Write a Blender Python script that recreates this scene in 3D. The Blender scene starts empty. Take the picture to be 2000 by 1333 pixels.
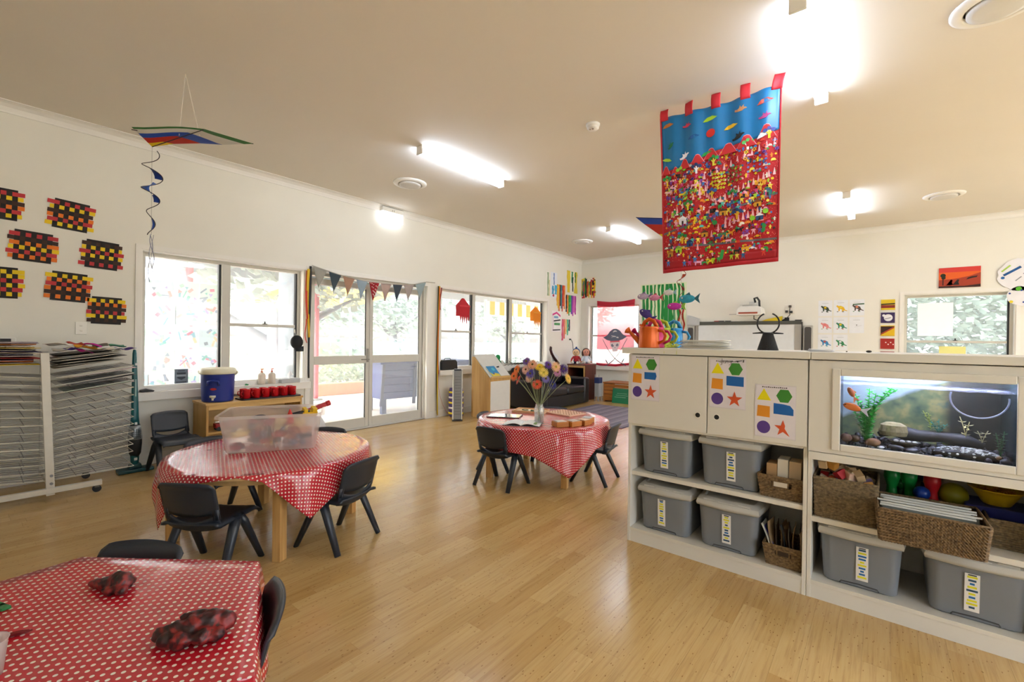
import bpy, bmesh, math, random
from math import sin, cos, pi, radians, sqrt, atan2, hypot
from mathutils import Vector, Matrix, Euler
scene = bpy.context.scene
COL = scene.collection
random.seed(7)

# ------------------------------------------------------------------ camera, sky, sun, exposure
cam_d = bpy.data.cameras.new('camera'); cam = bpy.data.objects.new('camera', cam_d); COL.objects.link(cam)
cam_d.sensor_fit = 'HORIZONTAL'; cam_d.sensor_width = 36.0; cam_d.lens = 15.845; cam_d.clip_start = .02; cam_d.clip_end = 300
def cam_axes(yaw, pitch, roll):
    f = Vector((sin(yaw)*cos(pitch), cos(yaw)*cos(pitch), sin(pitch)))
    r = f.cross(Vector((0, 0, 1))).normalized(); u = r.cross(f)
    return cos(roll)*r + sin(roll)*u, -sin(roll)*r + cos(roll)*u, f
CR, CU, CF = cam_axes(radians(-39.433), radians(-.2213), radians(.7637))
CAM = Vector((0, 0, 1.28))
cam.matrix_world = Matrix(((CR.x, CU.x, -CF.x, CAM.x), (CR.y, CU.y, -CF.y, CAM.y), (CR.z, CU.z, -CF.z, CAM.z), (0, 0, 0, 1)))
scene.camera = cam
scene.view_settings.view_transform = 'Standard'; scene.view_settings.look = 'None'
scene.view_settings.gamma = 1.0; scene.view_settings.use_curve_mapping = False
scene.view_settings.exposure = 1.66
scene.cycles.use_denoising = True
scene.cycles.use_light_tree = False; scene.cycles.max_bounces = 7; scene.cycles.diffuse_bounces = 4; scene.cycles.glossy_bounces = 3
scene.cycles.transmission_bounces = 4; scene.cycles.transparent_max_bounces = 10
scene.cycles.caustics_reflective = False; scene.cycles.caustics_refractive = False
scene.cycles.sample_clamp_indirect = 6.0
scene.cycles.use_adaptive_sampling = True; scene.cycles.adaptive_threshold = 0.05

world = bpy.data.worlds.new('sky'); scene.world = world; world.use_nodes = True
wn = world.node_tree.nodes; wl = world.node_tree.links; wn.clear()
w_out = wn.new('ShaderNodeOutputWorld'); w_bg = wn.new('ShaderNodeBackground'); w_sky = wn.new('ShaderNodeTexSky')
w_sky.sky_type = 'NISHITA'; w_sky.sun_disc = False; w_sky.sun_elevation = radians(48); w_sky.sun_rotation = radians(190)
w_sky.air_density = 1.0; w_sky.dust_density = 4.0; w_sky.ozone_density = 1.0
w_hsv = wn.new('ShaderNodeHueSaturation'); w_hsv.inputs['Saturation'].default_value = .5
wl.new(w_sky.outputs[0], w_hsv.inputs['Color']); wl.new(w_hsv.outputs[0], w_bg.inputs[0])
w_bg.inputs[1].default_value = .8
wl.new(w_bg.outputs[0], w_out.inputs[0])

sun_d = bpy.data.lights.new('sun', 'SUN'); sun_d.energy = 2.2; sun_d.angle = radians(1.5); sun_d.color = (1, .96, .9)
sun = bpy.data.objects.new('sun', sun_d); COL.objects.link(sun); sun.location = (-3, -9, 12)
sun.rotation_euler = Vector((.15, .85, -.9)).to_track_quat('-Z', 'Y').to_euler()
LAMP = 12.5      # strength of the fluorescent diffusers

# ------------------------------------------------------------------ materials
def lin(h):
    if isinstance(h, str):
        h = h.lstrip('#'); v = [int(h[i:i+2], 16)/255 for i in (0, 2, 4)]
    else: v = list(h)
    return tuple((c/12.92 if c <= .04045 else ((c+.055)/1.055)**2.4) for c in v) + (1,)
MC = {}
def M(hexc, rough=.5, metal=0., var=.06, scale=12., bump=0., bscale=60., spec=.5, emit=0., trans=0., thru=0., coat=0., name=None):
    """procedural material: colour with slight noise variation; trans = share of translucent, thru = share of clear see-through"""
    key = (hexc if isinstance(hexc, str) else tuple(hexc), rough, metal, var, scale, bump, bscale, spec, emit, trans, thru, coat)
    if key in MC: return MC[key]
    m = bpy.data.materials.new(name or 'mat_' + str(hexc).strip('#')); m.use_nodes = True
    n = m.node_tree.nodes; l = m.node_tree.links; b = n['Principled BSDF']; out = n['Material Output']
    c = lin(hexc)
    b.inputs['Roughness'].default_value = rough; b.inputs['Metallic'].default_value = metal
    b.inputs['Specular IOR Level'].default_value = spec
    if coat: b.inputs['Coat Weight'].default_value = coat; b.inputs['Coat Roughness'].default_value = .1
    tc = n.new('ShaderNodeTexCoord')
    if var > 0:
        nz = n.new('ShaderNodeTexNoise'); nz.inputs['Scale'].default_value = scale; nz.inputs['Detail'].default_value = 3
        l.new(tc.outputs['Object'], nz.inputs['Vector'])
        mx = n.new('ShaderNodeMix'); mx.data_type = 'RGBA'
        mx.inputs[6].default_value = tuple(x*(1-var) for x in c[:3]) + (1,)
        mx.inputs[7].default_value = tuple(min(1, x*(1+var)) for x in c[:3]) + (1,)
        l.new(nz.outputs[0], mx.inputs[0]); l.new(mx.outputs[2], b.inputs['Base Color'])
    else:
        b.inputs['Base Color'].default_value = c
    if bump:
        nb = n.new('ShaderNodeTexNoise'); nb.inputs['Scale'].default_value = bscale; nb.inputs['Detail'].default_value = 4
        l.new(tc.outputs['Object'], nb.inputs['Vector'])
        bp = n.new('ShaderNodeBump'); bp.inputs['Strength'].default_value = bump; bp.inputs['Distance'].default_value = .01
        l.new(nb.outputs[0], bp.inputs['Height']); l.new(bp.outputs[0], b.inputs['Normal'])
    if emit:
        b.inputs['Emission Color'].default_value = c; b.inputs['Emission Strength'].default_value = emit
    sh = b.outputs[0]
    if trans:
        t = n.new('ShaderNodeBsdfTranslucent'); t.inputs[0].default_value = c
        ms = n.new('ShaderNodeMixShader'); ms.inputs[0].default_value = trans
        l.new(sh, ms.inputs[1]); l.new(t.outputs[0], ms.inputs[2]); sh = ms.outputs[0]
    if thru:
        t = n.new('ShaderNodeBsdfTransparent'); t.inputs[0].default_value = (1, 1, 1, 1)
        ms = n.new('ShaderNodeMixShader'); ms.inputs[0].default_value = thru
        l.new(sh, ms.inputs[1]); l.new(t.outputs[0], ms.inputs[2]); sh = ms.outputs[0]
    if sh is not b.outputs[0]: l.new(sh, out.inputs[0])
    MC[key] = m; return m

def nodes_of(name):
    m = bpy.data.materials.new(name); m.use_nodes = True
    return m, m.node_tree.nodes, m.node_tree.links, m.node_tree.nodes['Principled BSDF'], m.node_tree.nodes['Material Output']
def math_n(n, l, op, a, b=None):
    q = n.new('ShaderNodeMath'); q.operation = op
    for i, v in enumerate((a, b)):
        if v is None: continue
        if isinstance(v, (int, float)): q.inputs[i].default_value = v
        else: l.new(v, q.inputs[i])
    return q.outputs[0]
def ramp_n(n, l, fac, stops):
    q = n.new('ShaderNodeValToRGB'); e = q.color_ramp.elements
    while len(e) < len(stops): e.new(.5)
    for k, (p, c) in enumerate(stops): e[k].position = p; e[k].color = lin(c)
    l.new(fac, q.inputs[0]); return q.outputs[0]

def bamboo(name, island):
    m, n, l, b, o = nodes_of(name)
    if island: rnd = n.new('ShaderNodeNewGeometry').outputs['Random Per Island']
    else: rnd = n.new('ShaderNodeObjectInfo').outputs['Random']
    pos = n.new('ShaderNodeNewGeometry').outputs['Position']
    off = n.new('ShaderNodeCombineXYZ'); l.new(math_n(n, l, 'MULTIPLY', rnd, 37.), off.inputs[0]); l.new(math_n(n, l, 'MULTIPLY', rnd, 91.), off.inputs[1])
    ad = n.new('ShaderNodeVectorMath'); ad.operation = 'ADD'; l.new(pos, ad.inputs[0]); l.new(off.outputs[0], ad.inputs[1])
    mp = n.new('ShaderNodeMapping'); mp.inputs['Scale'].default_value = (75, 3.2, 1); l.new(ad.outputs[0], mp.inputs[0])
    g = n.new('ShaderNodeTexNoise'); g.inputs['Scale'].default_value = 1; g.inputs['Detail'].default_value = 5; g.inputs['Roughness'].default_value = .65
    l.new(mp.outputs[0], g.inputs['Vector'])
    mp2 = n.new('ShaderNodeMapping'); mp2.inputs['Scale'].default_value = (62, 24, 1); l.new(ad.outputs[0], mp2.inputs[0])
    v = n.new('ShaderNodeTexVoronoi'); v.inputs['Scale'].default_value = 1; l.new(mp2.outputs[0], v.inputs['Vector'])
    tick = math_n(n, l, 'LESS_THAN', v.outputs['Distance'], .13)
    base = ramp_n(n, l, rnd, [(0, '#c5a268'), (.2, '#ceae76'), (.6, '#d5b780'), (1, '#caa96f')])
    gr = ramp_n(n, l, g.outputs[0], [(.25, '#b08a58'), (.5, '#f2e6d0'), (.8, '#ffffff')])
    mu = n.new('ShaderNodeMix'); mu.data_type = 'RGBA'; mu.blend_type = 'MULTIPLY'; mu.inputs[0].default_value = .5
    l.new(base, mu.inputs[6]); l.new(gr, mu.inputs[7])
    m2 = n.new('ShaderNodeMix'); m2.data_type = 'RGBA'; m2.blend_type = 'MULTIPLY'
    l.new(math_n(n, l, 'MULTIPLY', tick, .6), m2.inputs[0]); l.new(mu.outputs[2], m2.inputs[6]); m2.inputs[7].default_value = lin('#9c7442')
    l.new(m2.outputs[2], b.inputs['Base Color'])
    b.inputs['Roughness'].default_value = .2; b.inputs['Specular IOR Level'].default_value = .5
    nz = n.new('ShaderNodeTexNoise'); nz.inputs['Scale'].default_value = 260; l.new(pos, nz.inputs['Vector'])
    bp = n.new('ShaderNodeBump'); bp.inputs['Strength'].default_value = .06; bp.inputs['Distance'].default_value = .002
    l.new(nz.outputs[0], bp.inputs['Height']); l.new(bp.outputs[0], b.inputs['Normal'])
    return m

def glass_mat(name, haze=.12, tint=(1, 1, 1, 1), refl=.06):
    m, n, l, b, o = nodes_of(name); n.remove(b)
    t = n.new('ShaderNodeBsdfTransparent'); t.inputs[0].default_value = tint
    g = n.new('ShaderNodeBsdfGlossy'); g.inputs['Roughness'].default_value = .03
    d = n.new('ShaderNodeBsdfTranslucent'); d.inputs[0].default_value = (.95, .97, 1, 1)
    a = n.new('ShaderNodeMixShader'); a.inputs[0].default_value = refl; l.new(t.outputs[0], a.inputs[1]); l.new(g.outputs[0], a.inputs[2])
    c = n.new('ShaderNodeMixShader'); c.inputs[0].default_value = haze; l.new(a.outputs[0], c.inputs[1]); l.new(d.outputs[0], c.inputs[2])
    l.new(c.outputs[0], o.inputs[0]); return m
GLASS = glass_mat('window_glass', .08); DGLASS = glass_mat('door_glass', .07); CLEAR = glass_mat('clear_glass', .0, (.96, .99, .99, 1), .025)

def dotted(name, red, white, pitch=.028, rad=.0046, rough=.16):
    """staggered white dots on red vinyl; dot grid lives in the cloth's UV metres"""
    m, n, l, b, o = nodes_of(name)
    uv = n.new('ShaderNodeUVMap'); uv.uv_map = 'UVMap'
    sx = n.new('ShaderNodeSeparateXYZ'); l.new(uv.outputs[0], sx.inputs[0])
    def cell(ox, oy):
        fx = math_n(n, l, 'SUBTRACT', math_n(n, l, 'FLOORED_MODULO', math_n(n, l, 'ADD', sx.outputs[0], 10+ox), pitch), pitch/2)
        fy = math_n(n, l, 'SUBTRACT', math_n(n, l, 'FLOORED_MODULO', math_n(n, l, 'ADD', sx.outputs[1], 10+oy), pitch), pitch/2)
        d = math_n(n, l, 'SQRT', math_n(n, l, 'ADD', math_n(n, l, 'MULTIPLY', fx, fx), math_n(n, l, 'MULTIPLY', fy, fy)))
        return math_n(n, l, 'LESS_THAN', d, rad)
    k = math_n(n, l, 'MAXIMUM', cell(0, 0), cell(pitch/2, pitch/2))
    mx = n.new('ShaderNodeMix'); mx.data_type = 'RGBA'; l.new(k, mx.inputs[0]); mx.inputs[6].default_value = lin(red); mx.inputs[7].default_value = lin(white)
    l.new(mx.outputs[2], b.inputs['Base Color']); b.inputs['Roughness'].default_value = rough; b.inputs['Specular IOR Level'].default_value = .6
    tc = n.new('ShaderNodeTexCoord'); nz = n.new('ShaderNodeTexNoise'); nz.inputs['Scale'].default_value = 7; nz.inputs['Detail'].default_value = 2
    l.new(tc.outputs['Object'], nz.inputs['Vector'])
    bp = n.new('ShaderNodeBump'); bp.inputs['Strength'].default_value = .25; bp.inputs['Distance'].default_value = .02
    l.new(nz.outputs[0], bp.inputs['Height']); l.new(bp.outputs[0], b.inputs['Normal'])
    return m

def woodm(name, c1, c2, axis=2, scale=30, rough=.45):
    m, n, l, b, o = nodes_of(name)
    tc = n.new('ShaderNodeTexCoord'); mp = n.new('ShaderNodeMapping'); s = [scale]*3; s[axis] = scale*.07; mp.inputs['Scale'].default_value = s
    l.new(tc.outputs['Object'], mp.inputs[0])
    nz = n.new('ShaderNodeTexNoise'); nz.inputs['Scale'].default_value = 1; nz.inputs['Detail'].default_value = 5; l.new(mp.outputs[0], nz.inputs['Vector'])
    l.new(ramp_n(n, l, nz.outputs[0], [(.3, c1), (.7, c2)]), b.inputs['Base Color']); b.inputs['Roughness'].default_value = rough
    return m
def emis(name, col, s):
    m, n, l, b, o = nodes_of(name); n.remove(b); e = n.new('ShaderNodeEmission'); e.inputs[0].default_value = lin(col); e.inputs[1].default_value = s
    l.new(e.outputs[0], o.inputs[0]); return m

# ------------------------------------------------------------------ mesh building
class B:
    def __init__(s): s.v = []; s.f = []; s.uv = None
    def add(s, vs, fs):
        k = len(s.v); s.v += [tuple(x) for x in vs]; s.f += [tuple(i+k for i in f) for f in fs]; return s
    def box(s, c, d, rz=0., rx=0., ry=0., taper=1., tz=None):
        hx, hy, hz = d[0]/2, d[1]/2, d[2]/2; R = Euler((rx, ry, rz)).to_matrix(); vs = []
        for z in (-1, 1):
            t = taper if z > 0 else 1.
            for x, y in ((-1, -1), (1, -1), (1, 1), (-1, 1)):
                vs.append(R @ Vector((x*hx*t, y*hy*(t if tz is None else tz), z*hz)) + Vector(c))
        return s.add(vs, [(3, 2, 1, 0), (4, 5, 6, 7), (0, 1, 5, 4), (1, 2, 6, 5), (2, 3, 7, 6), (3, 0, 4, 7)])
    def bb(s, x0, x1, y0, y1, z0, z1): return s.box(((x0+x1)/2, (y0+y1)/2, (z0+z1)/2), (x1-x0, y1-y0, z1-z0))
    def tube(s, pts, r, n=8, close=False, caps=True, flat=1.):
        P = [Vector(p) for p in pts]; N = len(P); rs = r if isinstance(r, (list, tuple)) else [r]*N
        vs = []; up = Vector((0, 0, 1)); T = []
        for i in range(N):
            a = P[(i-1) % N] if (close or i > 0) else P[i]; b = P[(i+1) % N] if (close or i < N-1) else P[i]
            T.append((b-a).normalized() if (b-a).length > 1e-9 else Vector((0, 0, 1)))
        nrm = T[0].orthogonal().normalized() if abs(T[0].z) > .95 else T[0].cross(up).normalized()
        for i in range(N):
            nrm = (nrm - T[i]*nrm.dot(T[i])); nrm = nrm.normalized() if nrm.length > 1e-6 else T[i].orthogonal().normalized()
            bn = T[i].cross(nrm)
            for k in range(n):
                a = 2*pi*(k+.5)/n; vs.append(P[i] + nrm*cos(a)*rs[i] + bn*sin(a)*rs[i]*flat)
        fs = []
        for i in range(N if close else N-1):
            j = (i+1) % N
            for k in range(n): fs.append((i*n+k, i*n+(k+1) % n, j*n+(k+1) % n, j*n+k))
        if caps and not close: fs += [tuple(reversed(range(n))), tuple((N-1)*n+k for k in range(n))]
        return s.add(vs, fs)
    def cyl(s, p0, p1, r0, r1=None, n=12): return s.tube([p0, p1], [r0, r0 if r1 is None else r1], n)
    def lathe(s, prof, n=16, c=(0, 0, 0), sx=1., sy=1., M4=None):
        vs = []; fs = []; m = len(prof)
        for r, z in prof:
            for k in range(n):
                a = 2*pi*k/n; p = Vector((r*cos(a)*sx, r*sin(a)*sy, z)); p = M4 @ p if M4 else p + Vector(c); vs.append(p)
        for i in range(m-1):
            for k in range(n): fs.append((i*n+k, i*n+(k+1) % n, (i+1)*n+(k+1) % n, (i+1)*n+k))
        if prof[0][0] > 1e-5: fs.append(tuple(reversed(range(n))))
        if prof[-1][0] > 1e-5: fs.append(tuple((m-1)*n+k for k in range(n)))
        return s.add(vs, fs)
    def ball(s, c, r, n=12, m=8, R=None):
        r = (r, r, r) if isinstance(r, (int, float)) else r; vs = []; fs = []; R = R or Matrix.Identity(3)
        vs.append(Vector(c) + R @ Vector((0, 0, -r[2])))
        for i in range(1, m):
            b = -pi/2 + pi*i/m
            for k in range(n): a = 2*pi*k/n; vs.append(Vector(c) + R @ Vector((cos(a)*cos(b)*r[0], sin(a)*cos(b)*r[1], sin(b)*r[2])))
        vs.append(Vector(c) + R @ Vector((0, 0, r[2])))
        for k in range(n): fs.append((0, 1+(k+1) % n, 1+k))
        for i in range(m-2):
            for k in range(n): fs.append((1+i*n+k, 1+i*n+(k+1) % n, 1+(i+1)*n+(k+1) % n, 1+(i+1)*n+k))
        e = len(vs)-1
        for k in range(n): fs.append((e, 1+(m-2)*n+k, 1+(m-2)*n+(k+1) % n))
        return s.add(vs, fs)
    def grid(s, fn, nu, nv, closeu=False):
        vs = [fn(i/nu, j/nv) for j in range(nv+1) for i in range(nu if closeu else nu+1)]; w = nu if closeu else nu+1; fs = []
        for j in range(nv):
            for i in range(nu): fs.append((j*w+i, j*w+(i+1) % w, (j+1)*w+(i+1) % w, (j+1)*w+i))
        return s.add(vs, fs)
    def prism(s, poly, y0, y1):
        """polygon given in (x, z), extruded from depth y0 (front) to y1"""
        n = len(poly); vs = [(p[0], y0, p[1]) for p in poly] + [(p[0], y1, p[1]) for p in poly]
        fs = [tuple(range(n)), tuple(reversed(range(n, 2*n)))] + [(i, i+n, (i+1) % n + n, (i+1) % n) for i in range(n)]
        return s.add(vs, fs)
    def slab(s, poly, z0, z1):
        n = len(poly); vs = [(p[0], p[1], z0) for p in poly] + [(p[0], p[1], z1) for p in poly]
        fs = [tuple(reversed(range(n))), tuple(range(n, 2*n))] + [(i, (i+1) % n, (i+1) % n + n, i+n) for i in range(n)]
        return s.add(vs, fs)
    def xf(s, M4, k0=0): s.v = s.v[:k0] + [tuple(M4 @ Vector(v)) for v in s.v[k0:]]; return s
    def mesh(s, name, mat, smooth=False):
        me = bpy.data.meshes.new(name); me.from_pydata(s.v, [], s.f)
        if mat is not None: me.materials.append(mat)
        bm = bmesh.new(); bm.from_mesh(me); bmesh.ops.recalc_face_normals(bm, faces=bm.faces); bm.to_mesh(me); bm.free()
        if smooth:
            try: me.shade_smooth()
            except Exception: pass
            if smooth == 'auto':
                try: me.set_sharp_from_angle(angle=radians(40))
                except Exception: pass
        me.update(); return me
    def obj(s, name, mat, parent=None, smooth=False, bevel=0., sub=0, solid=0.):
        o = bpy.data.objects.new(name, s.mesh(name, mat, smooth)); COL.objects.link(o)
        if parent is not None: o.parent = parent
        if solid: q = o.modifiers.new('solid', 'SOLIDIFY'); q.thickness = solid; q.offset = 0
        if bevel: q = o.modifiers.new('bevel', 'BEVEL'); q.width = bevel; q.segments = 2; q.limit_method = 'ANGLE'
        if sub: q = o.modifiers.new('sub', 'SUBSURF'); q.levels = sub; q.render_levels = sub
        return o
def tag(o, label, cat, group=None, kind=None):
    o['label'] = label; o['category'] = cat
    if group: o['group'] = group
    if kind: o['kind'] = kind
    return o
def thing(name, label, cat, loc=(0, 0, 0), rz=0., group=None, rx=0., ry=0.):
    o = bpy.data.objects.new(name, None); COL.objects.link(o); o.empty_display_size = .05
    o.location = loc; o.rotation_euler = (rx, ry, rz); return tag(o, label, cat, group)
def at(o, loc, rz=0., rx=0., ry=0.): o.location = loc; o.rotation_euler = (rx, ry, rz); return o
def copy_tree(o, parent=None):
    c = o.copy(); COL.objects.link(c); c.parent = parent
    for ch in list(o.children): copy_tree(ch, c)
    return c
def circ(r, n=16, cx=0, cz=0, rz=None): return [(cx+r*cos(2*pi*k/n), cz+(rz or r)*sin(2*pi*k/n)) for k in range(n)]
def ngon(r, n, a0=0, cx=0, cz=0): return [(cx+r*cos(a0+2*pi*k/n), cz+r*sin(a0+2*pi*k/n)) for k in range(n)]
def star(r, cx=0, cz=0, a0=pi/2, k=.42): return [(cx+(r if i % 2 == 0 else r*k)*cos(a0+pi*i/5), cz+(r if i % 2 == 0 else r*k)*sin(a0+pi*i/5)) for i in range(10)]
def rect(w, h, cx=0, cz=0, a=0):
    return [(cx+x*cos(a)-z*sin(a), cz+x*sin(a)+z*cos(a)) for x, z in ((-w/2, -h/2), (w/2, -h/2), (w/2, h/2), (-w/2, h/2))]
def rrect(w, h, r, n=4):
    p = []
    for cx, cz, a in ((w/2-r, h/2-r, 0), (-w/2+r, h/2-r, pi/2), (-w/2+r, -h/2+r, pi), (w/2-r, -h/2+r, 1.5*pi)):
        p += [(cx+r*cos(a+pi/2*k/n), cz+r*sin(a+pi/2*k/n)) for k in range(n+1)]
    return p
RZ90 = pi/2
XL, YB, ZC = -5.57, 9.35, 3.165     # left wall face, back wall face, ceiling
XR, YF = 4.2, -2.6
# ------------------------------------------------------------------ the setting
WALLM = M('#edeae0', .75, var=.025, scale=3, bump=.03, bscale=180)
CEILM = M('#eae3d7', .8, var=.02, scale=2)
TRIMM = M('#efece5', .45, var=.02)
ALU = M('#cfccc2', .38, var=.03, spec=.5); WHITEM = M('#f1eee6', .4, var=.02); BLACKM = M('#1b1d20', .5, var=.05)
def struct(o, label, cat): return tag(o, label, cat, kind='structure')

def wall_mesh(length, height, thick, holes):
    """local: x along the wall, y into the wall, z up; rectangular holes (x0,x1,z0,z1)"""
    b = B(); xs = sorted(set([0, length] + [h[0] for h in holes] + [h[1] for h in holes]))
    for x0, x1 in zip(xs, xs[1:]):
        mid = (x0+x1)/2; hs = sorted([h for h in holes if h[0] < mid < h[1]], key=lambda h: h[2]); z = 0
        for h in hs:
            if h[2] > z: b.bb(x0, x1, 0, thick, z, h[2])
            z = h[3]
        if z < height: b.bb(x0, x1, 0, thick, z, height)
    return b
W1 = (1.09, 2.69, .72, 2.11); DR = (2.765, 4.645, -.001, 2.10); W2 = (4.94, 7.95, .76, 2.11)
W3 = (-5.37, -4.10, .70, 2.10); W4 = (.245, 1.435, .72, 2.06)
HL = [(h[0]-YF, h[1]-YF, h[2], h[3]) for h in (W1, DR, W2)]
wl_ = struct(at(wall_mesh(YB-YF+.22, 3.4, .22, HL).obj('wall_left', WALLM), (XL, YF, 0), RZ90), 'cream painted wall with windows and glass doors to the verandah', 'wall')
HB = [(h[0]-XL, h[1]-XL, h[2], h[3]) for h in (W3, W4)]
wb_ = struct(at(wall_mesh(XR-XL, 3.4, .22, HB).obj('wall_back', WALLM), (XL, YB, 0)), 'cream painted end wall behind the whiteboard and pirate flag', 'wall')
# unseen right wall; its large windows are added for cool daylight fill
HR = [(1.6, 4.2, .25, 2.4), (4.9, 7.5, .25, 2.4), (8.2, 10.8, .25, 2.4)]
wr_ = struct(at(wall_mesh(YB-YF+.22, 3.4, .22, HR).obj('wall_right', WALLM), (XR, YB+.22, 0), -RZ90), 'cream painted wall beside the camera, out of view', 'wall')
HF = []
wf_ = struct(at(wall_mesh(XR-XL+.44, 3.4, .22, HF).obj('wall_front', WALLM), (XR+.22, YF, 0), pi), 'cream painted wall behind the camera, out of view', 'wall')
struct(B().bb(XL-.22, XR+.22, YF-.22, YB+.22, ZC, ZC+.2).obj('ceiling', CEILM), 'flat warm white plasterboard ceiling over the whole room', 'ceiling')

# floor: slab and bamboo look planks, the 300 that show largest singly
fl = struct(B().bb(XL-.22, XR+.22, YF-.22, YB+.22, -.2, -.0035).obj('floor', M('#8a6a40', .6)), 'honey coloured bamboo plank floor of the playroom', 'floor')
PW, GAP = .092, .0005
BAM, BAM_I = bamboo('bamboo_plank', False), bamboo('bamboo_plank_rest', True)
plen = {}
def plank_mesh(L):
    if L not in plen: plen[L] = B().box((0, 0, -.00165), (PW-GAP, L-GAP, .0033)).mesh('plank', BAM)
    return plen[L]
planks = []; x = XL + PW/2; rs = random.Random(3)
while x < XR:
    y = YF - rs.random()*.8
    while y < YB:
        L = rs.choice((.46, .58, .72, .9)); c = Vector((x, y+L/2, 0)); y += L
        if c.y - L/2 < YF-.2 or c.y + L/2 > YB+.2: continue
        d = c - CAM; w = d.dot(CF); q = 0
        if w > .3:
            px = 1000 + 880.3*d.dot(CR)/w; py = 666.5 - 880.3*d.dot(CU)/w
            if -60 < px < 2060 and py < 1420 and not (c.y > 2.7 and c.x > -1.25*c.y/2.7 and c.x > -1.3-.47*(c.y-2.7)): q = L*PW/w**3
        planks.append((q, c, L))
    x += PW
planks.sort(key=lambda t: -t[0]); rest = B()
for k, (q, c, L) in enumerate(planks):
    if k < 300:
        o = bpy.data.objects.new('plank', plank_mesh(L)); COL.objects.link(o); o.parent = fl; o.location = c
    else: rest.box((c.x, c.y, -.00165), (PW-GAP, L-GAP, .0033))
o = rest.obj('plank', BAM_I, fl); o['kind'] = 'stuff'

# cornice (cove moulding) and skirting
def cove(length):
    p = [(0, ZC-.085), (0, ZC), (-.085, ZC), (-.085, ZC-.007), (-.07, ZC-.008), (-.045, ZC-.018), (-.022, ZC-.04), (-.012, ZC-.07), (-.01, ZC-.085)]
    n = len(p); vs = [(0, y, z) for y, z in p] + [(length, y, z) for y, z in p]
    return B().add(vs, [tuple(range(n)), tuple(reversed(range(n, 2*n)))] + [(i, i+n, (i+1) % n+n, (i+1) % n) for i in range(n)])
struct(at(cove(YB-YF).obj('trim_1', TRIMM), (XL, YF, 0), RZ90), 'cream coved cornice along the window wall', 'cornice')
struct(at(cove(XR-XL-.085).obj('trim_2', TRIMM), (XL+.085, YB, 0)), 'cream coved cornice along the end wall', 'cornice')
def skirt(x0, x1): return B().bb(x0, x1, -.014, 0, 0, .11)
bb_ = skirt(0, DR[0]-YF-.06); bb_.bb(DR[1]-YF+.06, YB-YF, -.014, 0, 0, .11)
struct(at(bb_.obj('baseboard_left', TRIMM, bevel=.003), (XL, YF, 0), RZ90), 'painted skirting board under the windows', 'skirting')
struct(at(skirt(.016, XR-XL).obj('baseboard_back', TRIMM, bevel=.003), (XL, YB, 0)), 'painted skirting board along the end wall', 'skirting')

def bars(x0, x1, z0, z1, t, y0, y1, b=None, tb=None):
    b = b or B(); tb = tb or t
    b.bb(x0, x0+t, y0, y1, z0, z1); b.bb(x1-t, x1, y0, y1, z0, z1); b.bb(x0+t, x1-t, y0, y1, z0, z0+tb); b.bb(x0+t, x1-t, y0, y1, z1-t, z1); return b
def make_window(n, loc, rz, w, h, bays, sash, label, sill=True):
    """local: x right, y into the wall, z up from the foot of the opening"""
    r = thing('window_%d' % n, label, 'window', loc, rz); r['kind'] = 'structure'
    bars(-.045, w+.045, -.0, h+.045, .045, -.012, -.0005).obj('architrave', TRIMM, r)
    bars(.0, w, 0, h, .012, 0, .09).obj('reveal_lining', TRIMM, r)
    bars(.012, w-.012, .012, h-.012, .035, .09, .16).obj('frame', ALU, r, bevel=.002)
    if sill:
        B().bb(-.06, w+.06, -.07, -.0005, -.085, 0).obj('sill', TRIMM, r, bevel=.004)
    for k, (x0, x1, kind) in enumerate(bays):
        if k: B().bb(bays[k-1][1], x0, .07, .16, .04, h-.04).obj('mullion', ALU, r, bevel=.002)
        if kind == 'fixed':
            p = B().bb(x0, x1, .128, .132, .045, h-.045).obj('pane', GLASS, r)
        else:
            B().bb(x0, x1, .138, .142, sash+.012, h-.045).obj('pane', GLASS, r)
            B().bb(x0, x1, .112, .116, .045, sash-.012).obj('pane', GLASS, r)
            B().bb(x0, x1, .098, .152, sash-.017, sash+.017).obj('sash_rail', ALU, r, bevel=.003)
            lt = B().box(((x0+x1)/2, .098, sash+.02), (.05, .02, .008)).box(((x0+x1)/2, .098, sash+.035), (.014, .016, .03)).obj('latch', BLACKM, r)
        B().bb(x1-.022, x1+.001, .095, .137, .046, h-.046).obj('mullion_shade', BLACKM, r)  # black strip stands in for the shaded side of the mullion
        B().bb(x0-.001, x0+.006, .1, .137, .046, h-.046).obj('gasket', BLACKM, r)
    return r
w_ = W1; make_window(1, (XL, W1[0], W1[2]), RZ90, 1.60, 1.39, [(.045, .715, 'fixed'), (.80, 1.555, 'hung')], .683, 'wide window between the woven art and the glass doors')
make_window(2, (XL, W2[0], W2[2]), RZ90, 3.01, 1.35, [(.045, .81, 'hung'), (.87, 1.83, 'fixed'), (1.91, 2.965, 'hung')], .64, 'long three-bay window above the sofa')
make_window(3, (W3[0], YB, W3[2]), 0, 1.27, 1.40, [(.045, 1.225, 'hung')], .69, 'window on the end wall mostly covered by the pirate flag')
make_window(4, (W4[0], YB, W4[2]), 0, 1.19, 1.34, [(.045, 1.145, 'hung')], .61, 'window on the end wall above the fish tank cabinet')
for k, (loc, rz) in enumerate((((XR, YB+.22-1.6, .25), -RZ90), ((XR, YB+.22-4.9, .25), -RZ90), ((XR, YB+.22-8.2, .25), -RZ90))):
    make_window(5+k, loc, rz, 2.6, 2.15, [(.045, 1.26, 'fixed'), (1.33, 2.555, 'fixed')], .64, ('added daylight window at the far end of the right wall, out of view', 'added daylight window in the middle of the right wall, out of view', 'added daylight window right of the camera, out of view')[k])

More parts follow.
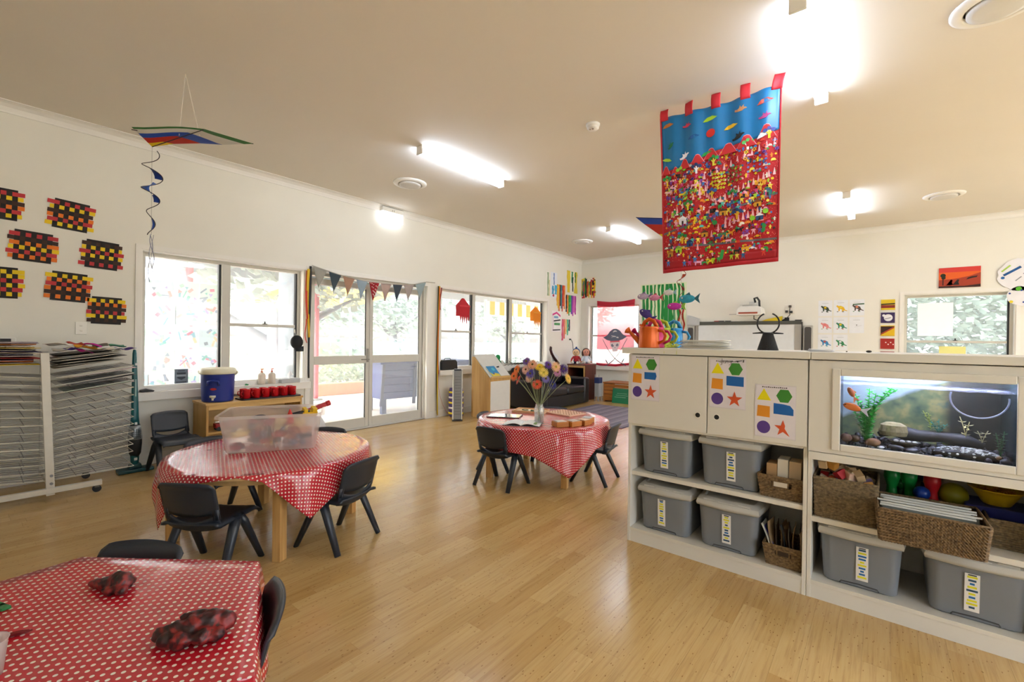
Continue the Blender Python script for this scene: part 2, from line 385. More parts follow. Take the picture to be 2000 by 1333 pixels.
# glazed double doors
def door_leaf(n, y0, y1, label, handle):
    w = y1-y0; r = thing('door_%d' % n, label, 'door', (XL, y0, 0), RZ90); r['kind'] = 'structure'; H = 2.03
    b = B(); b.bb(0, .055, .06, .1, .02, H); b.bb(w-.055, w, .06, .1, .02, H)
    for z0, z1 in ((.02, .15), (.915, 1.025), (H-.075, H)): b.bb(.055, w-.055, .06, .1, z0, z1)
    b.obj('frame', ALU, r, bevel=.003)
    B().bb(.05, w-.05, .078, .083, .14, .92).obj('pane', DGLASS, r); B().bb(.05, w-.05, .078, .083, 1.02, H-.07).obj('pane', DGLASS, r)
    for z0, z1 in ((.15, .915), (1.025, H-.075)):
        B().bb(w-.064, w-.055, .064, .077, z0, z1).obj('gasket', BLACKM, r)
    if handle:
        B().bb(w-.04, w-.012, .05, .06, .93, 1.12).tube([(w-.026, .05, .97), (w-.026, .012, .97), (w-.15, .01, .97)], .008).obj('handle', M('#8d8a85', .3, .8), r)
    return r
door_leaf(1, 2.80, 3.655, 'left leaf of the glazed verandah doors, hung with bunting', True)
door_leaf(2, 3.66, 4.60, 'right leaf of the glazed doors, blue bench showing through it', False)
o = bars(0, 1.88, 0, 2.10, .035, .03, .15, tb=.02).obj('trim_3', ALU, bevel=.002); at(o, (XL, DR[0], 0), RZ90); struct(o, 'pale metal door frame around the glazed doors', 'door frame')
o = B().bb(-.06, -.001, -.014, 0, 0, 2.16).bb(1.881, 1.94, -.014, 0, 0, 2.16).bb(-.001, 1.881, -.014, 0, 2.101, 2.16).obj('trim_4', TRIMM, bevel=.003); at(o, (XL, DR[0], 0), RZ90); struct(o, 'cream architrave around the glazed doors', 'architrave')

# ceiling fittings
LENS = emis('lamp_diffuser', '#d3e1f6', LAMP)
def batten(x, y0, y1, label):
    r = thing('ceiling_light', label, 'ceiling light', (x, (y0+y1)/2, ZC), 0, 'fluorescent battens on the ceiling'); L = y1-y0
    B().bb(-.035, .035, -L/2+.02, L/2-.02, -.022, 0).obj('spine', WHITEM, r)
    p = [(-.036, -.02), (-.04, -.05), (-.034, -.072), (-.02, -.08), (.02, -.08), (.034, -.072), (.04, -.05), (.036, -.02)]
    d = B(); n = len(p); vs = [(a, -L/2+.02, z) for a, z in p] + [(a, L/2-.02, z) for a, z in p]
    d.add(vs, [(i, i+n, (i+1) % n+n, (i+1) % n) for i in range(n)] + [tuple(range(n)), tuple(reversed(range(n, 2*n)))]).obj('diffuser', LENS, r)
    for s in (-1, 1): B().box((0, s*(L/2-.009), -.042), (.086, .018, .084)).obj('end_cap', WHITEM, r, bevel=.006)
    return r
batten(-3.53, 2.82, 4.06, 'lit fluorescent batten nearest the verandah doors'); batten(-.38, 2.86, 4.10, 'large lit fluorescent batten beside the hanging tapestry')
batten(-3.53, 6.75, 7.99, 'lit fluorescent batten left of the second kite'); batten(-.37, 6.93, 8.17, 'lit fluorescent batten right of the tapestry over the end wall')
batten(2.77, 2.86, 4.10, 'added fill batten right of the camera, out of view'); batten(2.77, -1.1, .14, 'added fill batten behind the camera on the right, out of view'); batten(2.77, 6.9, 8.14, 'added fill batten in the right half of the room, out of view')  # unseen battens added to brighten the right half of the room
def vent(x, y, label):
    r = thing('ceiling_vent', label, 'air vent', (x, y, ZC), 0, 'round air vents in the ceiling')
    B().lathe([(.2, 0), (.2, -.008), (.185, -.018), (.15, -.024), (.142, -.02), (.142, 0)], 40).obj('rim', WHITEM, r, True)
    B().lathe([(.13, -.004), (.13, -.03), (.1, -.036), (.0, -.038)], 40).obj('disc', M('#dcd9d2', .5), r, True)
    return r
vent(-4.47, 3.44, 'round ceiling vent nearest the bunting doors'); vent(-4.45, 7.48, 'small far round ceiling vent above the sofa corner'); vent(.57, 7.8, 'round ceiling vent above the sunset picture'); vent(.47, 3.6, 'round ceiling vent at the top right corner')
r = thing('smoke_detector', 'white round smoke detector left of the tapestry', 'smoke detector', (-1.976, 3.474, ZC))
B().lathe([(.06, 0), (.06, -.012), (.052, -.02)], 28).obj('base', WHITEM, r, True); B().lathe([(.05, -.018), (.052, -.035), (.04, -.048), (0, -.05)], 28).obj('cover', M('#e8e3da', .45), r, True)
B().box((.012, -.02, -.05), (.012, .012, .006)).box((-.014, -.024, -.05), (.01, .01, .006)).obj('sensor', M('#8a8278', .5), r)
r = thing('emergency_light', 'glowing white emergency exit light box on the window wall', 'exit light', (XL, 3.93, ZC-.02), RZ90)
B().bb(-.18, .18, -.09, -.013, -.06, -.0).obj('housing', WHITEM, r, bevel=.004)
B().bb(-.175, .175, -.085, -.018, -.2, -.06).obj('lit_panel', emis('exit_panel', '#f4f7ff', 1.4), r, bevel=.006)
for k in range(2): B().bb(-.02+k*.025, -.012+k*.025, -.092, -.0895, -.05, -.025).obj('printed_mark', M('#777777', .5), r)
# ------------------------------------------------------------------ children's chairs
CHM = M('#262d37', .38, var=.08, scale=20, spec=.5, bump=.03, bscale=300)
def make_chair():
    r = thing('child_chair', 'x', 'chair', group='charcoal plastic children\'s chairs')
    def Y(x, z): return -.145 - (z-.3)*.26 + 1.0*x*x
    b = B()
    def panel(u, v):
        x = -.15+.30*u; zb = .366-.022*(1-(x/.15)**2); zt = .522+.011*(1-(x/.15)**2); k = abs(u-.5)*2
        if k > .8: zt -= .018*((k-.8)/.2)**2; zb += .012*((k-.8)/.2)**2
        z = zb+(zt-zb)*v
        return (x, Y(x, z) - (.012 if v > .93 else 0), z)
    b.grid(panel, 16, 8)
    def band(u, v):
        x = -.145+.29*u; s = 1-(x/.145)**2; z = .363-.052*s - v*(.083-.03*s)
        return (x, Y(x, max(z, .3)) + max(0, .3-z)*.6, z)
    b.grid(band, 14, 4)
    for s in (-1, 1): b.grid(lambda u, v: (s*(.118+.032*u), Y(s*(.118+.032*u), .385-.06*v), .385-.06*v), 2, 2)
    b.obj('backrest', CHM, r, True, solid=.011)
    s = B()
    def seat(u, v):
        x = -.165+.33*u; y = -.16+.335*v; k = abs(2*u-1)
        z = .302 - .010*(1-k*k) + (.012*max(0, (.12-v)/.12)**2) - (.028*max(0, (v-.86)/.14)**2) - .012*max(0, (k-.85)/.15)**2
        w = 1 - .06*(1-v); return (x*w, y, z)
    s.grid(seat, 14, 14); s.obj('seat', CHM, r, True, solid=.014)
    for sx in (-1, 1):
        for sy in (-1, 1):
            l = B().tube([(sx*.15, sy*.012, .292), (sx*.158, sy*.045, .245), (sx*.178, sy*.165, .001)], [.03, .027, .019], 8, flat=.8)
            l.obj('leg', CHM, r, True)
    return r
_proto = make_chair(); _first = [True]
def chair(x, y, deg, label):
    o = _proto if _first[0] else copy_tree(_proto); _first[0] = False
    o.location = (x, y, 0); o.rotation_euler = (0, 0, radians(deg-90)); o['label'] = label; return o
chair(-2.83, .87, 125, 'charcoal plastic child chair, back to camera, pulled to the tub table')
chair(-2.64, 1.51, 197, 'charcoal plastic child chair at right side of the tub table')
chair(-3.61, 1.17, 17, 'charcoal child chair behind the tub table, only its curved top shows on the left')
chair(-3.40, 1.75, -58, 'charcoal child chair behind the tub at the right, only its top shows')
chair(-5.17, 1.29, 5, 'charcoal child chair standing against the wall under the window')
chair(-1.92, .26, -53, 'charcoal child chair at the far side of the nearest dotted table')
chair(-1.42, .396, 248, 'charcoal child chair at the right edge of the nearest dotted table')
chair(-2.58, 3.02, 95, 'charcoal child chair in front of the flower table, back to camera')
chair(-2.03, 3.70, 189, 'charcoal child chair at right of the flower table')
chair(-2.95, 3.42, 18, 'charcoal child chair at left of the flower table, mostly behind its cloth')
chair(-2.73, 4.01, -65, 'charcoal child chair behind the flower table, only its top edge shows')

# ------------------------------------------------------------------ tables and dotted cloths
LEGW = woodm('table_leg_wood', '#b98a4e', '#d8ad6e', 2, 40); TOPW = woodm('table_top_wood', '#c89d62', '#dcb77e', 0, 25)
DOT = dotted('dotted_vinyl', '#bf1f2e', '#f6e6dc')
def hex_r(R, a0): return lambda t: R*cos(pi/6)/cos(((t-a0) % (pi/3)) - pi/6)
def table(label, clabel, cx, cy, Rf, leg_pts, hang, H=.522, ripple=.007, spin=0.):
    r = thing('play_table', label, 'table', (cx, cy, 0), 0, 'low wooden play tables')
    N = 72; ring = [(Rf(2*pi*k/N)*cos(2*pi*k/N), Rf(2*pi*k/N)*sin(2*pi*k/N)) for k in range(N)]
    B().slab(ring, H-.025, H-.004).obj('tabletop', TOPW, r)
    for (x, y) in leg_pts: B().box((x-cx, y-cy, (H-.026)/2), (.055, .055, H-.026), rz=spin).obj('leg', LEGW, r, bevel=.004)
    B().slab([(q[0]*.82, q[1]*.82) for q in ring], H-.085, H-.0255).obj('apron', TOPW, r)
    pts = sorted(((radians(d) % (2*pi), h) for d, h in hang.items()))
    def hg(t):
        t %= 2*pi; n = len(pts)
        for i in range(n):
            a, ha = pts[i]; b_, hb = pts[(i+1) % n]; b2 = b_ if b_ > a else b_+2*pi; tt = t if t >= a else t+2*pi
            if a <= tt <= b2: u = (tt-a)/(b2-a+1e-9); return ha+(hb-ha)*u
        return pts[0][1]
    NT, NF, NH = 180, 10, 14; vs = [(0, 0, H)]; uv = [(0, 0)]; fs = []
    rr = random.Random(int(cx*100))
    ph = [rr.random()*6 for _ in range(4)]
    for k in range(NT):
        t = 2*pi*k/NT; R = Rf(t); h = hg(t)
        for j in range(1, NF+1):
            q = R*j/NF; vs.append((q*cos(t), q*sin(t), H + .0012*sin(9*q*cos(t)+ph[0])*sin(7*q*sin(t)+ph[1]))); uv.append((q*cos(t), q*sin(t)))
        for j in range(1, NH+1):
            d = h*j/NH; fold = ripple*(sin(11*t+ph[2])+.7*sin(19*t+ph[3])+1.2)*min(1, d/.12) + .004 + d*.06
            e = min(d, .012); q = R + fold*min(1, d/.03) + e*.3; z = H - max(0, d-.004)
            vs.append((q*cos(t), q*sin(t), z)); uv.append(((R+d)*cos(t), (R+d)*sin(t)))
    T = NF+NH
    for k in range(NT):
        a = 1+k*T; b2 = 1+((k+1) % NT)*T; fs.append((0, a, b2))
        for j in range(T-1): fs.append((a+j, a+j+1, b2+j+1, b2+j))
    me = bpy.data.meshes.new('tablecloth'); me.from_pydata(vs, [], fs); me.materials.append(DOT)
    ul = me.uv_layers.new(name='UVMap')
    c_, s_ = cos(spin), sin(spin)
    for lp in me.loops: u, v = uv[lp.vertex_index]; ul.data[lp.index].uv = (u*c_+v*s_, -u*s_+v*c_)
    me.shade_smooth(); o = bpy.data.objects.new('tablecloth', me); COL.objects.link(o); o.location = (cx, cy, .0006)
    q = o.modifiers.new('solid', 'SOLIDIFY'); q.thickness = .0012; q.offset = 1
    tag(o, clabel, 'tablecloth', 'red dotted vinyl tablecloths'); return r
table('round wooden play table carrying the toy tub', 'red vinyl cloth with white dots under the toy tub', -3.13, 1.32, lambda t: .60,
      [(-2.645, 1.15), (-2.985, 1.80), (-3.65, 1.465), (-3.37, .825)], {-86: .33, -95: .24, -110: .14, -130: .06, -77: .17, -66: .05, -40: .012, -28: .04, -16: .17, -6: .28, 6: .2, 20: .14, 38: .12, 50: .13, 66: .05, 90: .04, 140: .12, 180: .16, 210: .1}, spin=radians(28))
table('round wooden play table with the flower vase', 'red vinyl cloth with white dots under the flower vase', -2.53, 3.57, lambda t: .62,
      [(-2.105, 3.30), (-2.80, 3.105), (-2.95, 3.86), (-2.28, 4.03)], {-126: .1, -112: .13, -98: .2, -78: .2, -62: .22, -48: .3, -35: .40, -24: .3, -10: .18, 20: .16, 50: .12, 100: .15, 140: .3, 180: .12, 215: .1}, spin=radians(15))
table('hexagonal play table at the bottom left corner', 'red dotted vinyl cloth with clay lumps on it, nearest the camera', -1.525, .034, hex_r(.602, radians(38)),
      [(-1.525+.45*cos(radians(a)), .034+.45*sin(radians(a))) for a in (38, 98, 158, 218, 278, 338)], {0: .2, 38: .24, 60: .15, 98: .1, 130: .08, 158: .12, 200: .12, 240: .1, 278: .15, 320: .12}, ripple=.006, spin=radians(8))

# toy tub
def tub(name, label, cat, loc, rz, bw, bd, h, flare, rim, mat, group=None, sub=None):
    r = thing(name, label, cat, loc, rz, group)
    b = B()
    def prof(w, d, z, rad, n=6): return [(x, y, z) for x, y in rrect(w, d, rad, n)]
    rings = [prof(bw-.02, bd-.02, 0, .03), prof(bw, bd, .008, .035), prof(bw+flare, bd+flare, h-.03, .045), prof(bw+flare, bd+flare, h-.006, .045), prof(bw+flare+rim*2, bd+flare+rim*2, h-.004, .05), prof(bw+flare+rim*2+.004, bd+flare+rim*2+.004, h-.022, .052)]
    n = len(rings[0]); vs = [p for q in rings for p in q]; fs = [tuple(reversed(range(n)))]
    for i in range(len(rings)-1):
        for k in range(n): fs.append((i*n+k, i*n+(k+1) % n, (i+1)*n+(k+1) % n, (i+1)*n+k))
    b.add(vs, fs).obj('body', mat, r, 'auto', solid=(0 if mat is FROST else .0025))
    return r
FROST = M('#f1e9e4', .35, var=.02, trans=.5, thru=.62, name='frosted_plastic')
ang = radians(60.4); cx, cy = -3.085-.17*sin(ang), 1.285+.17*cos(ang)
t1 = tub('toy_tub', 'large frosted white plastic tub full of toys on round table', 'storage tub', (cx, cy, .5245), ang, .525, .36, .25, .07, .02, FROST)
rr = random.Random(5)
for k in range(34):
    lx = -.22+.44*((k*.381) % 1); ly = -.12+.24*((k*.618+.1) % 1); lz = .5465+.045*(k//10)+.01*rr.random()
    c = rr.choice(['#c23a2e', '#d9b04a', '#5b6a86', '#b9a6a0', '#e2c98a', '#a83a4a', '#39424e', '#c88a6a'])
    P = Matrix.Rotation(ang, 3, 'Z') @ Vector((lx, ly, 0)) + Vector((cx, cy, lz))
    w = .03+.035*rr.random()
    o = B().box((0, 0, 0), (w*1.6, w, .03)).box((0, 0, .02), (w*.8, w*.5, .014)).obj('toy_block', M(c, .4), bevel=.003)
    at(o, P, rr.random()*3, rr.random()*.5-.25); tag(o, 'plastic toy piece in a heap inside the frosted tub', 'toy', 'toy pieces in the frosted tub')
def ontub(lx, ly, lz): return Matrix.Rotation(ang, 3, 'Z') @ Vector((lx, ly, 0)) + Vector((cx, cy, lz))
tag(at(B().lathe([(.025, -.05), (.022, 0), (.004, .05), (0, .052)], 14).obj('toy_cone', M('#c32a25', .4), smooth=True), ontub(.10, -.10, .735)), 'small red toy cone peeking over the tub rim', 'toy')
o = B().box((0, 0, 0), (.10, .05, .03)).box((.03, 0, .025), (.03, .05, .03)).box((-.03, 0, .025), (.025, .05, .025)).obj('toy_brick', M('#e9bf22', .35), bevel=.003); tag(at(o, ontub(.215, -.03, .745), ang+.4, .3), 'yellow studded toy brick at the right end of the tub', 'toy')
o = B().box((0, 0, 0), (.18, .03, .03)).cyl((.09, 0, 0), (.12, 0, 0), .02).obj('toy_bar', M('#b5202a', .35), bevel=.004); tag(at(o, ontub(.24, .06, .76), ang+.35, 0, -.3), 'dark red toy bar sticking out above the tub rim', 'toy')
o = B().tube([(-.07, 0, 0), (0, 0, .012), (.06, .01, .02)], [.01, .014, .008]).obj('toy_animal', M('#2a2f38', .5), smooth=True); tag(at(o, ontub(.16, -.06, .74), ang), 'thin black toy lying across the toys in the tub', 'toy')
o = B().ball((0, 0, 0), (.045, .025, .02)).obj('toy_disc', M('#22262e', .5), smooth=True); tag(at(o, ontub(-.08, -.08, .735), ang), 'dark rounded toy just showing over the tub front', 'toy')

# things on the nearest table
CLAYM = None
def clay_mat():
    m, n, l, b, o = nodes_of('marbled_clay'); tc = n.new('ShaderNodeTexCoord'); nz = n.new('ShaderNodeTexNoise')
    nz.inputs['Scale'].default_value = 16; nz.inputs['Detail'].default_value = 3; nz.inputs['Distortion'].default_value = 1.6; l.new(tc.outputs['Object'], nz.inputs['Vector'])
    l.new(ramp_n(n, l, nz.outputs[0], [(.34, '#120e10'), (.44, '#3a1518'), (.52, '#7a1f20'), (.6, '#8c2320'), (.68, '#2a2326')]), b.inputs['Base Color']); b.inputs['Roughness'].default_value = .45; return m
CLAYM = clay_mat()
def lump(name, pts, rads, label, loc, rz):
    mb = B()
    for p, q in zip(pts, rads): mb.ball(p, q, 12, 8)
    o = mb.obj(name, CLAYM, smooth=True); q = o.modifiers.new('remesh', 'REMESH'); q.mode = 'VOXEL'; q.voxel_size = .004; q.use_smooth_shade = True
    q = o.modifiers.new('smooth', 'SMOOTH'); q.iterations = 4
    tx = bpy.data.textures.new('lump', 'CLOUDS'); tx.noise_scale = .018; q = o.modifiers.new('disp', 'DISPLACE'); q.texture = tx; q.strength = .013; q.mid_level = .5
    tag(at(o, loc, rz), label, 'modelling clay', 'lumps of marbled modelling clay'); return o
lump('clay_lump', [(-.05, 0, .014), (-.02, 0, .018), (.015, .005, .026), (.04, .0, .028), (.03, .02, .02), (.05, -.018, .016), (.02, -.024, .014)], [(.03, .014, .013), (.03, .02, .017), (.028, .024, .025), (.025, .022, .027), (.02, .02, .02), (.02, .016, .016), (.02, .014, .014)],
     'small pointed lump of dark red and black clay on dotted cloth', (-1.748, .281, .524), radians(32))
lump('clay_lump', [(-.06, -.01, .02), (-.03, -.012, .026), (0, -.008, .03), (.035, .004, .032), (.065, .012, .028), (-.04, -.035, .018), (-.01, -.045, .02), (.03, -.035, .02), (.06, -.025, .018), (.0, .015, .045), (.035, .02, .042)],
     [(.03, .02, .02), (.03, .022, .025), (.03, .024, .03), (.03, .025, .03), (.026, .022, .026), (.025, .02, .018), (.024, .02, .02), (.022, .02, .02), (.02, .018, .018), (.04, .012, .014), (.035, .012, .013)],
     'large squashed lump of red and black clay on dotted cloth', (-1.321, .371, .524), radians(50))
tag(at(B().tube([(-.11, 0, .005), (.05, 0, .005), (.07, 0, .005)], [.006, .006, .0015], 6).obj('pencil', M('#6a0c14', .4)), (-1.672, .048, .5245), radians(71)), 'dark red pencil lying at the left edge of the dotted cloth', 'pencil')
r = thing('plastic_cup', 'clear plastic cup cut by the left edge on the dotted cloth', 'cup', (-1.507, .034, .5245))
B().lathe([(.026, 0), (.034, .075), (.036, .078), (.033, .076), (.0245, .003), (0, .003)], 24).obj('body', M('#efe9e6', .2, thru=.5, trans=.3), r, True)
tag(at(B().bb(-.008, .008, -.05, .05, 0, .008).bb(-.03, .03, .03, .05, 0, .008).obj('plastic_tool', M('#1f7a3c', .4), bevel=.002), (-1.845, .03, .5245), radians(20), 0, .0), 'green plastic clay tool at the far left edge of the table', 'clay tool')

# things on the flower table (top at .4945)
TZ = .5245
r = thing('wooden_tray', 'thin wooden tray with leaves and card pieces, left of the vase', 'tray', (-2.827, 3.763, TZ), radians(20))
B().bb(-.17, .17, -.12, .12, 0, .012).obj('base', M('#d9b78c', .5), r, bevel=.003)
B().bb(-.17, .17, -.12, -.108, .012, .022).bb(-.17, .17, .108, .12, .012, .022).bb(-.17, -.158, -.108, .108, .012, .022).bb(.158, .17, -.108, .108, .012, .022).obj('rim', M('#cf9f6e', .5), r)
for k in range(7): tag(at(B().box((0, 0, .004), (.03+.012*(k % 3), .016, .008)).obj('leaf_piece', M(['#2f4a2a', '#3f5a35', '#e8e4da'][k % 3], .6), bevel=.002), (-2.905+.03*k, 3.735+.012*(k % 4), TZ+.0125), k), 'small green or white piece lying in the left wooden tray', 'craft piece', 'pieces in the left wooden tray')
r = thing('slate_board', 'dark edged mirror board on the left of the flower table', 'board', (-2.857, 3.364, TZ), radians(28))
B().slab([(-.15, -.1), (.17, -.1), (.17, .1), (-.1, .1), (-.15, .05)], 0, .008).obj('base', M('#3a2f33', .4), r); B().slab([(-.143, -.094), (.163, -.094), (.163, .094), (-.097, .094), (-.143, .047)], .008, .0095).obj('mirror', M('#cfd6da', .08, .9), r)
r = thing('pegboard', 'pale wooden pegboard with pegs, right of the vase', 'board', (-2.496, 3.919, TZ), radians(-8))
B().bb(-.16, .16, -.13, .13, 0, .014).obj('base', M('#dfb898', .5), r, bevel=.003)
pb = B()
for i in range(8):
    for j in range(6): pb.cyl((-.13+.037*i, -.1+.04*j, .014), (-.13+.037*i, -.1+.04*j, .019), .005, n=6)
pb.obj('peg', M('#b58a6a', .5), r)
r = thing('open_book', 'open picture book at the front of the flower table', 'book', (-2.467, 3.169, TZ), radians(28))
def leafp(s): return B().grid(lambda u, v: (s*.16*u, -.1+.2*v, .006+.022*sin(pi*min(1, u*1.1))*(1-u*.6)), 10, 2)
for s in (-1, 1): leafp(s).obj('page', M('#eef0ee', .5), r, True, solid=.004)
B().bb(.06, .13, -.08, .02, .0165, .0185).obj('picture', M('#7b9a55', .5), r); B().bb(-.165, .165, -.105, .105, 0, .004).obj('cover', M('#5b6066', .5), r)
for k, (a, b_, rz, c) in enumerate(((-2.165, 3.31, 62, '#a8651f'), (-2.095, 3.41, 75, '#b87428'), (-2.057, 3.525, 88, '#9c5a1c'), (-2.085, 3.64, 102, '#b06c24'))):
    r = thing('wooden_arch', 'orange-brown wooden arch piece on the flower table, %s' % ['nearest the book', 'second from the book', 'third from the book', 'furthest from the book'][k], 'wooden toy', (a, b_, TZ), radians(rz), 'wooden arch pieces')
    B().bb(-.06, .06, -.05, .05, 0, .045).obj('block', woodm('arch_wood_%d' % k, c, '#d08a3a', 0, 30), r, bevel=.004)
    B().bb(-.045, .045, -.038, .038, .0452, .05).obj('picture_card', M(['#d9d4cc', '#c9c2b8', '#e2c6b0', '#b9bfc4'][k], .4), r)
r = thing('picture_card', 'grey glossy card lying beside the wooden arch pieces', 'card', (-2.213, 3.490, TZ), radians(20)); B().bb(-.075, .075, -.05, .05, 0, .006).obj('card', M('#b9bdc2', .3), r); B().bb(-.065, .065, -.04, .04, .006, .0066).obj('print', M('#9aa5ad', .35), r)
# ------------------------------------------------------------------ room divider cabinet
CABM = M('#e6e4dd', .42, var=.03, scale=4); CABI = M('#e4e1d8', .5, var=.03)
CY, CD = 2.715, .46
def cabinet_unit(label, x0, x1, shelf_z, grp):
    r = thing('storage_cabinet', label, 'cabinet', ((x0+x1)/2, CY, 0), 0, grp); w = x1-x0; h = w/2
    for s in (-1, 1): B().bb(*sorted((s*h, s*(h-.018))), .0, CD, .0, 1.198).obj('side_panel', CABM, r, bevel=.0015)
    B().bb(-h+.018, h-.018, CD-.012, CD, .0, 1.198).obj('back_panel', CABI, r)
    B().bb(-h+.018, h-.018, .0, CD-.012, .07, .09).obj('bottom_board', CABI, r, bevel=.001)
    B().bb(-h+.018, h-.018, .004, .022, .0, .07).obj('plinth', CABM, r)
    B().bb(-h+.018, h-.018, .012, CD-.012, shelf_z-.026, shelf_z).obj('shelf', CABI, r, bevel=.002)
    return r
uL = cabinet_unit('cream cupboard with two doors over grey tub shelves', -1.253, -.286, .45, 'room divider cabinets')
uR = cabinet_unit('cream cabinet unit with a built-in fish tank opening', -.284, .56, .407, 'room divider cabinets')
for x0, x1, hx in ((-.4815, -.002, -.052), (.002, .4815, .052)):
    d = B().bb(x0+.001, x1-.001, -.018, -.0005, .757, 1.195).obj('door', CABM, uL, bevel=.0015)
    hx = (x1-.049) if hx < 0 else (x0+.05)
    B().tube([(hx+.0155*cos(2*pi*q/24), -.0192, .856+.0155*sin(2*pi*q/24)) for q in range(24)], .0022, 6, close=True).obj('finger_ring', WHITEM, d, True)
    B().cyl((hx, -.0188, .856), (hx, -.0178, .856), .0135, n=20).obj('finger_hole', BLACKM, d)
B().bb(-.465, .465, .0, CD-.012, .742, .757).obj('divider_board', CABI, uL)
# tank fascia
f = B(); H0, H1, G0, G1 = -.158-.138, .425-.138, .79, 1.128
f.bb(-.42, H0, -.018, 0, .742, 1.195); f.bb(H1, .42, -.018, 0, .742, 1.195); f.bb(H0, H1, -.018, 0, .742, G0); f.bb(H0, H1, -.018, 0, G1, 1.195)
fo = f.obj('fascia', CABM, uR)
bars(H0-.03, H1+.03, G0-.03, G1+.03, .034, -.028, -.0185).obj('tank_trim', CABM, fo, bevel=.004)
B().bb(-.42, .42, -.018, 0, .70, .7385).obj('rail', CABM, uR, bevel=.002)
B().bb(-.404, .404, .0, CD-.012, .70, .742).obj('divider_board', CABI, uR)
tag(B().bb(-1.29, -.2765, CY-.035, CY+CD+.02, 1.2, 1.237).obj('worktop', CABM, bevel=.003), 'cream worktop over the two-door cupboard, carrying watering cans', 'worktop', 'room divider worktops')
tag(B().bb(-.2745, .6, CY-.035, CY+CD+.02, 1.2, 1.237).obj('worktop', CABM, bevel=.003), 'cream worktop over the fish tank cabinet', 'worktop', 'room divider worktops')

# shape posters on the doors
def poster(label, cx, cz, w, h, shapes, scrib):
    r = thing('shape_poster', label, 'poster', (cx, CY-.0188, cz), 0, 'laminated shape posters')
    B().bb(-w/2, w/2, -.0012, 0, -h/2, h/2).obj('sheet', M('#e4e0e2', .22), r)
    B().bb(-w/2+.003, w/2-.003, -.0017, -.0012, -h/2+.006, h/2-.006).obj('paper', M('#e9e4ec', .3), r)
    for poly, c, nm in shapes: B().prism([(x*w, z*h) for x, z in poly], -.0024, -.0016).obj(nm, M(c, .45), r)
    tx = B()
    for k in range(13): tx.bb(-.06+.009*k, -.06+.009*k+.0065, -.0021, -.0016, h/2-.0165, h/2-.0165+(.004 if k % 3 else .0055))
    tx.obj('printed_heading', M('#333333', .5), r)
    if scrib: scrib(r)
    return r
Yc, Gc, Oc, Bc, Pc, Rc = '#f0e400', '#3f8f35', '#e8982a', '#1565b5', '#5a3f94', '#dd5a30'
def shp(blue, star_):
    return [([(-.44, .2), (-.09, .2), (-.27, .42)], Yc, 'yellow_triangle'), ([(x/.21*.21+.22, z) for x, z in [(a[0], a[1]*.72) for a in ngon(.19, 6, 0, 0, .3/.72)]], Gc, 'green_hexagon'),
            ([(-.44, -.11), (-.12, -.12), (-.12, .09), (-.42, .1)], Oc, 'orange_square'), (blue, Bc, 'blue_rectangle'),
            ([(x, z*.72) for x, z in circ(.165, 24, -.27, -.31/.72)], Pc, 'purple_circle'), (star_, Rc, 'red_star')]
blue1 = [(-.02, -.02), (.36, -.03), (.4, .05), (.37, .13), (-.02, .13)]; blue2 = [(-.02, -.03), (.44, -.04), (.44, .15), (-.02, .16)]; blue3 = [(-.03, -.04), (.44, -.05), (.44, .06), (.36, .13), (.2, .15), (-.03, .16)]
def st(k=.4): return [(x, z*.72) for x, z in star(.22, .2, -.3/.72, pi/2, k)]
cut = st(); cut[8] = (.24, -.30); cut[7] = (.36, -.44)
def scribble(r):
    t = B(); y = -.0026
    for pts in ([(-.035, .128), (-.04, .12), (-.03, .115), (-.026, .126), (-.03, .105), (-.036, .105)], [(-.02, .126), (-.02, .116), (-.01, .116), (-.01, .126), (-.008, .115)], [(-.003, .125), (.002, .115), (.007, .125)], [(.018, .126), (.010, .12), (.018, .115), (.02, .126), (.02, .108), (.008, .106)], [(-.028, .14), (-.028, .118)]):
        t.tube([(x, y, z) for x, z in pts], .0012, 5)
    t.tube([(.042, y, .128), (.075, y, .132), (.05, y, .122)], .0018, 5).tube([(.082, y, .136), (.08, y, .122)], .003, 5)
    t.obj('handwriting', M('#26262a', .5), r)
    B().bb(-.026, .028, -.003, -.0022, .1275, .1295).obj('pen_line', M('#26262a', .5), r)
poster('shape poster on the left cupboard door, blue shape clipped', -1.14, 1.05, .184, .283, shp(blue1, st()), None)
poster('shape poster with black handwriting across its top', -.664, 1.048, .19, .278, shp(blue2, st()), scribble)
poster('lowest shape poster with a torn red star', -.431, .92, .19, .28, shp(blue3, cut), None)

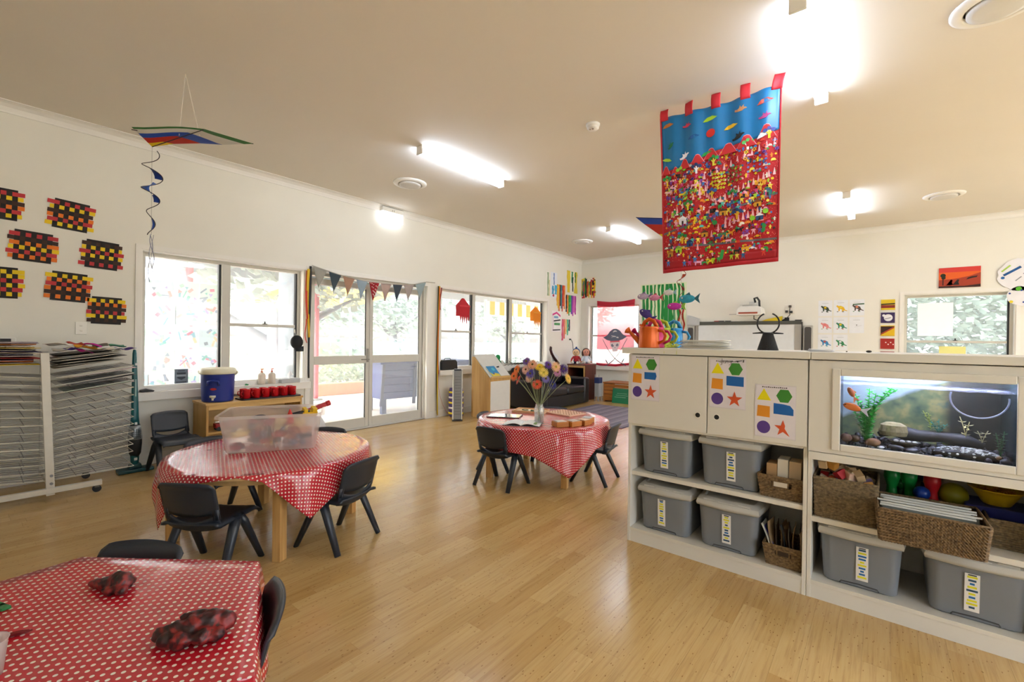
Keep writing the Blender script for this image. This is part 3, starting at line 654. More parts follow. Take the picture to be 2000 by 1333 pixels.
# grey tubs
TUBM = M('#848a92', .32, var=.04, thru=.08, name='grey_tub_plastic'); LIDM = M('#d8d8d4', .3, var=.02, trans=.2, name='grey_tub_lid')
TUB_ROWS = 11
def grey_tub(cx, z, label, seed):
    r = tub('storage_box', label, 'storage box', (cx, CY+.045+.19, z), 0, .285, .36, .262, .03, .004, TUBM, 'grey storage boxes with pale lids')
    def lid(u, v):
        a = 2*pi*u; c, s = cos(a), sin(a); sc = min(1/max(abs(c), 1e-6), 1/max(abs(s), 1e-6)); sc = sc*.72+.28*1.08
        k = [1.03, 1.05, 1.02, .90, .84, .8, 0][int(round(v*6))]; zz = [.235, .25, .268, .282, .284, .276, .276][int(round(v*6))]
        return (.168*c*sc*k, .205*s*sc*k, zz)
    B().grid(lid, 40, 6, True).obj('lid', LIDM, r, 'auto', solid=.003)
    B().bb(-.045, .045, -.207, -.195, .262, .278).bb(-.125, -.06, -.2, -.19, .268, .281).bb(.06, .125, -.2, -.19, .268, .281).obj('lid_clip', LIDM, r, bevel=.003)
    B().tube([(-.075, -.1815, .006), (-.07, -.183, .016), (0, -.184, .02), (.07, -.183, .016), (.075, -.1815, .006)], .003, 6).obj('base_groove', M('#4a4c50', .5), r)
    rr = random.Random(seed); lx = .012*(seed % 3-1)
    tilt = -.0407
    def y_at(zz): return -.1835-.015*(zz/.232)*1.0
    zc = .125; lab = B().box((lx, y_at(zc)-.002, zc), (.047, .0012, .165), rx=.062).obj('paper_label', M('#f2f2f0', .4), r)
    for k in range(10):
        zz = zc+.068-.0148*k; wd = .014+.022*rr.random()
        B().box((lx, y_at(zz)-.0032, zz), (wd, .0008, .0085), rx=.062).obj('highlighted_line', M(rr.choice(['#e8e22a', '#1e6fb5', '#27506f', '#e8e22a']), .5), lab)
    B().box((lx, y_at(.2)-.0032, zc+.077), (.026, .0008, .005), rx=.062).obj('printed_title', M('#3a3a3a', .5), lab)
    return r
grey_tub(-1.035, .451, 'grey lidded storage box on upper shelf, far left', 1); grey_tub(-.665, .451, 'grey lidded storage box on upper shelf beside the small basket', 2)
grey_tub(-1.035, .091, 'grey lidded storage box on bottom shelf, far left', 3); grey_tub(-.672, .091, 'grey lidded storage box on bottom shelf beside the folders', 4)
grey_tub(-.075, .091, 'grey lidded storage box under the tall block basket', 5); grey_tub(.322, .091, 'grey lidded storage box under the long basket at right edge', 6)

# woven baskets
def weave_mat(name, c1, c2):
    m, n, l, b, o = nodes_of(name); tc = n.new('ShaderNodeTexCoord'); nz = n.new('ShaderNodeTexNoise'); nz.inputs['Scale'].default_value = 90; nz.inputs['Detail'].default_value = 4
    l.new(tc.outputs['Object'], nz.inputs['Vector']); l.new(ramp_n(n, l, nz.outputs[0], [(.3, c1), (.7, c2)]), b.inputs['Base Color']); b.inputs['Roughness'].default_value = .75; return m
WV1 = weave_mat('seagrass_brown', '#54412b', '#937752'); WV2 = weave_mat('seagrass_grey', '#5c4e3b', '#968261')
def basket(label, cx, y0, z, w, d, h, flare, mat, pz, pxx, hole=False, rz=0., twist=False):
    """y0 = front face; strands: rows of height pz, stakes every pxx"""
    r = thing('woven_basket', label, 'basket', (cx, y0+d/2, z), rz, 'seagrass baskets')
    per = 2*(w+d); nr = max(6, int(h/pz)); nc = int(per/pxx/2)*2; NU = nc*2; NV = nr*3
    def fn(u, v):
        s = u*per; row = int(v*NV/3); c = rrect(w+flare*v, d+flare*v, .02, 3)
        if s < w: x, y, nx, ny = -w/2+s, -d/2, 0, -1
        elif s < w+d: x, y, nx, ny = w/2, -d/2+(s-w), 1, 0
        elif s < 2*w+d: x, y, nx, ny = w/2-(s-w-d), d/2, 0, 1
        else: x, y, nx, ny = -w/2, d/2-(s-2*w-d), -1, 0
        f = 1+flare/w*v; f2 = 1+flare/d*v; ph = pi*s/pxx
        if twist: bumpv = abs(sin(pi*s/pxx+.9*sin(2*pi*v*nr)))*.0075
        else: bumpv = .006*abs(sin(pi*v*nr))*(.55+.45*cos(ph + pi*row))
        if hole and ny == -1 and abs(x) < w*.22 and .55 < v < .78: bumpv = -.02
        return (x*f+nx*bumpv, y*f2+ny*bumpv, h*v)
    b = B().grid(fn, NU, NV, True)
    b.obj('weave', mat, r, False, solid=.006)
    B().bb(-w/2+.004, w/2-.004, -d/2+.004, d/2-.004, .002, .008).obj('base', mat, r)
    k = [(-1, -1), (1, -1), (1, 1), (-1, 1)]; W, D = (w+flare)/2, (d+flare)/2
    rim = []
    for i in range(4):
        a, c = k[i], k[(i+1) % 4]
        for q in range(10): t = q/10; rim.append(((a[0]+(c[0]-a[0])*t)*W, (a[1]+(c[1]-a[1])*t)*D, h+.002*sin(q*pi)))
    B().tube(rim, .006, 6, close=True).obj('rim', mat, r, True)
    if hole:
        hb = bars(-w*.2, w*.2, h*.55, h*.8, .008, -d/2-flare*.45, -d/2-flare*.45+.006); hb.obj('handle_edge', mat, r)
        B().bb(-w*.2+.006, w*.2-.006, -d/2-flare*.38-.004, -d/2-flare*.38-.002, h*.57, h*.78).obj('handle_gap', M('#3a2c1c', .8) if z < .3 else M('#d9d2c4', .6), r)
    return r
basket('small brown basket with boxes on the upper shelf', -.408, CY+.045, .451, .185, .23, .115, .03, WV1, .009, .016, True)
basket('small brown basket stuffed with folders on the bottom shelf', -.392, CY+.045, .091, .155, .2, .11, .03, WV1, .009, .016, True)
basket('tall square basket full of wooden blocks', -.135, CY+.03, .408, .235, .28, .2, .015, WV2, .0085, .02)
basket('long basket of white folders jutting over the shelf edge', .163, 2.612, .408, .325, .255, .142, .025, WV1, .012, .0105, False, radians(2), True)
basket('low basket with dominoes at the right edge', .465, 2.84, .408, .19, .25, .118, .01, WV2, .0095, .018)
def card_box(x, y, z, w, d, h, c, label): tag(at(B().bb(-w/2, w/2, -d/2, d/2, 0, h).obj('card_box', M(c, .6), bevel=.002), (x, y, z)), label, 'box', 'boxes in the small upper basket')
card_box(-.455, 2.83, .462, .05, .1, .165, '#b8956a', 'tan cardboard box at left in the small upper basket'); card_box(-.403, 2.83, .462, .05, .1, .195, '#e6e1d6', 'white box in the middle of the small upper basket'); card_box(-.347, 2.83, .462, .055, .1, .19, '#cdb594', 'beige box at right in the small upper basket')
rr = random.Random(9)
for k in range(13):
    c = ['#8a6f4e', '#b79c78', '#6b6158', '#a98f6a', '#5a4b3c', '#c0a47c', '#4b4f55'][k % 7]; nm = 'paper folder in the small lower basket, %s from the left' % ['', '', '', 'fourth', 'fifth', 'sixth', 'seventh', 'eighth', 'ninth', 'tenth', 'eleventh', 'twelfth', 'last'][k]
    if k == 1: c = '#3f3f9a'; nm = 'violet blue plastic folder in the small lower basket'
    if k == 0: c = '#e3e2dc'; nm = 'white rolled sheet leaning out of the small lower basket'
    if k == 2: c = '#2f6a45'; nm = 'green sheet behind the violet folder in the lower basket'
    hh = .17+.04*rr.random(); tl = -.28+.022*k
    o = B().grid(lambda u, v: (.012*sin(3*v+k)+.01*u*(1-u), -.055+.11*u, hh*v), 4, 6).obj('folder', M(c, .6), smooth=True, solid=.003); tag(at(o, (-.452+.0105*k, 2.85+.02*(k % 3), .101), .25*(rr.random()-.5), 0, tl), nm, 'folder', 'folders in the small lower basket')
cols = ['#c9b394', '#d05a28', '#2a7fb8', '#d8c4a2', '#c9ad84', '#cf9a4a', '#b3202a', '#d9b6a4', '#e0cdb0', '#c8a97e', '#e2ddd2', '#7a6fa0', '#c9b394', '#d8b58c']
for k in range(22):
    i, j = k % 6, (k//6) % 3; x = -.225+.036*i; y = 2.79+.06*j; z = .565+.045*(k % 5 > 2)+(.02 if k < 18 else .06)
    if k % 5 == 2: b = B().cyl((-.02, 0, 0), (.02, 0, 0), .022, n=18)
    elif k % 7 == 3: b = B().prism([(-.028, -.02), (.028, -.02), (0, .022)], -.02, .02)
    else: b = B().box((0, 0, 0), (.046, .036, .04))
    o = b.obj('wooden_block', M(cols[k % 14], .5), bevel=.002); at(o, (x, y, z), k*1.3, .5*sin(k*2.1), .5*cos(k*1.7)); tag(o, '%s wooden block %s in the tall basket heap' % (['tan', 'orange', 'blue', 'cream', 'honey', 'amber', 'red', 'pink', 'pale', 'brown', 'white', 'violet', 'sand', 'peach'][k % 14], ['at the left front', 'near the left front', 'at the front middle', 'right of the front middle', 'near the right front', 'at the right front', 'at the left middle', 'left of centre', 'in the centre', 'right of centre', 'toward the right', 'at the right middle', 'at the left back', 'near the left back', 'at the back middle', 'right of the back middle', 'near the right back', 'at the right back', 'topmost on the left', 'on top left of centre', 'on top at the centre', 'topmost on the right'][k]), 'toy block', 'wooden blocks in the tall basket')
for k in range(8):
    hk = .128; o = B().bb(-.146, .146, -.0012, .0012, 0, hk-.004).obj('file_folder', M('#7f8684', .5)); B().bb(-.155, .155, -.0042, .0042, hk-.007, hk).obj('top_bar', M('#eef0ee', .4), o, bevel=.001); at(o, (.155+.012*(k % 3)-.01*(k % 2), 2.652+.022*k, .428+.004*(k % 2)), radians(2)+.015*(k % 3-1), -.12); tag(o, 'white file folder in the long basket, %s from the front' % ['first', 'second', 'third', 'fourth', 'fifth', 'sixth', 'seventh', 'eighth', 'ninth'][k], 'file folder', 'white file folders in the long basket')  # folder faces greyed to imitate shade between the white top bars
def skittle(x, y, c, label, s=1.):
    r = thing('skittle', label, 'skittle', (x, y, .408), 0, 'plastic skittles')
    B().lathe([(.028, 0), (.036, .01), (.036, .05), (.028, .1), (.021, .14), (.02, .155), (.026, .175), (.033, .2), (.032, .225), (.02, .243), (0, .247)], 22).obj('body', M(c, .3), r, True)
    return r
skittle(.045, 3.0, '#12823c', 'green plastic skittle beside the block basket'); skittle(.112, 3.02, '#159045', 'green plastic skittle in the middle, behind white folders'); skittle(.195, 3.0, '#c9202c', 'red plastic skittle behind the long basket')
def round_skittle(x, y, zc, q, c, label):
    r = thing('skittle', label, 'skittle', (x, y, .408), 0, 'plastic skittles'); h = zc-.408
    B().lathe([(.024, 0), (.03, .006), (.028, .05), (.015, h-q*.9), (.013, h-q*.8)]+[(q*cos(a), h+q*sin(a)) for a in [radians(-62+19*k) for k in range(8)]]+[(0, h+q)], 22).obj('body', M(c, .3), r, True)
round_skittle(.155, 2.955, .56, .033, '#1a3f9a', 'blue round-headed skittle between green and red skittles'); round_skittle(.085, 3.075, .565, .036, '#14743c', 'dark green round-headed skittle behind the two green ones'); round_skittle(.272, 3.03, .56, .055, '#8f8f1e', 'olive yellow round-headed skittle right of the red skittle'); round_skittle(.175, 3.10, .615, .035, '#12377f', 'dark blue round-headed skittle behind the red skittle')
tag(B().bb(.305, .53, 2.95, 3.13, .408, .548).obj('craft_box', M('#1f2a86', .45), bevel=.004), 'dark blue box under the yellow bowl', 'box')
r = thing('yellow_bowl', 'yellow plastic bowl of pasta on the blue box', 'bowl', (.415, 3.03, .549)); B().lathe([(.045, 0), (.05, .006), (.075, .05), (.088, .068), (.098, .072), (.096, .075), (.085, .07), (.07, .05), (.04, .01), (0, .008)], 36).obj('body', M('#d9b91c', .35), r, True)
rr = random.Random(2); pa = B()
for k in range(70): a = rr.random()*6.3; q = .062*sqrt(rr.random()); pa.cyl((q*cos(a), q*sin(a), .05+.012*rr.random()), (q*cos(a)+.014*cos(k), q*sin(a)+.014*sin(k), .055+.012*rr.random()), .003, n=5)
o = pa.obj('pasta_piece', M('#c98f22', .5)); at(o, (.415, 3.03, .553)); tag(o, 'golden dry pasta filling the yellow bowl', 'pasta', kind='stuff')
for k in range(6): tag(at(B().box((0, 0, .005), (.028, .014, .01)).obj('domino', M(['#ece9df', '#1f1f22', '#d9c21e'][k % 3], .4), bevel=.001), (.41+.022*k, 2.86+.012*(k % 3), .502+.006*(k % 2)), k*.7, .2), 'small domino tile lying in the low right basket', 'domino', 'dominoes in the right basket')
tag(at(B().bb(-.08, .08, -.1, .1, 0, .083).obj('game_box', M('#4a3d2c', .6), bevel=.002), (.465, 2.965, .4175)), 'brown game box in the low right basket under the dominoes', 'box')
# ------------------------------------------------------------------ fish tank
TX0, TX1, TZ0, TZ1, TY0, TY1 = -.172, .44, .742, 1.15, CY+.002, CY+.40
tk = thing('fish_tank', 'glass fish tank set into the cabinet, lit from above', 'fish tank', ((TX0+TX1)/2, (TY0+TY1)/2, TZ0)); hw, hd, hh = (TX1-TX0)/2, (TY1-TY0)/2, TZ1-TZ0
B().bb(-hw, hw, -hd, -hd+.004, .006, hh).obj('front_pane', CLEAR, tk)
for s in (-1, 1): B().bb(*sorted((s*hw, s*(hw-.006))), -hd+.004, hd, .006, hh).obj('side_pane', M('#1d2f36', .2), tk)
B().bb(-hw, hw, -hd, hd, 0, .006).obj('base', BLACKM, tk)
def backdrop():
    m, n, l, b, o = nodes_of('tank_backdrop'); tc = n.new('ShaderNodeTexCoord'); sp = n.new('ShaderNodeSeparateXYZ'); l.new(tc.outputs['Object'], sp.inputs[0])
    nz = n.new('ShaderNodeTexNoise'); nz.inputs['Scale'].default_value = 14; nz.inputs['Detail'].default_value = 5; l.new(tc.outputs['Object'], nz.inputs['Vector'])
    g = math_n(n, l, 'SUBTRACT', sp.outputs[2], math_n(n, l, 'ADD', math_n(n, l, 'MULTIPLY', sp.outputs[0], .55), .30))
    g2 = math_n(n, l, 'ADD', g, math_n(n, l, 'MULTIPLY', math_n(n, l, 'SUBTRACT', nz.outputs[0], .5), .03))
    slope = ramp_n(n, l, math_n(n, l, 'ADD', math_n(n, l, 'MULTIPLY', g2, 40.), .5), [(0, '#000000'), (1, '#ffffff')])
    grd = ramp_n(n, l, nz.outputs[0], [(.3, '#2c463c'), (.48, '#5f6a4c'), (.6, '#8a8258'), (.72, '#37635f')])
    dk = ramp_n(n, l, math_n(n, l, 'ADD', math_n(n, l, 'MULTIPLY', sp.outputs[0], 6.), .2), [(0, '#ffffff'), (.75, '#ffffff'), (1, '#4a4a6a')])
    mu = n.new('ShaderNodeMix'); mu.data_type = 'RGBA'; mu.blend_type = 'MULTIPLY'; mu.inputs[0].default_value = 1; l.new(grd, mu.inputs[6]); l.new(dk, mu.inputs[7])
    mx = n.new('ShaderNodeMix'); mx.data_type = 'RGBA'; l.new(slope, mx.inputs[0]); l.new(mu.outputs[2], mx.inputs[6]); mx.inputs[7].default_value = lin('#9fb0c4')
    l.new(mx.outputs[2], b.inputs['Base Color']); b.inputs['Roughness'].default_value = .5; return m
B().bb(-hw+.006, hw-.006, hd-.006, hd, .006, hh).obj('printed_backdrop', backdrop(), tk)
B().grid(lambda u, v: (-hw+.006+(2*hw-.012)*u, -hd+.005+(2*hd-.012)*v, .338+.0015*sin(40*u+3*v)), 30, 6).obj('water_surface', M('#c3c8ee', .08, spec=.8, thru=.5, trans=.2), tk, True)
hood = B().bb(-hw+.01, hw-.01, -hd+.03, hd-.02, .398, .405).obj('light_hood', M('#dfe0f2', .5), tk)
B().cyl((-hw+.03, -.05, .390), (hw-.03, -.05, .390), .008, n=12).obj('lamp_tube', emis('tank_lamp', '#eef0ff', 48.), hood)
tcx, tcy = (TX0+TX1)/2, (TY0+TY1)/2
def rock(x, y, z, r3, c, label, seed, grp='stones in the fish tank', sm=True):
    rr = random.Random(seed); b = B().ball((0, 0, 0), r3, 12, 8); b.v = [tuple(q*(1+.14*(rr.random()-.5)) for q in v) for v in b.v]
    o = b.obj('stone', M(c, .5, var=.25, scale=40), smooth=sm); at(o, (x, y, z), rr.random()*3); tag(o, label, 'stone', grp); return o
gv = B(); rr = random.Random(4)
for k in range(420): gv.ball((TX0+.015+rr.random()*(TX1-TX0-.03), TY0+.012+rr.random()*(TY1-TY0-.03), TZ0+.03+.02*rr.random()), .006+.008*rr.random(), 6, 4)
tag(B().bb(TX0+.008, TX1-.008, TY0+.006, TY1-.008, TZ0+.0065, TZ0+.036).obj('gravel_bed', M('#2e2f36', .8, var=.3, scale=120)), 'dark gravel bed on the tank floor', 'gravel', kind='stuff')
tag(gv.obj('gravel', M('#3d3f4a', .5, var=.35, scale=60), smooth=True), 'dark pebbles covering the tank floor', 'gravel', kind='stuff')
SL = 'dark flat stone on the tank floor'
rock(-.135, 2.78, .815, (.028, .025, .02), '#6b4a42', 'reddish brown stone at the left end of the tank', 1); rock(-.10, 2.80, .812, (.024, .02, .018), '#5a4238', 'brown stone behind the left reddish stone', 2)
rock(-.03, 2.765, .81, (.034, .022, .02), '#8a6248', 'smooth tan brown stone in front of the green plant', 3); rock(.0, 2.74, .795, (.016, .012, .006), '#d8d4dc', 'small white stone at the front of the tank', 4)
rock(.055, 2.76, .80, (.03, .02, .012), '#3c3e4c', 'flat dark slate stone left of the shell bowl', 5); rock(.11, 2.75, .796, (.03, .02, .012), '#4a4a58', 'flat dark slate stone right of the shell bowl', 6); rock(.40, 2.75, .796, (.018, .014, .012), '#3a3c44', 'small dark stone at the right front corner', 7); rock(.385, 2.77, .806, (.01, .01, .009), '#7a5a44', 'tiny brown stone in front of the pebble rock', 8)
o = B().tube([(-.01, 0, .83), (.04, 0, .86), (.09, 0, .85), (.14, 0, .845), (.22, .01, .85), (.3, 0, .845), (.36, 0, .83)], [.012, .03, .034, .028, .026, .03, .015], 10).obj('driftwood', M('#2c2a30', .6, var=.3, scale=30), smooth=True); at(o, (0, 2.93, -.005)); tag(o, 'dark driftwood lying across the back of the tank', 'driftwood')
o = B().lathe([(.0, .0), (.05, .0), (.056, .02), (.05, .05), (.03, .062), (0, .066)], 18, sy=.7).obj('tank_cave', M('#8f8264', .8, var=.7, scale=70)); at(o, (.045, 2.89, .835)); tag(o, 'pale crusty cave ornament in the middle of the tank', 'ornament')
r = thing('shell_bowl', 'dark bowl of white shells in the tank', 'ornament', (.085, 2.80, .80)); B().lathe([(.02, 0), (.045, .012), (.058, .026), (.05, .022), (.0, .014)], 20, sy=.7).obj('bowl', M('#2b2b2e', .5), r, True)
for k in range(4): B().ball((-.03+.022*k, -.005*(k % 2), .026), (.01, .007, .006), 8, 6).obj('shell', M('#e6e2ea', .4), r, True)
pr = thing('pebble_rock', 'low rock crusted with white and black pebbles at right', 'ornament', (.29, 2.80, .785)); B().ball((0, 0, .012), (.115, .05, .03), 16, 10).obj('core', M('#1c1d22', .6), pr, True)
pbs = B(); rr = random.Random(8)
for k in range(130):
    a = rr.random()*6.28; q = sqrt(rr.random()); x, y = .108*q*cos(a), .047*q*sin(a); z = .012+.03*sqrt(max(0, 1-q*q)); pbs.ball((x, y, z), (.0062, .005, .0045), 6, 4)
o = pbs.obj('pebble', M('#d9dce4', .5, var=.2, scale=80), pr, True); o['kind'] = 'stuff'
def plant(label, base, stems, leafc, ll, n, seed, grp='plants in the fish tank'):
    r = thing('tank_plant', label, 'plant', base, 0, grp); rr = random.Random(seed)
    for (dx, dy, dz, bend) in stems:
        b = B(); pts = []
        for i in range(9):
            t = i/8; pts.append((dx*t**(1+bend), dy*t, dz*(t**(1-.35*bend))))
        b.tube(pts, .0016, 5)
        for i in range(n):
            t = .08+.92*i/n; k = min(7, int(t*8)); f = t*8-k; p = Vector(pts[k]).lerp(Vector(pts[k+1]), f)
            for s in range(3):
                a = s*2.1+i*1.3; d = Vector((cos(a), sin(a)*.7, .35)).normalized()*ll*(.8+.4*rr.random()); w = d.cross(Vector((0, 0, 1))).normalized()*ll*.3
                b.add([p, p+d*.5+w, p+d, p+d*.5-w], [(0, 1, 2, 3)])
        b.obj('stem', leafc, r)
    return r
PG = M('#2cc23e', .4, var=.2, scale=60, trans=.25)
plant('tall bright green plastic plant at the left of the tank', (-.052, 2.83, .79), [(-.05, 0, .24, .3), (-.03, .02, .2, .1), (0, 0, .22, 0), (.02, -.01, .17, .1), (-.015, -.015, .15, 0), (.03, .01, .25, .2), (.09, .01, .28, .8), (.11, 0, .275, 1.), (-.07, .01, .18, .4), (.005, .02, .27, .1)], PG, .024, 22, 1)
plant('small teal plant in the middle of the tank', (.21, 2.93, .85), [(-.03, 0, .07, .3), (0, 0, .08, 0), (.03, 0, .06, .4)], M('#1f7d74', .4, var=.2), .018, 4, 2)
plant('small cream leaved plant on the driftwood', (.295, 2.88, .865), [(-.02, 0, .09, .3), (.012, 0, .07, .2)], M('#d8cf9a', .4, var=.2), .02, 3, 3); plant('small pale leaved plant right of the driftwood', (.345, 2.86, .85), [(-.015, 0, .05, .3), (.018, 0, .055, .2)], M('#c9c39c', .4, var=.2), .018, 3, 4)
plant('dark green bushy plant at the right end of the tank', (.4, 2.85, .79), [(-.015, 0, .11, .1), (.01, 0, .12, 0), (0, -.01, .09, .2)], M('#1c6b34', .4, var=.2), .016, 8, 5); plant('thin yellow-green weed behind the pebbles', (.185, 2.96, .87), [(-.03, 0, .09, .4), (-.01, 0, .08, .2)], M('#8f9a3c', .4), .016, 5, 6)
def fish(label, loc, rz, ry, body, tailc, s=1., grp='goldfish'):
    r = thing('goldfish', label, 'fish', loc, rz, grp, 0, ry)
    B().ball((0, 0, 0), (.034*s, .011*s, .016*s), 14, 10).obj('body', M(body, .35, var=.15, scale=60), r, True)
    B().add([(.028*s, 0, 0), (.065*s, .004*s, .02*s), (.055*s, 0, 0), (.068*s, -.004*s, -.02*s)], [(0, 1, 2), (0, 2, 3)]).obj('tail_fin', M(tailc, .4, trans=.3), r, solid=.001)
    B().add([(-.01*s, 0, .014*s), (.018*s, 0, .011*s), (.012*s, 0, .026*s)], [(0, 1, 2)]).obj('dorsal_fin', M(tailc, .4), r, solid=.001)
    for q in (-1, 1): B().ball((-.024*s, q*.008*s, .004*s), .0026*s, 8, 6).obj('eye', BLACKM, r, True)
    return r
fish('orange goldfish with a white tail beside the green plant', (-.112, 2.75, .972), -.2, .25, '#e0701c', '#e6e2ea', 1.1); fish('small rusty orange goldfish swimming upward at the left', (-.118, 2.80, 1.04), .3, 1.1, '#b0582a', '#c97a3a', .8)
o = B().tube([(.325+.09*cos(radians(a)), 0, 1.05+.085*sin(radians(a))) for a in range(165, 366, 8)], .0035, 8).obj('air_hose', M('#c9d2ee', .3, trans=.2), smooth=True); at(o, (0, 2.79, .0)); tag(o, 'white curved air hose at the right of the tank', 'air hose')

# ------------------------------------------------------------------ on the divider top
ZT = 1.2375
def can(x, y, c, c2, label, rz=pi, s=1.):
    r = thing('watering_can', label, 'watering can', (x, y, ZT), rz, 'painted metal watering cans'); m = M(c, .3, .25, var=.06); m2 = M(c2, .3, .25)
    B().lathe([(.064, 0), (.066, .004), (.064, .008), (.0585, .125), (.061, .13), (.0585, .134), (.056, .13), (.061, .008), (0, .006)], 32).obj('body', m, r, True)
    B().tube([(.055, 0, .03), (.085, 0, .058), (.118, 0, .088), (.132, 0, .1)], [.02, .016, .011, .0095], 12).obj('spout', m, r, True)
    Rm = Matrix.Translation((.137, 0, .104)) @ Matrix.Rotation(radians(55), 4, 'Y'); B().lathe([(.008, -.012), (.022, .012), (.024, .015), (.02, .018), (0, .02)], 20, M4=Rm).obj('rose', m, r, True)
    B().tube([(.045, 0, .13), (.03, 0, .165), (0, 0, .182), (-.03, 0, .17), (-.05, 0, .13)], .006, 8, flat=2.2).obj('top_handle', m2, r, True)
    B().tube([(-.055, 0, .11), (-.09, 0, .105), (-.108, 0, .075), (-.095, 0, .045), (-.06, 0, .03)], .005, 8, flat=1.9).obj('side_handle', m2, r, True)
    B().grid(lambda u, v: (.03+.03*v*cos(pi*(u-.5)), .05*sin(pi*(u-.5)), .132+.022*v*(1-abs(2*u-1))), 10, 3).obj('hood', m, r, True, solid=.0015)
can(-1.147, 2.765, '#d9641c', '#cf5c1a', 'orange watering can at the front of the row'); can(-1.163, 2.895, '#c41e62', '#cf3a78', 'magenta watering can behind the orange one')
can(-1.168, 3.025, '#a3b51e', '#b9c83a', 'lime green watering can third in the row'); can(-1.12, 3.125, '#1f86c4', '#3a9ad0', 'blue watering can at the back of the row')
o = B(); rr = random.Random(6)
for k in range(16):
    a = k*.4; o.tube([(0, 0, .006), (.022*cos(a), .014*sin(a), .02+.012*rr.random()), (.04*cos(a), .02*sin(a), .012+.01*rr.random()), (.012*cos(a+.5), .01*sin(a+.5), .005)], .0016, 5)
o.tube([(-.03, -.01, .006), (-.03, -.055, .004), (-.032, -.058, -.03)], .0014, 5).tube([(.03, -.01, .005), (.045, -.056, .004), (.043, -.0585, -.035)], .0014, 5)
o = o.obj('raffia_bow', M('#d9e05a', .6), smooth=True); tag(at(o, (-.985, 2.738, ZT+.001)), 'yellow-green raffia bow with strands over the worktop edge', 'bow')
for k in range(9):
    z = ZT+.0005+.0058*k; w, d = (.125+.01*sin(k*2.3)), .16
    o = B().grid(lambda u, v: (-w+2*w*u, -d/2+d*v, .004+.0035*sin(5*u+k)*u*(k > 4)), 10, 2).obj('paper_sheet', M(['#e2ddd0', '#cfcabb', '#b9b6ab', '#d9d5c6'][k % 4], .7), smooth=True, solid=.0042); at(o, (-.845+.008*sin(k*1.7), 2.90, z), .05*sin(k*3.1)); tag(o, 'off-white newsprint in the pile by the watering cans, %s' % ['bottom one', 'second up', 'third up', 'fourth up', 'middle one', 'fourth from top', 'third from top', 'second from top', 'top one'][k], 'paper', 'newsprint bundles on the worktop')
r = thing('basket_sculpture', 'black woven sculpture with an open ring on top', 'sculpture', (-.50, 2.88, ZT))
def sc(u, v): 
    a = 2*pi*u; q = (.053-.028*v)+.0016*sin(24*a)*cos(pi*22*v); return (q*cos(a), q*sin(a), .094*v)
B().grid(sc, 72, 44, True).obj('woven_cone', M('#1a1a1c', .55, var=.5, scale=80), r)
B().tube([(-.078, 0, .095), (-.04, 0, .098), (0, 0, .096), (.04, 0, .096), (.075, 0, .094)], [.003, .005, .005, .005, .003], 8).lathe([(.026, .09), (.03, .095), (.024, .1), (0, .1)], 20).obj('crossbar', M('#161617', .5), r, True)
B().tube([(.055*sin(t)*(1 if abs(t) > .0 else 1), 0, .152-.055*cos(t)*1.05) for t in [radians(-158+316*k/28) for k in range(29)]], .0042, 8).obj('ring', M('#141415', .45), r, True)
for k in range(5): tag(at(B().grid(lambda u, v: (-.055+.11*u, -.08+.16*v, .001+.006*max(0, .25-u)**1.2*(k == 4)*3), 8, 2).obj('paper_sheet', M('#eeeef0', .6), smooth=True, solid=.0016), (-.255+.004*(k % 3), 2.90, ZT+.0012+.0019*k), .03*k), 'white sheet in the small pile at the worktop joint, %s' % ['bottom one', 'second up', 'middle one', 'second from top', 'top one with a curl'][k], 'paper', 'white sheets at the worktop joint')
tag(at(B().ball((0, 0, 0), (.012, .01, .006), 12, 8).obj('pebble', M('#2a2a26', .5), smooth=True), (-.052, 2.84, ZT+.0055)), 'small dark pebble on the worktop over the tank', 'pebble')
tag(at(B().ball((0, 0, 0), (.004, .004, .003), 8, 6).obj('bead', M('#33302c', .5), smooth=True), (-.14, 2.84, ZT+.003)), 'tiny dark bead on the worktop beside the pebble', 'bead')

# painted fish on thin wire stems
def hfish(x, z, s, c, c2, label, rz=0., y=3.0, ry=0.):
    k = y/2.95; x, z = x*k, 1.28+(z-1.28)*k
    r = thing('fish_ornament', label, 'ornament', (x, y, z), rz, 'painted fish on wire stems', 0, ry)
    B().ball((0, 0, 0), (.042*s, .006, .022*s), 16, 8).obj('body', M(c, .5, var=.35, scale=70), r, True)
    B().prism([(.034*s, 0), (.066*s, .026*s), (.058*s, 0), (.066*s, -.026*s)], -.002, .002).obj('tail', M(c2, .5), r); B().prism([(-.015*s, .018*s), (.02*s, .016*s), (.012*s, .034*s)], -.0015, .0015).obj('fin', M(c2, .5), r)
    B().cyl((-.024*s, -.0066, .005*s), (-.024*s, -.0055, .005*s), .004*s, n=10).obj('eye', M('#f2f2f2', .5), r)
    L_ = z-ZT-.001; B().cyl((0, 0, -.01*s), (L_*sin(ry), 0, -L_*cos(ry)), .0007, n=5).obj('wire_stem', M('#b9bcc0', .4, .6), r)
hfish(-1.27, 1.585, 1., '#b9a6c6', '#7a6a9a', 'pale violet fish on a wire, leftmost over the watering cans'); hfish(-1.19, 1.573, .95, '#d98ab0', '#c8505a', 'round pink fish on a wire over the watering cans'); hfish(-1.095, 1.602, .85, '#dfe4e6', '#8ab0c0', 'white striped fish on a wire, highest of the group')
hfish(-.975, 1.555, 1.25, '#2f9fc0', '#2a6a7a', 'large turquoise fish on a wire with a dark tail', .0); hfish(-1.055, 1.51, 1.1, '#b8289a', '#8ab83a', 'magenta fish on a wire with a green belly', .2); hfish(-1.25, 1.465, 1.2, '#4a3a8a', '#3a2a7a', 'dark purple fish on a wire above the orange watering can', 0, 2.95, .55)
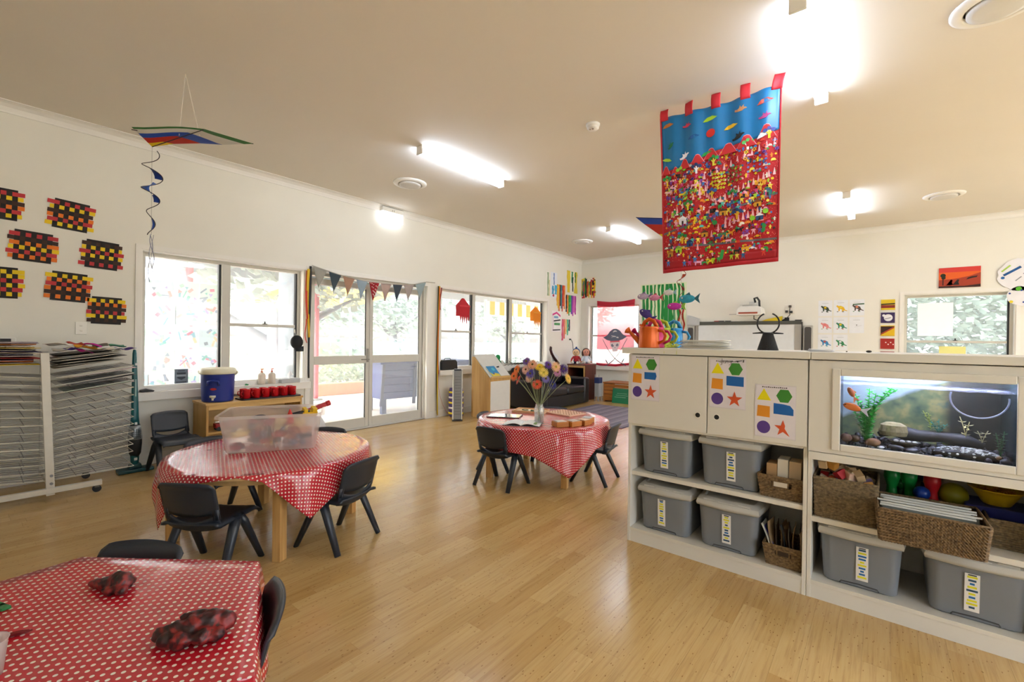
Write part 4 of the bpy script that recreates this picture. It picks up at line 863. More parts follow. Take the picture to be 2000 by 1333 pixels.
# ------------------------------------------------------------------ hanging story cloth
tp = thing('wall_hanging', 'large appliqued story cloth with blue sky over a red village, hung from ceiling', 'wall hanging', (-1.0, 3.61, 1.84))
CW, CH = .83, 1.255
def S(u, v, off=0.):
    a = Vector((-1.433, 0, 3.104)).lerp(Vector((-.566, 0, 3.088)), u); c = Vector((-1.386, 0, 1.832)).lerp(Vector((-.572, 0, 1.852)), u)
    p = a.lerp(c, v); y = .010*sin(2*pi*5.2*u+.8)*(1-.75*v)+.008*sin(2*pi*2.1*u+2*v)+.006*sin(5*v+3*u)
    p.z -= .028*sin(pi*u)*(1-v)*.6
    return Vector((p.x+1.0, y-off, p.z-1.84))
def ground_cloth():
    m, n, l, b, o = nodes_of('stitched_red_cloth'); tc = n.new('ShaderNodeTexCoord'); mp = n.new('ShaderNodeMapping'); mp.inputs['Scale'].default_value = (95, 1, 70); l.new(tc.outputs['Object'], mp.inputs[0])
    v = n.new('ShaderNodeTexVoronoi'); v.inputs['Scale'].default_value = 1; l.new(mp.outputs[0], v.inputs['Vector'])
    k = math_n(n, l, 'LESS_THAN', v.outputs['Distance'], .2); mx = n.new('ShaderNodeMix'); mx.data_type = 'RGBA'; l.new(k, mx.inputs[0]); mx.inputs[6].default_value = lin('#b8141c'); mx.inputs[7].default_value = lin('#e88a7a')
    l.new(mx.outputs[2], b.inputs['Base Color']); b.inputs['Roughness'].default_value = .7; return m
B().grid(lambda u, v: S(u, v), 70, 70).obj('backing', ground_cloth(), tp, True, solid=.003)
def horizon(u): return .315-.10*u + .012*sin(9*u)
SKY = M('#0f72aa', .35, var=.12, scale=9, spec=.6)
B().grid(lambda u, v: S(.012+.976*u, .0+v*(horizon(u)+.03), .0025), 60, 16).obj('sky_panel', SKY, tp, True, solid=.001)
_lift = [0]
def piece(nm, polys, u, v, sc=1., a=0., base=.0048):
    """polys: [(points in metres x right z up, colour)], laid on the cloth around (u,v)"""
    b = B(); mats = []; fm = []; _lift[0] = (_lift[0]+1) % 7; off = base+.00022*_lift[0]
    for i, (poly, c) in enumerate(polys):
        if c not in mats: mats.append(c)
        n = len(poly); q = [(x*cos(a)-z*sin(a), x*sin(a)+z*cos(a)) for x, z in poly]
        top = [S(u+x*sc/CW, v-z*sc/CH, off+.0012+.0016*i) for x, z in q]; bot = [S(u+x*sc/CW, v-z*sc/CH, off-.001) for x, z in q]
        k0 = len(b.f); b.add(top+bot, [tuple(range(n))]+[(j, (j+1) % n, (j+1) % n+n, j+n) for j in range(n)]); fm += [mats.index(c)]*(len(b.f)-k0)
    o = b.obj(nm, None, tp); 
    for c in mats: o.data.materials.append(M(c, .65, var=.05))
    for p, k in zip(o.data.polygons, fm): p.material_index = k
    return o
rr = random.Random(21)
PAL = ['#e8c21a', '#e8821c', '#d9468a', '#3a7ac0', '#2f9a48', '#7a3a9a', '#a8d02a', '#f0a8b8', '#2a5a8a', '#d83a2a', '#f2d84a', '#58b8b0']
def person(u, v, c, s=1.): piece('figure', [([(-.006, -.02), (-.001, -.006), (.001, -.006), (.006, -.02), (.009, -.02), (.006, .003), (.012, .001), (.013, .006), (.004, .01), (-.004, .01), (-.013, .006), (-.012, .001), (-.006, .003), (-.009, -.02)], c), (circ(.0055, 8, 0, .016), rr.choice(['#f0b8a0', '#8a5a3a', '#f2c8b0', '#2a2020']))], u, v, s*1.3)
def cone(u, v, c='#f0a8b4', s=1.): piece('cone_shape', [([(-.0075, -.02), (.0075, -.02), (.0012, .022), (-.0012, .022)], c)], u, v, s*1.25)
def tree(u, v, ct, cl, s=1.):
    piece('applique_tree', [([(-.005, -.024), (.005, -.024), (.005, -.004), (.016, .012), (.012, .015), (.004, .004), (.002, .02), (-.002, .02), (-.004, .004), (-.012, .015), (-.016, .012), (-.005, -.004)], ct), (circ(.010, 8, -.017, .017), cl), (circ(.010, 8, .017, .017), cl), (circ(.009, 8, 0, .026), cl)], u, v, s*1.35)
def house(u, v, c, cr, s=1.): piece('applique_house', [([(-.018, -.015), (.018, -.015), (.018, .01), (-.018, .01)], c), ([(-.022, .009), (.022, .009), (.0, .026)], cr), ([(-.004, -.015), (.004, -.015), (.004, .0), (-.004, .0)], '#3a2a20')], u, v, s*1.3)
def animal(u, v, c, s=1.): piece('applique_animal', [([(-.016, -.014), (-.012, -.014), (-.011, -.004), (.007, -.004), (.008, -.014), (.012, -.014), (.013, .002), (.022, .006), (.022, .012), (.014, .013), (.01, .006), (-.014, .007), (-.02, .002), (-.017, -.002)], c)], u, v, s*rr.choice([1.2, 1.45]))
def bird(u, v, c, s=1., a=0.): piece('applique_bird', [([(-.035, -.004), (-.018, -.01), (.008, -.012), (.022, -.002), (.036, .0), (.03, .008), (.016, .01), (.02, .028), (.006, .012), (-.004, .026), (-.008, .01), (-.02, .004), (-.034, .008)], c)], u, v, s*1.15, a)
def cloud(u, v, c, s=1., a=.15): piece('applique_cloud', [([(-.045, -.008), (-.02, -.014), (.015, -.014), (.045, -.004), (.03, .004), (.018, .013), (0, .012), (-.016, .014), (-.03, .006)], c)], u, v, s*1.2, a)
def flower(u, v, c, s=1.): piece('applique_flower', [([(.011*(1 if k % 2 else .5)*cos(pi*k/6), .011*(1 if k % 2 else .5)*sin(pi*k/6)) for k in range(12)], c), (circ(.003, 6), '#2a2a50')], u, v, s*1.5)
# sky
cloud(.075, .055, '#c8742a', .85); cloud(.45, .075, '#a8d02a', .95); cloud(.62, .155, '#e8b81c', .9); cloud(.885, .07, '#e05a4a', .95); cloud(.885, .26, '#e8eaf0', 1., .35); cloud(.42, .285, '#2fa04a', .75, .35); cloud(.06, .275, '#a8d83a', .75, -.3); cloud(.31, .165, '#1a5a9a', .8)
bird(.25, .085, '#d83a5a', .85); bird(.70, .075, '#c88a5a', 1.); bird(.885, .16, '#a83a7a', .95, .2); bird(.685, .235, '#1c1c1c', 1.1, .35); bird(.225, .275, '#e8e4ea', 1., .5); bird(.10, .19, '#1f7a4a', .8, .8)
piece('applique_sun', [(circ(.032, 22), '#e03024')], .455, .165)
# mountains
for u, v, w, h in ((.045, .36, .032, .05), (.14, .365, .028, .035), (.225, .345, .04, .06), (.345, .325, .045, .045), (.46, .315, .05, .06), (.60, .31, .06, .065), (.75, .30, .062, .07), (.90, .275, .055, .075)):
    piece('applique_mountain', [([(-w-.004, -.012), (w+.004, -.012), (w*.3, h+.005), (0, h+.011), (-w*.3, h+.005)], '#f0a0a8'), ([(-w, -.012), (w, -.012), (w*.3, h), (0, h+.006), (-w*.3, h)], '#c8282c')], u, v, 1., 0, .0036)
# ground bands
def band(v0, v1, c, th=.012):
    n = 24; top = [S(i/n*.97+.015, v0+(v1-v0)*i/n, .0045) for i in range(n+1)]; bot = [S(i/n*.97+.015, v0+(v1-v0)*i/n+th, .0045) for i in range(n+1)]
    B().add(top+bot, [(i, i+1, i+n+2, i+n+1) for i in range(n)]).obj('applique_road', M(c, .7), tp, solid=.001)
band(.745, .605, '#6a6468'); band(.835, .862, '#6a6468')
for u, v, ct, cl in ((.055, .415, '#e8c21a', '#2f9a48'), (.19, .375, '#8a5a2a', '#8ac83a'), (.335, .375, '#ece8ea', '#2a3a6a'), (.48, .345, '#e8d84a', '#2f9a48'), (.585, .325, '#e8b82a', '#e8c21a'), (.76, .30, '#f2e8ea', '#5ab85a'), (.92, .265, '#e8c21a', '#3a4a9a'), (.255, .595, '#e8d82a', '#2f8a40'), (.465, .545, '#e8b01c', '#2a5aa0'), (.20, .80, '#e8b01c', '#2f8a40'), (.68, .70, '#e8b01c', '#2a4a7a'), (.64, .58, '#d87a6a', '#2f9a48'), (.86, .555, '#e8d84a', '#e8a02a')): tree(u, v, ct, cl, 1.05)
for k in range(26):
    row = k//13; i = k % 13
    flower(.06+.90*i/12+.02*rr.random(), .40-.09*i/12+.045*row+.012*rr.random(), rr.choice(['#e8a01c', '#3a4a9a', '#e8c81c', '#d83a2a', '#7a3a9a', '#2f9a48']), 1.1)
for k in range(30):
    i = k % 15; row = k//15
    person(.05+.4*((i*.37) % 1)+.5*row*.0, .43+.02*(i % 3)+.055*row, rr.choice(PAL), .85)
for k in range(14): animal(.06+.30*((k*.618) % 1), .45+.10*((k*.414) % 1), rr.choice(['#e8821c', '#3a4a9a', '#f0a8c0', '#e8c21a', '#2a2a30', '#58a048', '#2a6a9a']), .95)
for k in range(11): cone(.40+.56*k/10, .425-.11*k/10, '#f2b8bc', .95)
for k in range(8): cone(.365+.06*(k//4)-.0*k, .46+.028*(k % 4), '#f0a0ac', .8)
for k in range(8): cone(.05+.36*k/7, .655-.155*k/7, '#f2b0b4', .95)
for k in range(13): cone(.50+.46*k/12, .595-.11*k/12, '#f2b8bc', .95)
for k in range(7): cone(.38+.02*k, .52+.012*k, '#ee98a0', .75)
for k in range(26):
    a, b_ = k % 5, k//5; piece('applique_leaf', [(circ(.0085, 8, 0, 0, .010), '#e8dc2a'), (circ(.003, 6, 0, 0, .005), '#6a7a1a')], .47+.024*a+.006*(b_ % 2), .425+.023*b_, .95)
for k in range(16): piece('applique_bush', [(circ(.009, 7), rr.choice(['#6a7a2a', '#8a8a3a', '#5a6a2a']))], .605+.034*(k % 4), .415+.026*(k//4))
for k in range(16): piece('applique_berry', [(circ(.0085, 7), rr.choice(['#5a6ab0', '#6a5a9a', '#8a9ac8']))], .765+.045*(k % 4), .38+.026*(k//4))
for u, v, c, cr in ((.17, .39, '#1a1a1c', '#c82a2a'), (.735, .585, '#e8921c', '#3a2018'), (.915, .60, '#2a7a7a', '#3a5a8a'), (.205, .685, '#f0e8ee', '#f6f0f4'), (.475, .645, '#2a2a2e', '#c8201c'), (.855, .735, '#2a4a7a', '#f0e8ea'), (.40, .785, '#c88a1c', '#5a3018'), (.165, .865, '#a8d82a', '#8ab83a'), (.27, .835, '#2a4a8a', '#203a6a'), (.08, .885, '#c88a2a', '#a86a1a'), (.56, .67, '#d8962a', '#5a3a1a'), (.84, .655, '#e0a02a', '#8a4a1a')): house(u, v, c, cr, 1.25 if cr in ('#f6f0f4', '#3a2018') else 1.)
for k in range(46): person(.05+.9*((k*.618) % 1), .62+.10*((k*.2718*3) % 1)-.07*((k*.618) % 1), rr.choice(PAL), .95)
for k in range(8): cone(.58+.26*k/7, .745-.05*k/7, '#f2b0b4', 1.)
for k in range(5): cone(.34+.06*k, .86-.035*k, '#f0a0a8', .95)
for u, v, c in ((.62, .80, '#e8921c'), (.70, .79, '#1c1c20'), (.52, .82, '#3a4a9a'), (.61, .845, '#f0a8b8'), (.745, .83, '#f0b8c0'), (.345, .955, '#f0a0c0'), (.45, .955, '#e8d01c'), (.75, .905, '#e8a81c'), (.68, .915, '#1a1a1a'), (.40, .96, '#2f8a48'), (.56, .80, '#2f7a4a')): animal(u, v, c, 1.1)
for u, v, c in ((.84, .84, '#e8a81c'), (.57, .845, '#e8a01c'), (.235, .86, '#e8921c'), (.40, .745, '#e8921c'), (.66, .735, '#f0a8b8'), (.93, .665, '#4a7a4a'), (.16, .80, '#f0e8e8'), (.45, .84, '#2f7a3a'), (.80, .905, '#f0e0e4'), (.92, .89, '#d8c82a')): piece('applique_car', [([(-.022, -.007), (.022, -.007), (.02, .001), (.01, .002), (.006, .009), (-.008, .009), (-.012, .002), (-.022, .001)], c), (circ(.004, 7, -.012, -.007), '#2a2a2a'), (circ(.004, 7, .012, -.007), '#2a2a2a')], u, v)
for u, v in ((.49, .73), (.90, .71), (.80, .74)): piece('applique_round_tree', [([(-.003, -.03), (.003, -.03), (.003, 0), (-.003, 0)], '#3a2a1a'), (circ(.018, 12, 0, .008), '#8ac82a' if u > .6 else '#2f8a40')], u, v)
piece('applique_plant', [([(-.012, -.03), (.004, -.03), (.014, -.01), (.008, .0), (.02, .015), (.01, .03), (-.004, .04), (-.012, .015), (-.002, .005), (-.016, -.008)], '#2a8a44')], .885, .80); piece('applique_boat', [([(-.012, -.036), (.012, -.03), (.024, .03), (.004, .036)], '#2f9a48')], .54, .925, 1.1)
for k in range(22): person(.05+.88*((k*.618+.3) % 1), (.80 if k % 2 else .935)+.018*((k*.37) % 1), rr.choice(PAL), .95)
# the many smallest stitched figures, joined
ex = B(); exm = []; exf = []; er = random.Random(77)
for k in range(520):
    u = .03+.94*((k*.61803) % 1); v = horizon(u)+.05+(.93-horizon(u)-.05)*((k*.41421+.13*er.random()) % 1); s_ = .8+.5*er.random(); c = er.choice(PAL+['#f2ead8', '#e8c21a', '#e8821c', '#2f9a48', '#f0d0c0', '#2a2a30']); kk = k % 4
    po = [[(-.005, -.014), (.005, -.014), (.004, .002), (.010, .0), (.010, .005), (.003, .008), (.003, .016), (-.003, .016), (-.003, .008), (-.010, .005), (-.010, .0), (-.004, .002)], circ(.008, 7), [(-.013, -.006), (.013, -.006), (.011, .004), (.004, .009), (-.008, .008)], [(.010*(1 if q % 2 else .5)*cos(pi*q/5), .010*(1 if q % 2 else .5)*sin(pi*q/5)) for q in range(10)]][kk]
    if c not in exm: exm.append(c)
    k0 = len(ex.f); n_ = len(po); of = .0036+.0003*(k % 5); ex.add([S(u+x*s_/CW, v-z*s_/CH, of+.0012) for x, z in po]+[S(u+x*s_/CW, v-z*s_/CH, of-.001) for x, z in po], [tuple(range(n_))]+[(j, (j+1) % n_, (j+1) % n_+n_, j+n_) for j in range(n_)]); exf += [exm.index(c)]*(len(ex.f)-k0)
o = ex.obj('small_figure', None, tp); o['kind'] = 'stuff'
for c in exm: o.data.materials.append(M(c, .65, var=.05))
o.data.polygons.foreach_set('material_index', exf)
# hem and tabs
for u0, u1, v0, v1 in ((.0, .012, 0, 1), (.988, 1., 0, 1), (0, 1, .978, 1.)): B().grid(lambda u, v: S(u0+(u1-u0)*u, v0+(v1-v0)*v, .0045), 30 if u1-u0 > .5 else 2, 30 if v1-v0 > .5 else 2).obj('hem', M('#b81420', .7), tp, True, solid=.002)
B().grid(lambda u, v: S(.014+.972*u, .93+.047*v, .004), 40, 4).obj('border_strip', M('#a8101a', .7), tp, True, solid=.001)
for k, u in enumerate((.04, .27, .50, .735, .965)):
    def tab(a, b_, u=u): 
        p = S(u+(.075*(a-.5)), .02, .002); return Vector((p.x+(.02 if u > .9 else 0)*(1-b_), p.y-.012*sin(pi*b_), (ZC-.001-1.84)+(p.z-(ZC-.001-1.84))*b_))
    B().grid(tab, 6, 6).obj('hanging_tab', M('#cf2430', .6), tp, True, solid=.003)

# ------------------------------------------------------------------ kites
def kite(label, N, L, R, T, hook, cols, tail, name='hanging_kite', slots=None):
    r = thing(name, label, 'kite', N, 0, 'fabric kites hung from the ceiling'); N, L, R, T = (Vector(q)-Vector(N) for q in (N, L, R, T)); hk = Vector(hook)-r.location
    st = [0] + [c[1] for c in cols]
    for (c, s1), s0 in zip(cols, st):
        b = B(); nrm = (L).cross(R).normalized()
        ed = [L.lerp(T, k/6) for k in range(7)] + [T.lerp(R, k/6) for k in range(1, 7)]
        inn = [e*s0 for e in ed]; out = [e*s1 for e in ed]; n = len(ed)
        def bow(p): return p + Vector((0, 0, .02*sin(min(1, p.length/.4)*pi)))
        if s0 == 0: b.add([bow(p) for p in out]+[Vector((0, 0, 0))], [(n, k, k+1) for k in range(n-1)])
        else: b.add([bow(p) for p in inn]+[bow(p) for p in out], [(k, k+1, n+k+1, n+k) for k in range(n-1)])
        b.obj('panel', M(c, .5, trans=.35), r, solid=.0015)
    B().tube([L, L.lerp(R, .5)*.9, R], .003, 5).tube([N, T*.98], .003, 5).obj('spar', M('#2c2c2c', .5), r)
    for q in (T*.55+L*.1, T*.6+R*.15): B().cyl(q, hk, .0022, n=5).obj('string', M('#e8e0d0', .6), r)
    tail(r); return r
def spinner(r, z0, z1, rad, turns, wire, ribs, streamers):
    pts = []; n = 90
    def hp(t): a = 2*pi*turns*t+.6; q = rad*(.35+.65*sin(pi*min(1, t*1.15+.12))); return Vector((q*cos(a), q*sin(a), z0+(z1-z0)*t))
    B().tube([hp(k/n) for k in range(n+1)], .0028, 5).obj('tail_wire', M(wire, .5), r, True)
    for t0, t1, c in ribs:
        B().grid(lambda u, v: hp(t0+(t1-t0)*u).lerp(Vector((0, 0, z0+(z1-z0)*(t0+(t1-t0)*u))), .75*v), 16, 3).obj('tail_ribbon', M(c, .5, trans=.3), r, True, solid=.001)
    B().cyl((0, 0, 0), (0, 0, z1), .0008, n=4).obj('tail_cord', M('#6a6258', .6), r)
    for k, (dx, ln, c) in enumerate(streamers): B().grid(lambda u, v: (dx+.016*(u-.5)+.006*sin(9*v+k), .012*sin(6*v+2*k), z1-ln*v), 3, 14).obj('tail_streamer', M(c, .6, trans=.4), r, True, solid=.0006)
KC = [('#e6c81e', .2), ('#c0301f', .46), ('#2f55b0', .68), ('#d9d6cc', .9), ('#3f7a3c', 1.)]
def tail1(r): spinner(r, -.03, -.62, .062, 3.6, '#3a3230', [(.22, .32, '#2a50b0'), (.36, .52, '#4a78d0'), (.53, .6, '#2a50b0'), (.80, .93, '#3a60b8')], [(-.02, .33, '#c6c8dc'), (.008, .30, '#d8dae6'), (.022, .26, '#b0b4d2')])
kite('blue, red and yellow kite with a long spiral tail, near the woven art', (-3.984, .833, 2.60), (-4.0, .722, 2.685), (-3.737, 1.398, 2.75), (-3.69, 1.065, 2.725), (-3.913, 1.005, ZC), KC, tail1)
def tail2(r): spinner(r, -.05, -.52, .04, 3.2, '#8a3a30', [(.3, .42, '#b04a3a'), (.5, .62, '#8a2a28'), (.75, .9, '#b85a4a')], [(-.012, .2, '#c8402e'), (.010, .17, '#f0e4dc'), (.024, .22, '#d04a38')])
kite('red, yellow and blue kite half hidden behind the story cloth', (-1.46, 4.25, 2.10), (-1.939, 4.3, 2.527), (-1.12, 4.42, 2.45), (-1.5, 4.55, 2.50), (-1.46, 4.42, ZC), [('#2f9a9a', .3), ('#e6c81e', .48), ('#c0301f', .8), ('#2f55b0', 1.)], tail2)

# ------------------------------------------------------------------ woven paper art on the window wall
WK, WR, WO, WY, WB_ = '#1d1917', '#c4333a', '#ee7a1e', '#f0cd14', '#3e2418'
def woven(label, y, z, rows, rz=.06, seed=0, w=.225, h=.255):
    r = thing('woven_paper_art', label, 'artwork', (XL, y, z), 0, 'woven paper artworks'); r.rotation_euler = Euler((0, 0, RZ90)); rr = random.Random(seed)
    r.rotation_euler = (Matrix.Rotation(RZ90, 3, 'Z') @ Matrix.Rotation(rz, 3, 'Y')).to_euler()
    B().bb(-w/2, w/2, -.0045, -.0033, -h/2, h/2).obj('backing_card', M(WK, .7), r)
    n = len(rows); sh = (h-.035)/n; cols_ = 7; cw = w/cols_
    for i, c in enumerate(rows):
        zc = h/2-.018-sh*(i+.5); l0 = -w/2-.025-.02*rr.random(); l1 = w/2+.022+.022*rr.random(); b = B(); ph = i % 2
        xs = [l0] + [-w/2+cw*k for k in range(cols_+1)] + [l1]; t = sh*.46; tilt = .04*(rr.random()-.5); st = []
        for k in range(len(xs)-1):
            over = (k == 0 or k == len(xs)-2) or ((k+ph) % 2 == 1); yy = -.0066 if over else -.0018; st += [(xs[k]+.0002, yy), (xs[k+1]-.0002, yy)]
        b.add([(x, yy+dy, zc+s*t+tilt*x) for dy in (0, .0008) for s in (-1, 1) for x, yy in st], []); m = len(st)
        for k in range(m-1): b.f += [(k, k+1, m+k+1, m+k), (2*m+k, 3*m+k, 3*m+k+1, 2*m+k+1), (k, 2*m+k, 2*m+k+1, k+1), (m+k, m+k+1, 3*m+k+1, 3*m+k)]
        b.f += [(0, m, 3*m, 2*m), (m-1, 3*m-1, 4*m-1, 2*m-1)]
        b.obj('paper_strip', M(c, .7), r)
    return r
woven('woven paper art, top left, cut by the photo edge', .165, 2.335, [WR, WY, WB_, WO, WR, WY], .02, 1); woven('woven paper art, topmost whole one, red and yellow ends', .598, 2.322, [WR, WY, WB_, WO, WR, WY], .08, 2)
woven('woven paper art left of the row, orange bottom strip', .368, 2.01, [WR, WB_, WO, WY, WR, WO], .05, 3); woven('woven paper art with mostly yellow and red strips, beside the window', .805, 2.005, [WB_, WY, WR, WY, WB_, WR], .06, 4)
woven('woven paper art, lower left, cut by the photo edge', .17, 1.69, [WY, WY, WR, WY, WR, WY], .0, 5); woven('woven paper art of the third row with orange strips', .588, 1.69, [WY, WO, WR, WO, WB_, WO], .06, 6); woven('lowest woven paper art with long strips, above the switch', .84, 1.495, [WY, WO, WB_, WR, WY, WB_], .03, 7, .21, .25)
def plate(name, label, y, z, w, h):
    r = thing(name, label, 'switch' if 'switch' in name else 'socket', (XL, y, z), RZ90); B().bb(-w/2, w/2, -.009, 0, -h/2, h/2).obj('plate', WHITEM, r, bevel=.003); return r
r = plate('light_switch', 'white double light switch under the woven art', .668, 1.328, .075, .112)
for s in (-1, 1): B().bb(-.009, .009, -.014, -.009, s*.022-.006, s*.022+.006).obj('rocker', M('#e6e2d8', .4), r, bevel=.002)
r = plate('power_socket', 'white wall socket with black plug above the drying rack', .215, 1.20, .12, .075)
tag(at(B().bb(-.03, .03, -.06, 0, -.025, .03).cyl((0, -.03, -.025), (0, -.03, -.09), .005).obj('plug', BLACKM, bevel=.004), (XL+.0095, .215, 1.20), RZ90), 'black plug pushed into the socket above the rack', 'plug')

# ------------------------------------------------------------------ drying rack
rk = thing('drying_rack', 'white wire art drying rack on casters by the wall', 'drying rack', (-4.90, .43, 0)); RKM = M('#dcd8cc', .45, var=.08, scale=20); WIRE = M('#d3cfc0', .4, var=.1, scale=30)
WIRE_SHADE = M('#85817a', .5, var=.15, scale=40)  # inner wires coloured darker to imitate shade inside the rack
for x in (0, -.52): B().box((x, -.004 if x else -.022, .585), (.012 if False else .03, .048, 1.09), rx=.035 if not x else 0).obj('post', RKM, rk, bevel=.003)
for x in (0, -.52):
    f = B().bb(x-.02, x+.02, -.36, .29, .055, .095).obj('foot_bar', RKM, rk, bevel=.003)
    for y in (-.33, .26):
        B().cyl((x-.012, y, .028), (x+.012, y, .028), .0275, n=18).obj('caster', BLACKM, f); B().box((x, y, .048), (.03, .03, .016)).obj('caster_fork', M('#77726a', .4, .5), f)
B().bb(-.52, 0, -.02, .02, .1, .14).obj('cross_bar', RKM, rk)
for s in (.13, .19): B().cyl((.015, 0, s), (.021, 0, s), .01, n=12).obj('bolt', M('#8a8a8a', .3, .8), rk)
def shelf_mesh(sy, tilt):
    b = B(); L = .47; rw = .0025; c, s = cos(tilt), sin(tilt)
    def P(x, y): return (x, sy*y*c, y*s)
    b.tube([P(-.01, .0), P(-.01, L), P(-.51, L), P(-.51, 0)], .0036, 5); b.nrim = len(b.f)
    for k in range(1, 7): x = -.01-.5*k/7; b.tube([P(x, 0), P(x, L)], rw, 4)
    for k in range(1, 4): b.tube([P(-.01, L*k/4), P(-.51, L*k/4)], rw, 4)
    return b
meshes = {}
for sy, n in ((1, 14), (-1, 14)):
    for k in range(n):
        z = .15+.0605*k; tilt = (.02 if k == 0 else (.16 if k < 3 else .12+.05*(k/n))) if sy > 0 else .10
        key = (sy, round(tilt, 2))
        if key not in meshes: sm_ = shelf_mesh(sy, round(tilt, 2)); me_ = sm_.mesh('wire_shelf', WIRE); me_.materials.append(WIRE_SHADE); meshes[key] = me_; me_.polygons.foreach_set('material_index', [0 if q < sm_.nrim else 1 for q in range(len(me_.polygons))])
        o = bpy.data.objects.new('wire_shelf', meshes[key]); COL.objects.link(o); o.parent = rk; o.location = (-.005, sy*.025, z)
# paintings and paper scraps lying on the rack
def sheet(label, x, y, z, w, d, c, rz, curl, seed, tilt=0., name='painted_sheet', thick=.0025, grp='paper piled on the drying rack'):
    rr = random.Random(seed); a, b_, e = rr.random()*6, rr.random()*6, 3+3*rr.random()
    o = B().grid(lambda u, v: ((u-.5)*w, (v-.5)*d, curl*(sin(e*u+a)*.5+.5*sin(4*v+b_))), 8, 8).obj(name, M(c, .65), smooth=True, solid=thick); at(o, (x, y, z), rz, tilt); tag(o, label, 'paper', grp); return o
PC = [('#e8c41a', 'yellow'), ('#efe9dd', 'white'), ('#d9772a', 'orange'), ('#a79aa8', 'mauve'), ('#c23a2e', 'red'), ('#e6dfd0', 'cream'), ('#7a7484', 'grey'), ('#efe4c8', 'cream'), ('#55486a', 'dark violet'), ('#d0cabd', 'off-white')]
for k in range(14):
    c, nm = PC[k % 10]; sheet('%s paper in the left rack pile, %s' % (nm, 'lower part' if k < 7 else 'upper part'), -5.16, .19+.012*sin(k*2.), 1.04+.0125*k, .46, .36-.012*(k % 4), c, .12*sin(k*1.9), .006, k, -.02)
for k in range(9):
    c, nm = [('#d8d4c8', 'off-white'), ('#c9c5ba', 'grey'), ('#e6e0d2', 'cream'), ('#4a463f', 'dark'), ('#e2dccf', 'cream')][k % 5]; sheet('%s newspaper in the right rack pile, %s' % (nm, ['lowest', 'second lowest', 'third lowest', 'fourth lowest', 'middle', 'fourth from the top', 'third from the top', 'second from the top', 'topmost'][k]), -5.16+.01*sin(k), .655+.01*sin(k*3), 1.035+.012*k, .45, .42-.02*(k % 3), c, .06*sin(k*2.7), .006, 40+k, .14)
for k, (dx, dy, dz, w, d, c, nm) in enumerate(((.08, .50, 1.155, .10, .12, '#efe6d6', 'white patterned'), (.1, .56, 1.165, .06, .14, '#5a4a9a', 'violet'), (.1, .64, 1.17, .14, .12, '#e8a81c', 'orange and white'), (.05, .68, 1.19, .08, .1, '#c8209a', 'bright magenta'), (.12, .62, 1.14, .08, .08, '#c02a8a', 'pink'), (-.05, .74, 1.18, .1, .1, '#d8cfc0', 'cream'), (.1, .80, 1.15, .12, .1, '#e8e2d4', 'crumpled white'), (.0, .84, 1.18, .12, .1, '#4a8a6a', 'green speckled'), (.08, .88, 1.155, .12, .1, '#4a2a9a', 'crinkled dark violet'), (-.1, .60, 1.19, .1, .12, '#b83a2a', 'brick red'), (.02, .48, 1.19, .2, .12, '#f0ebe0', 'white card'))):
    sheet('%s paper scrap on top of the rack pile' % nm, -5.1+dx, dy, dz, w, d, c, k*.9, .018, 80+k, .1, 'paper_scrap', .002, 'paper scraps on the rack')
for k in range(6): sheet(['painted sheet with green and blue marks on an upper rack shelf', 'painted sheet with red marks on an upper rack shelf', 'grey painted sheet on an upper rack shelf', 'dark painted sheet on an upper rack shelf', 'white painted sheet on an upper rack shelf', 'pale painted sheet with pink marks on an upper rack shelf'][k], -5.12, .70+.02*(k % 2), .815+.0605*(k//2)+.034, .44, .4, ['#8fa08c', '#c9b3a8', '#8a8a86', '#4f4a48', '#e6e3da', '#d9c2c4'][k], .02*k, .004, 120+k, .155)
# stick vacuum
v = thing('stick_vacuum', 'teal upright stick vacuum leaning by the window', 'vacuum cleaner', (-5.38, 1.02, 0), RZ90); TE = M('#0f5a5e', .3, var=.06); TE2 = M('#11484d', .35)
B().bb(-.13, .13, -.08, .05, .004, .035).prism([(-.05, .03), (.05, .03), (.04, .075), (-.04, .075)], -.04, .04).obj('floor_nozzle', TE2, v, bevel=.008)
B().tube([(0, 0, .05), (0, .005, .1), (0, .01, .16)], [.034, .036, .04], 12, flat=.8).obj('neck', TE, v, True)
B().lathe([(.03, .14), (.044, .17), (.052, .26), (.052, .33), (.046, .4), (.035, .44)], 20, sy=.8).obj('dust_bin', BLACKM, v, True)
g = B().lathe([(.0535, .30), (.0535, .335), (.049, .385), (.04, .43)], 20, sy=.82).obj('motor_cover', M('#a9b0b4', .35, .5), v, True)
gr = B()
for i in range(6): gr.bb(-.036, .036, -.052+.0035*i, -.045+.0035*i, .312+.018*i, .316+.018*i)
for i in range(5): gr.bb(-.03+.014*i, -.028+.014*i, -.053, -.036, .31, .40)
gr.obj('grille', M('#4a5054', .4), v)
B().tube([(0, .01, .42), (0, .016, .5), (0, .03, .8), (0, .045, 1.02), (0, .052, 1.1), (0, .053, 1.135)], [.042, .034, .026, .021, .018, .012], 14, flat=.85).obj('handle', TE, v, True)
B().box((0, -.018, 1.0), (.016, .012, .02)).box((0, -.028, .45), (.018, .012, .022)).box((0, -.034, .12), (.022, .012, .022)).obj('badge', M('#e6e6e6', .4), v); B().bb(-.004, .004, -.012, -.004, .7, .86).obj('printed_name', M('#9fc2c0', .4), v)

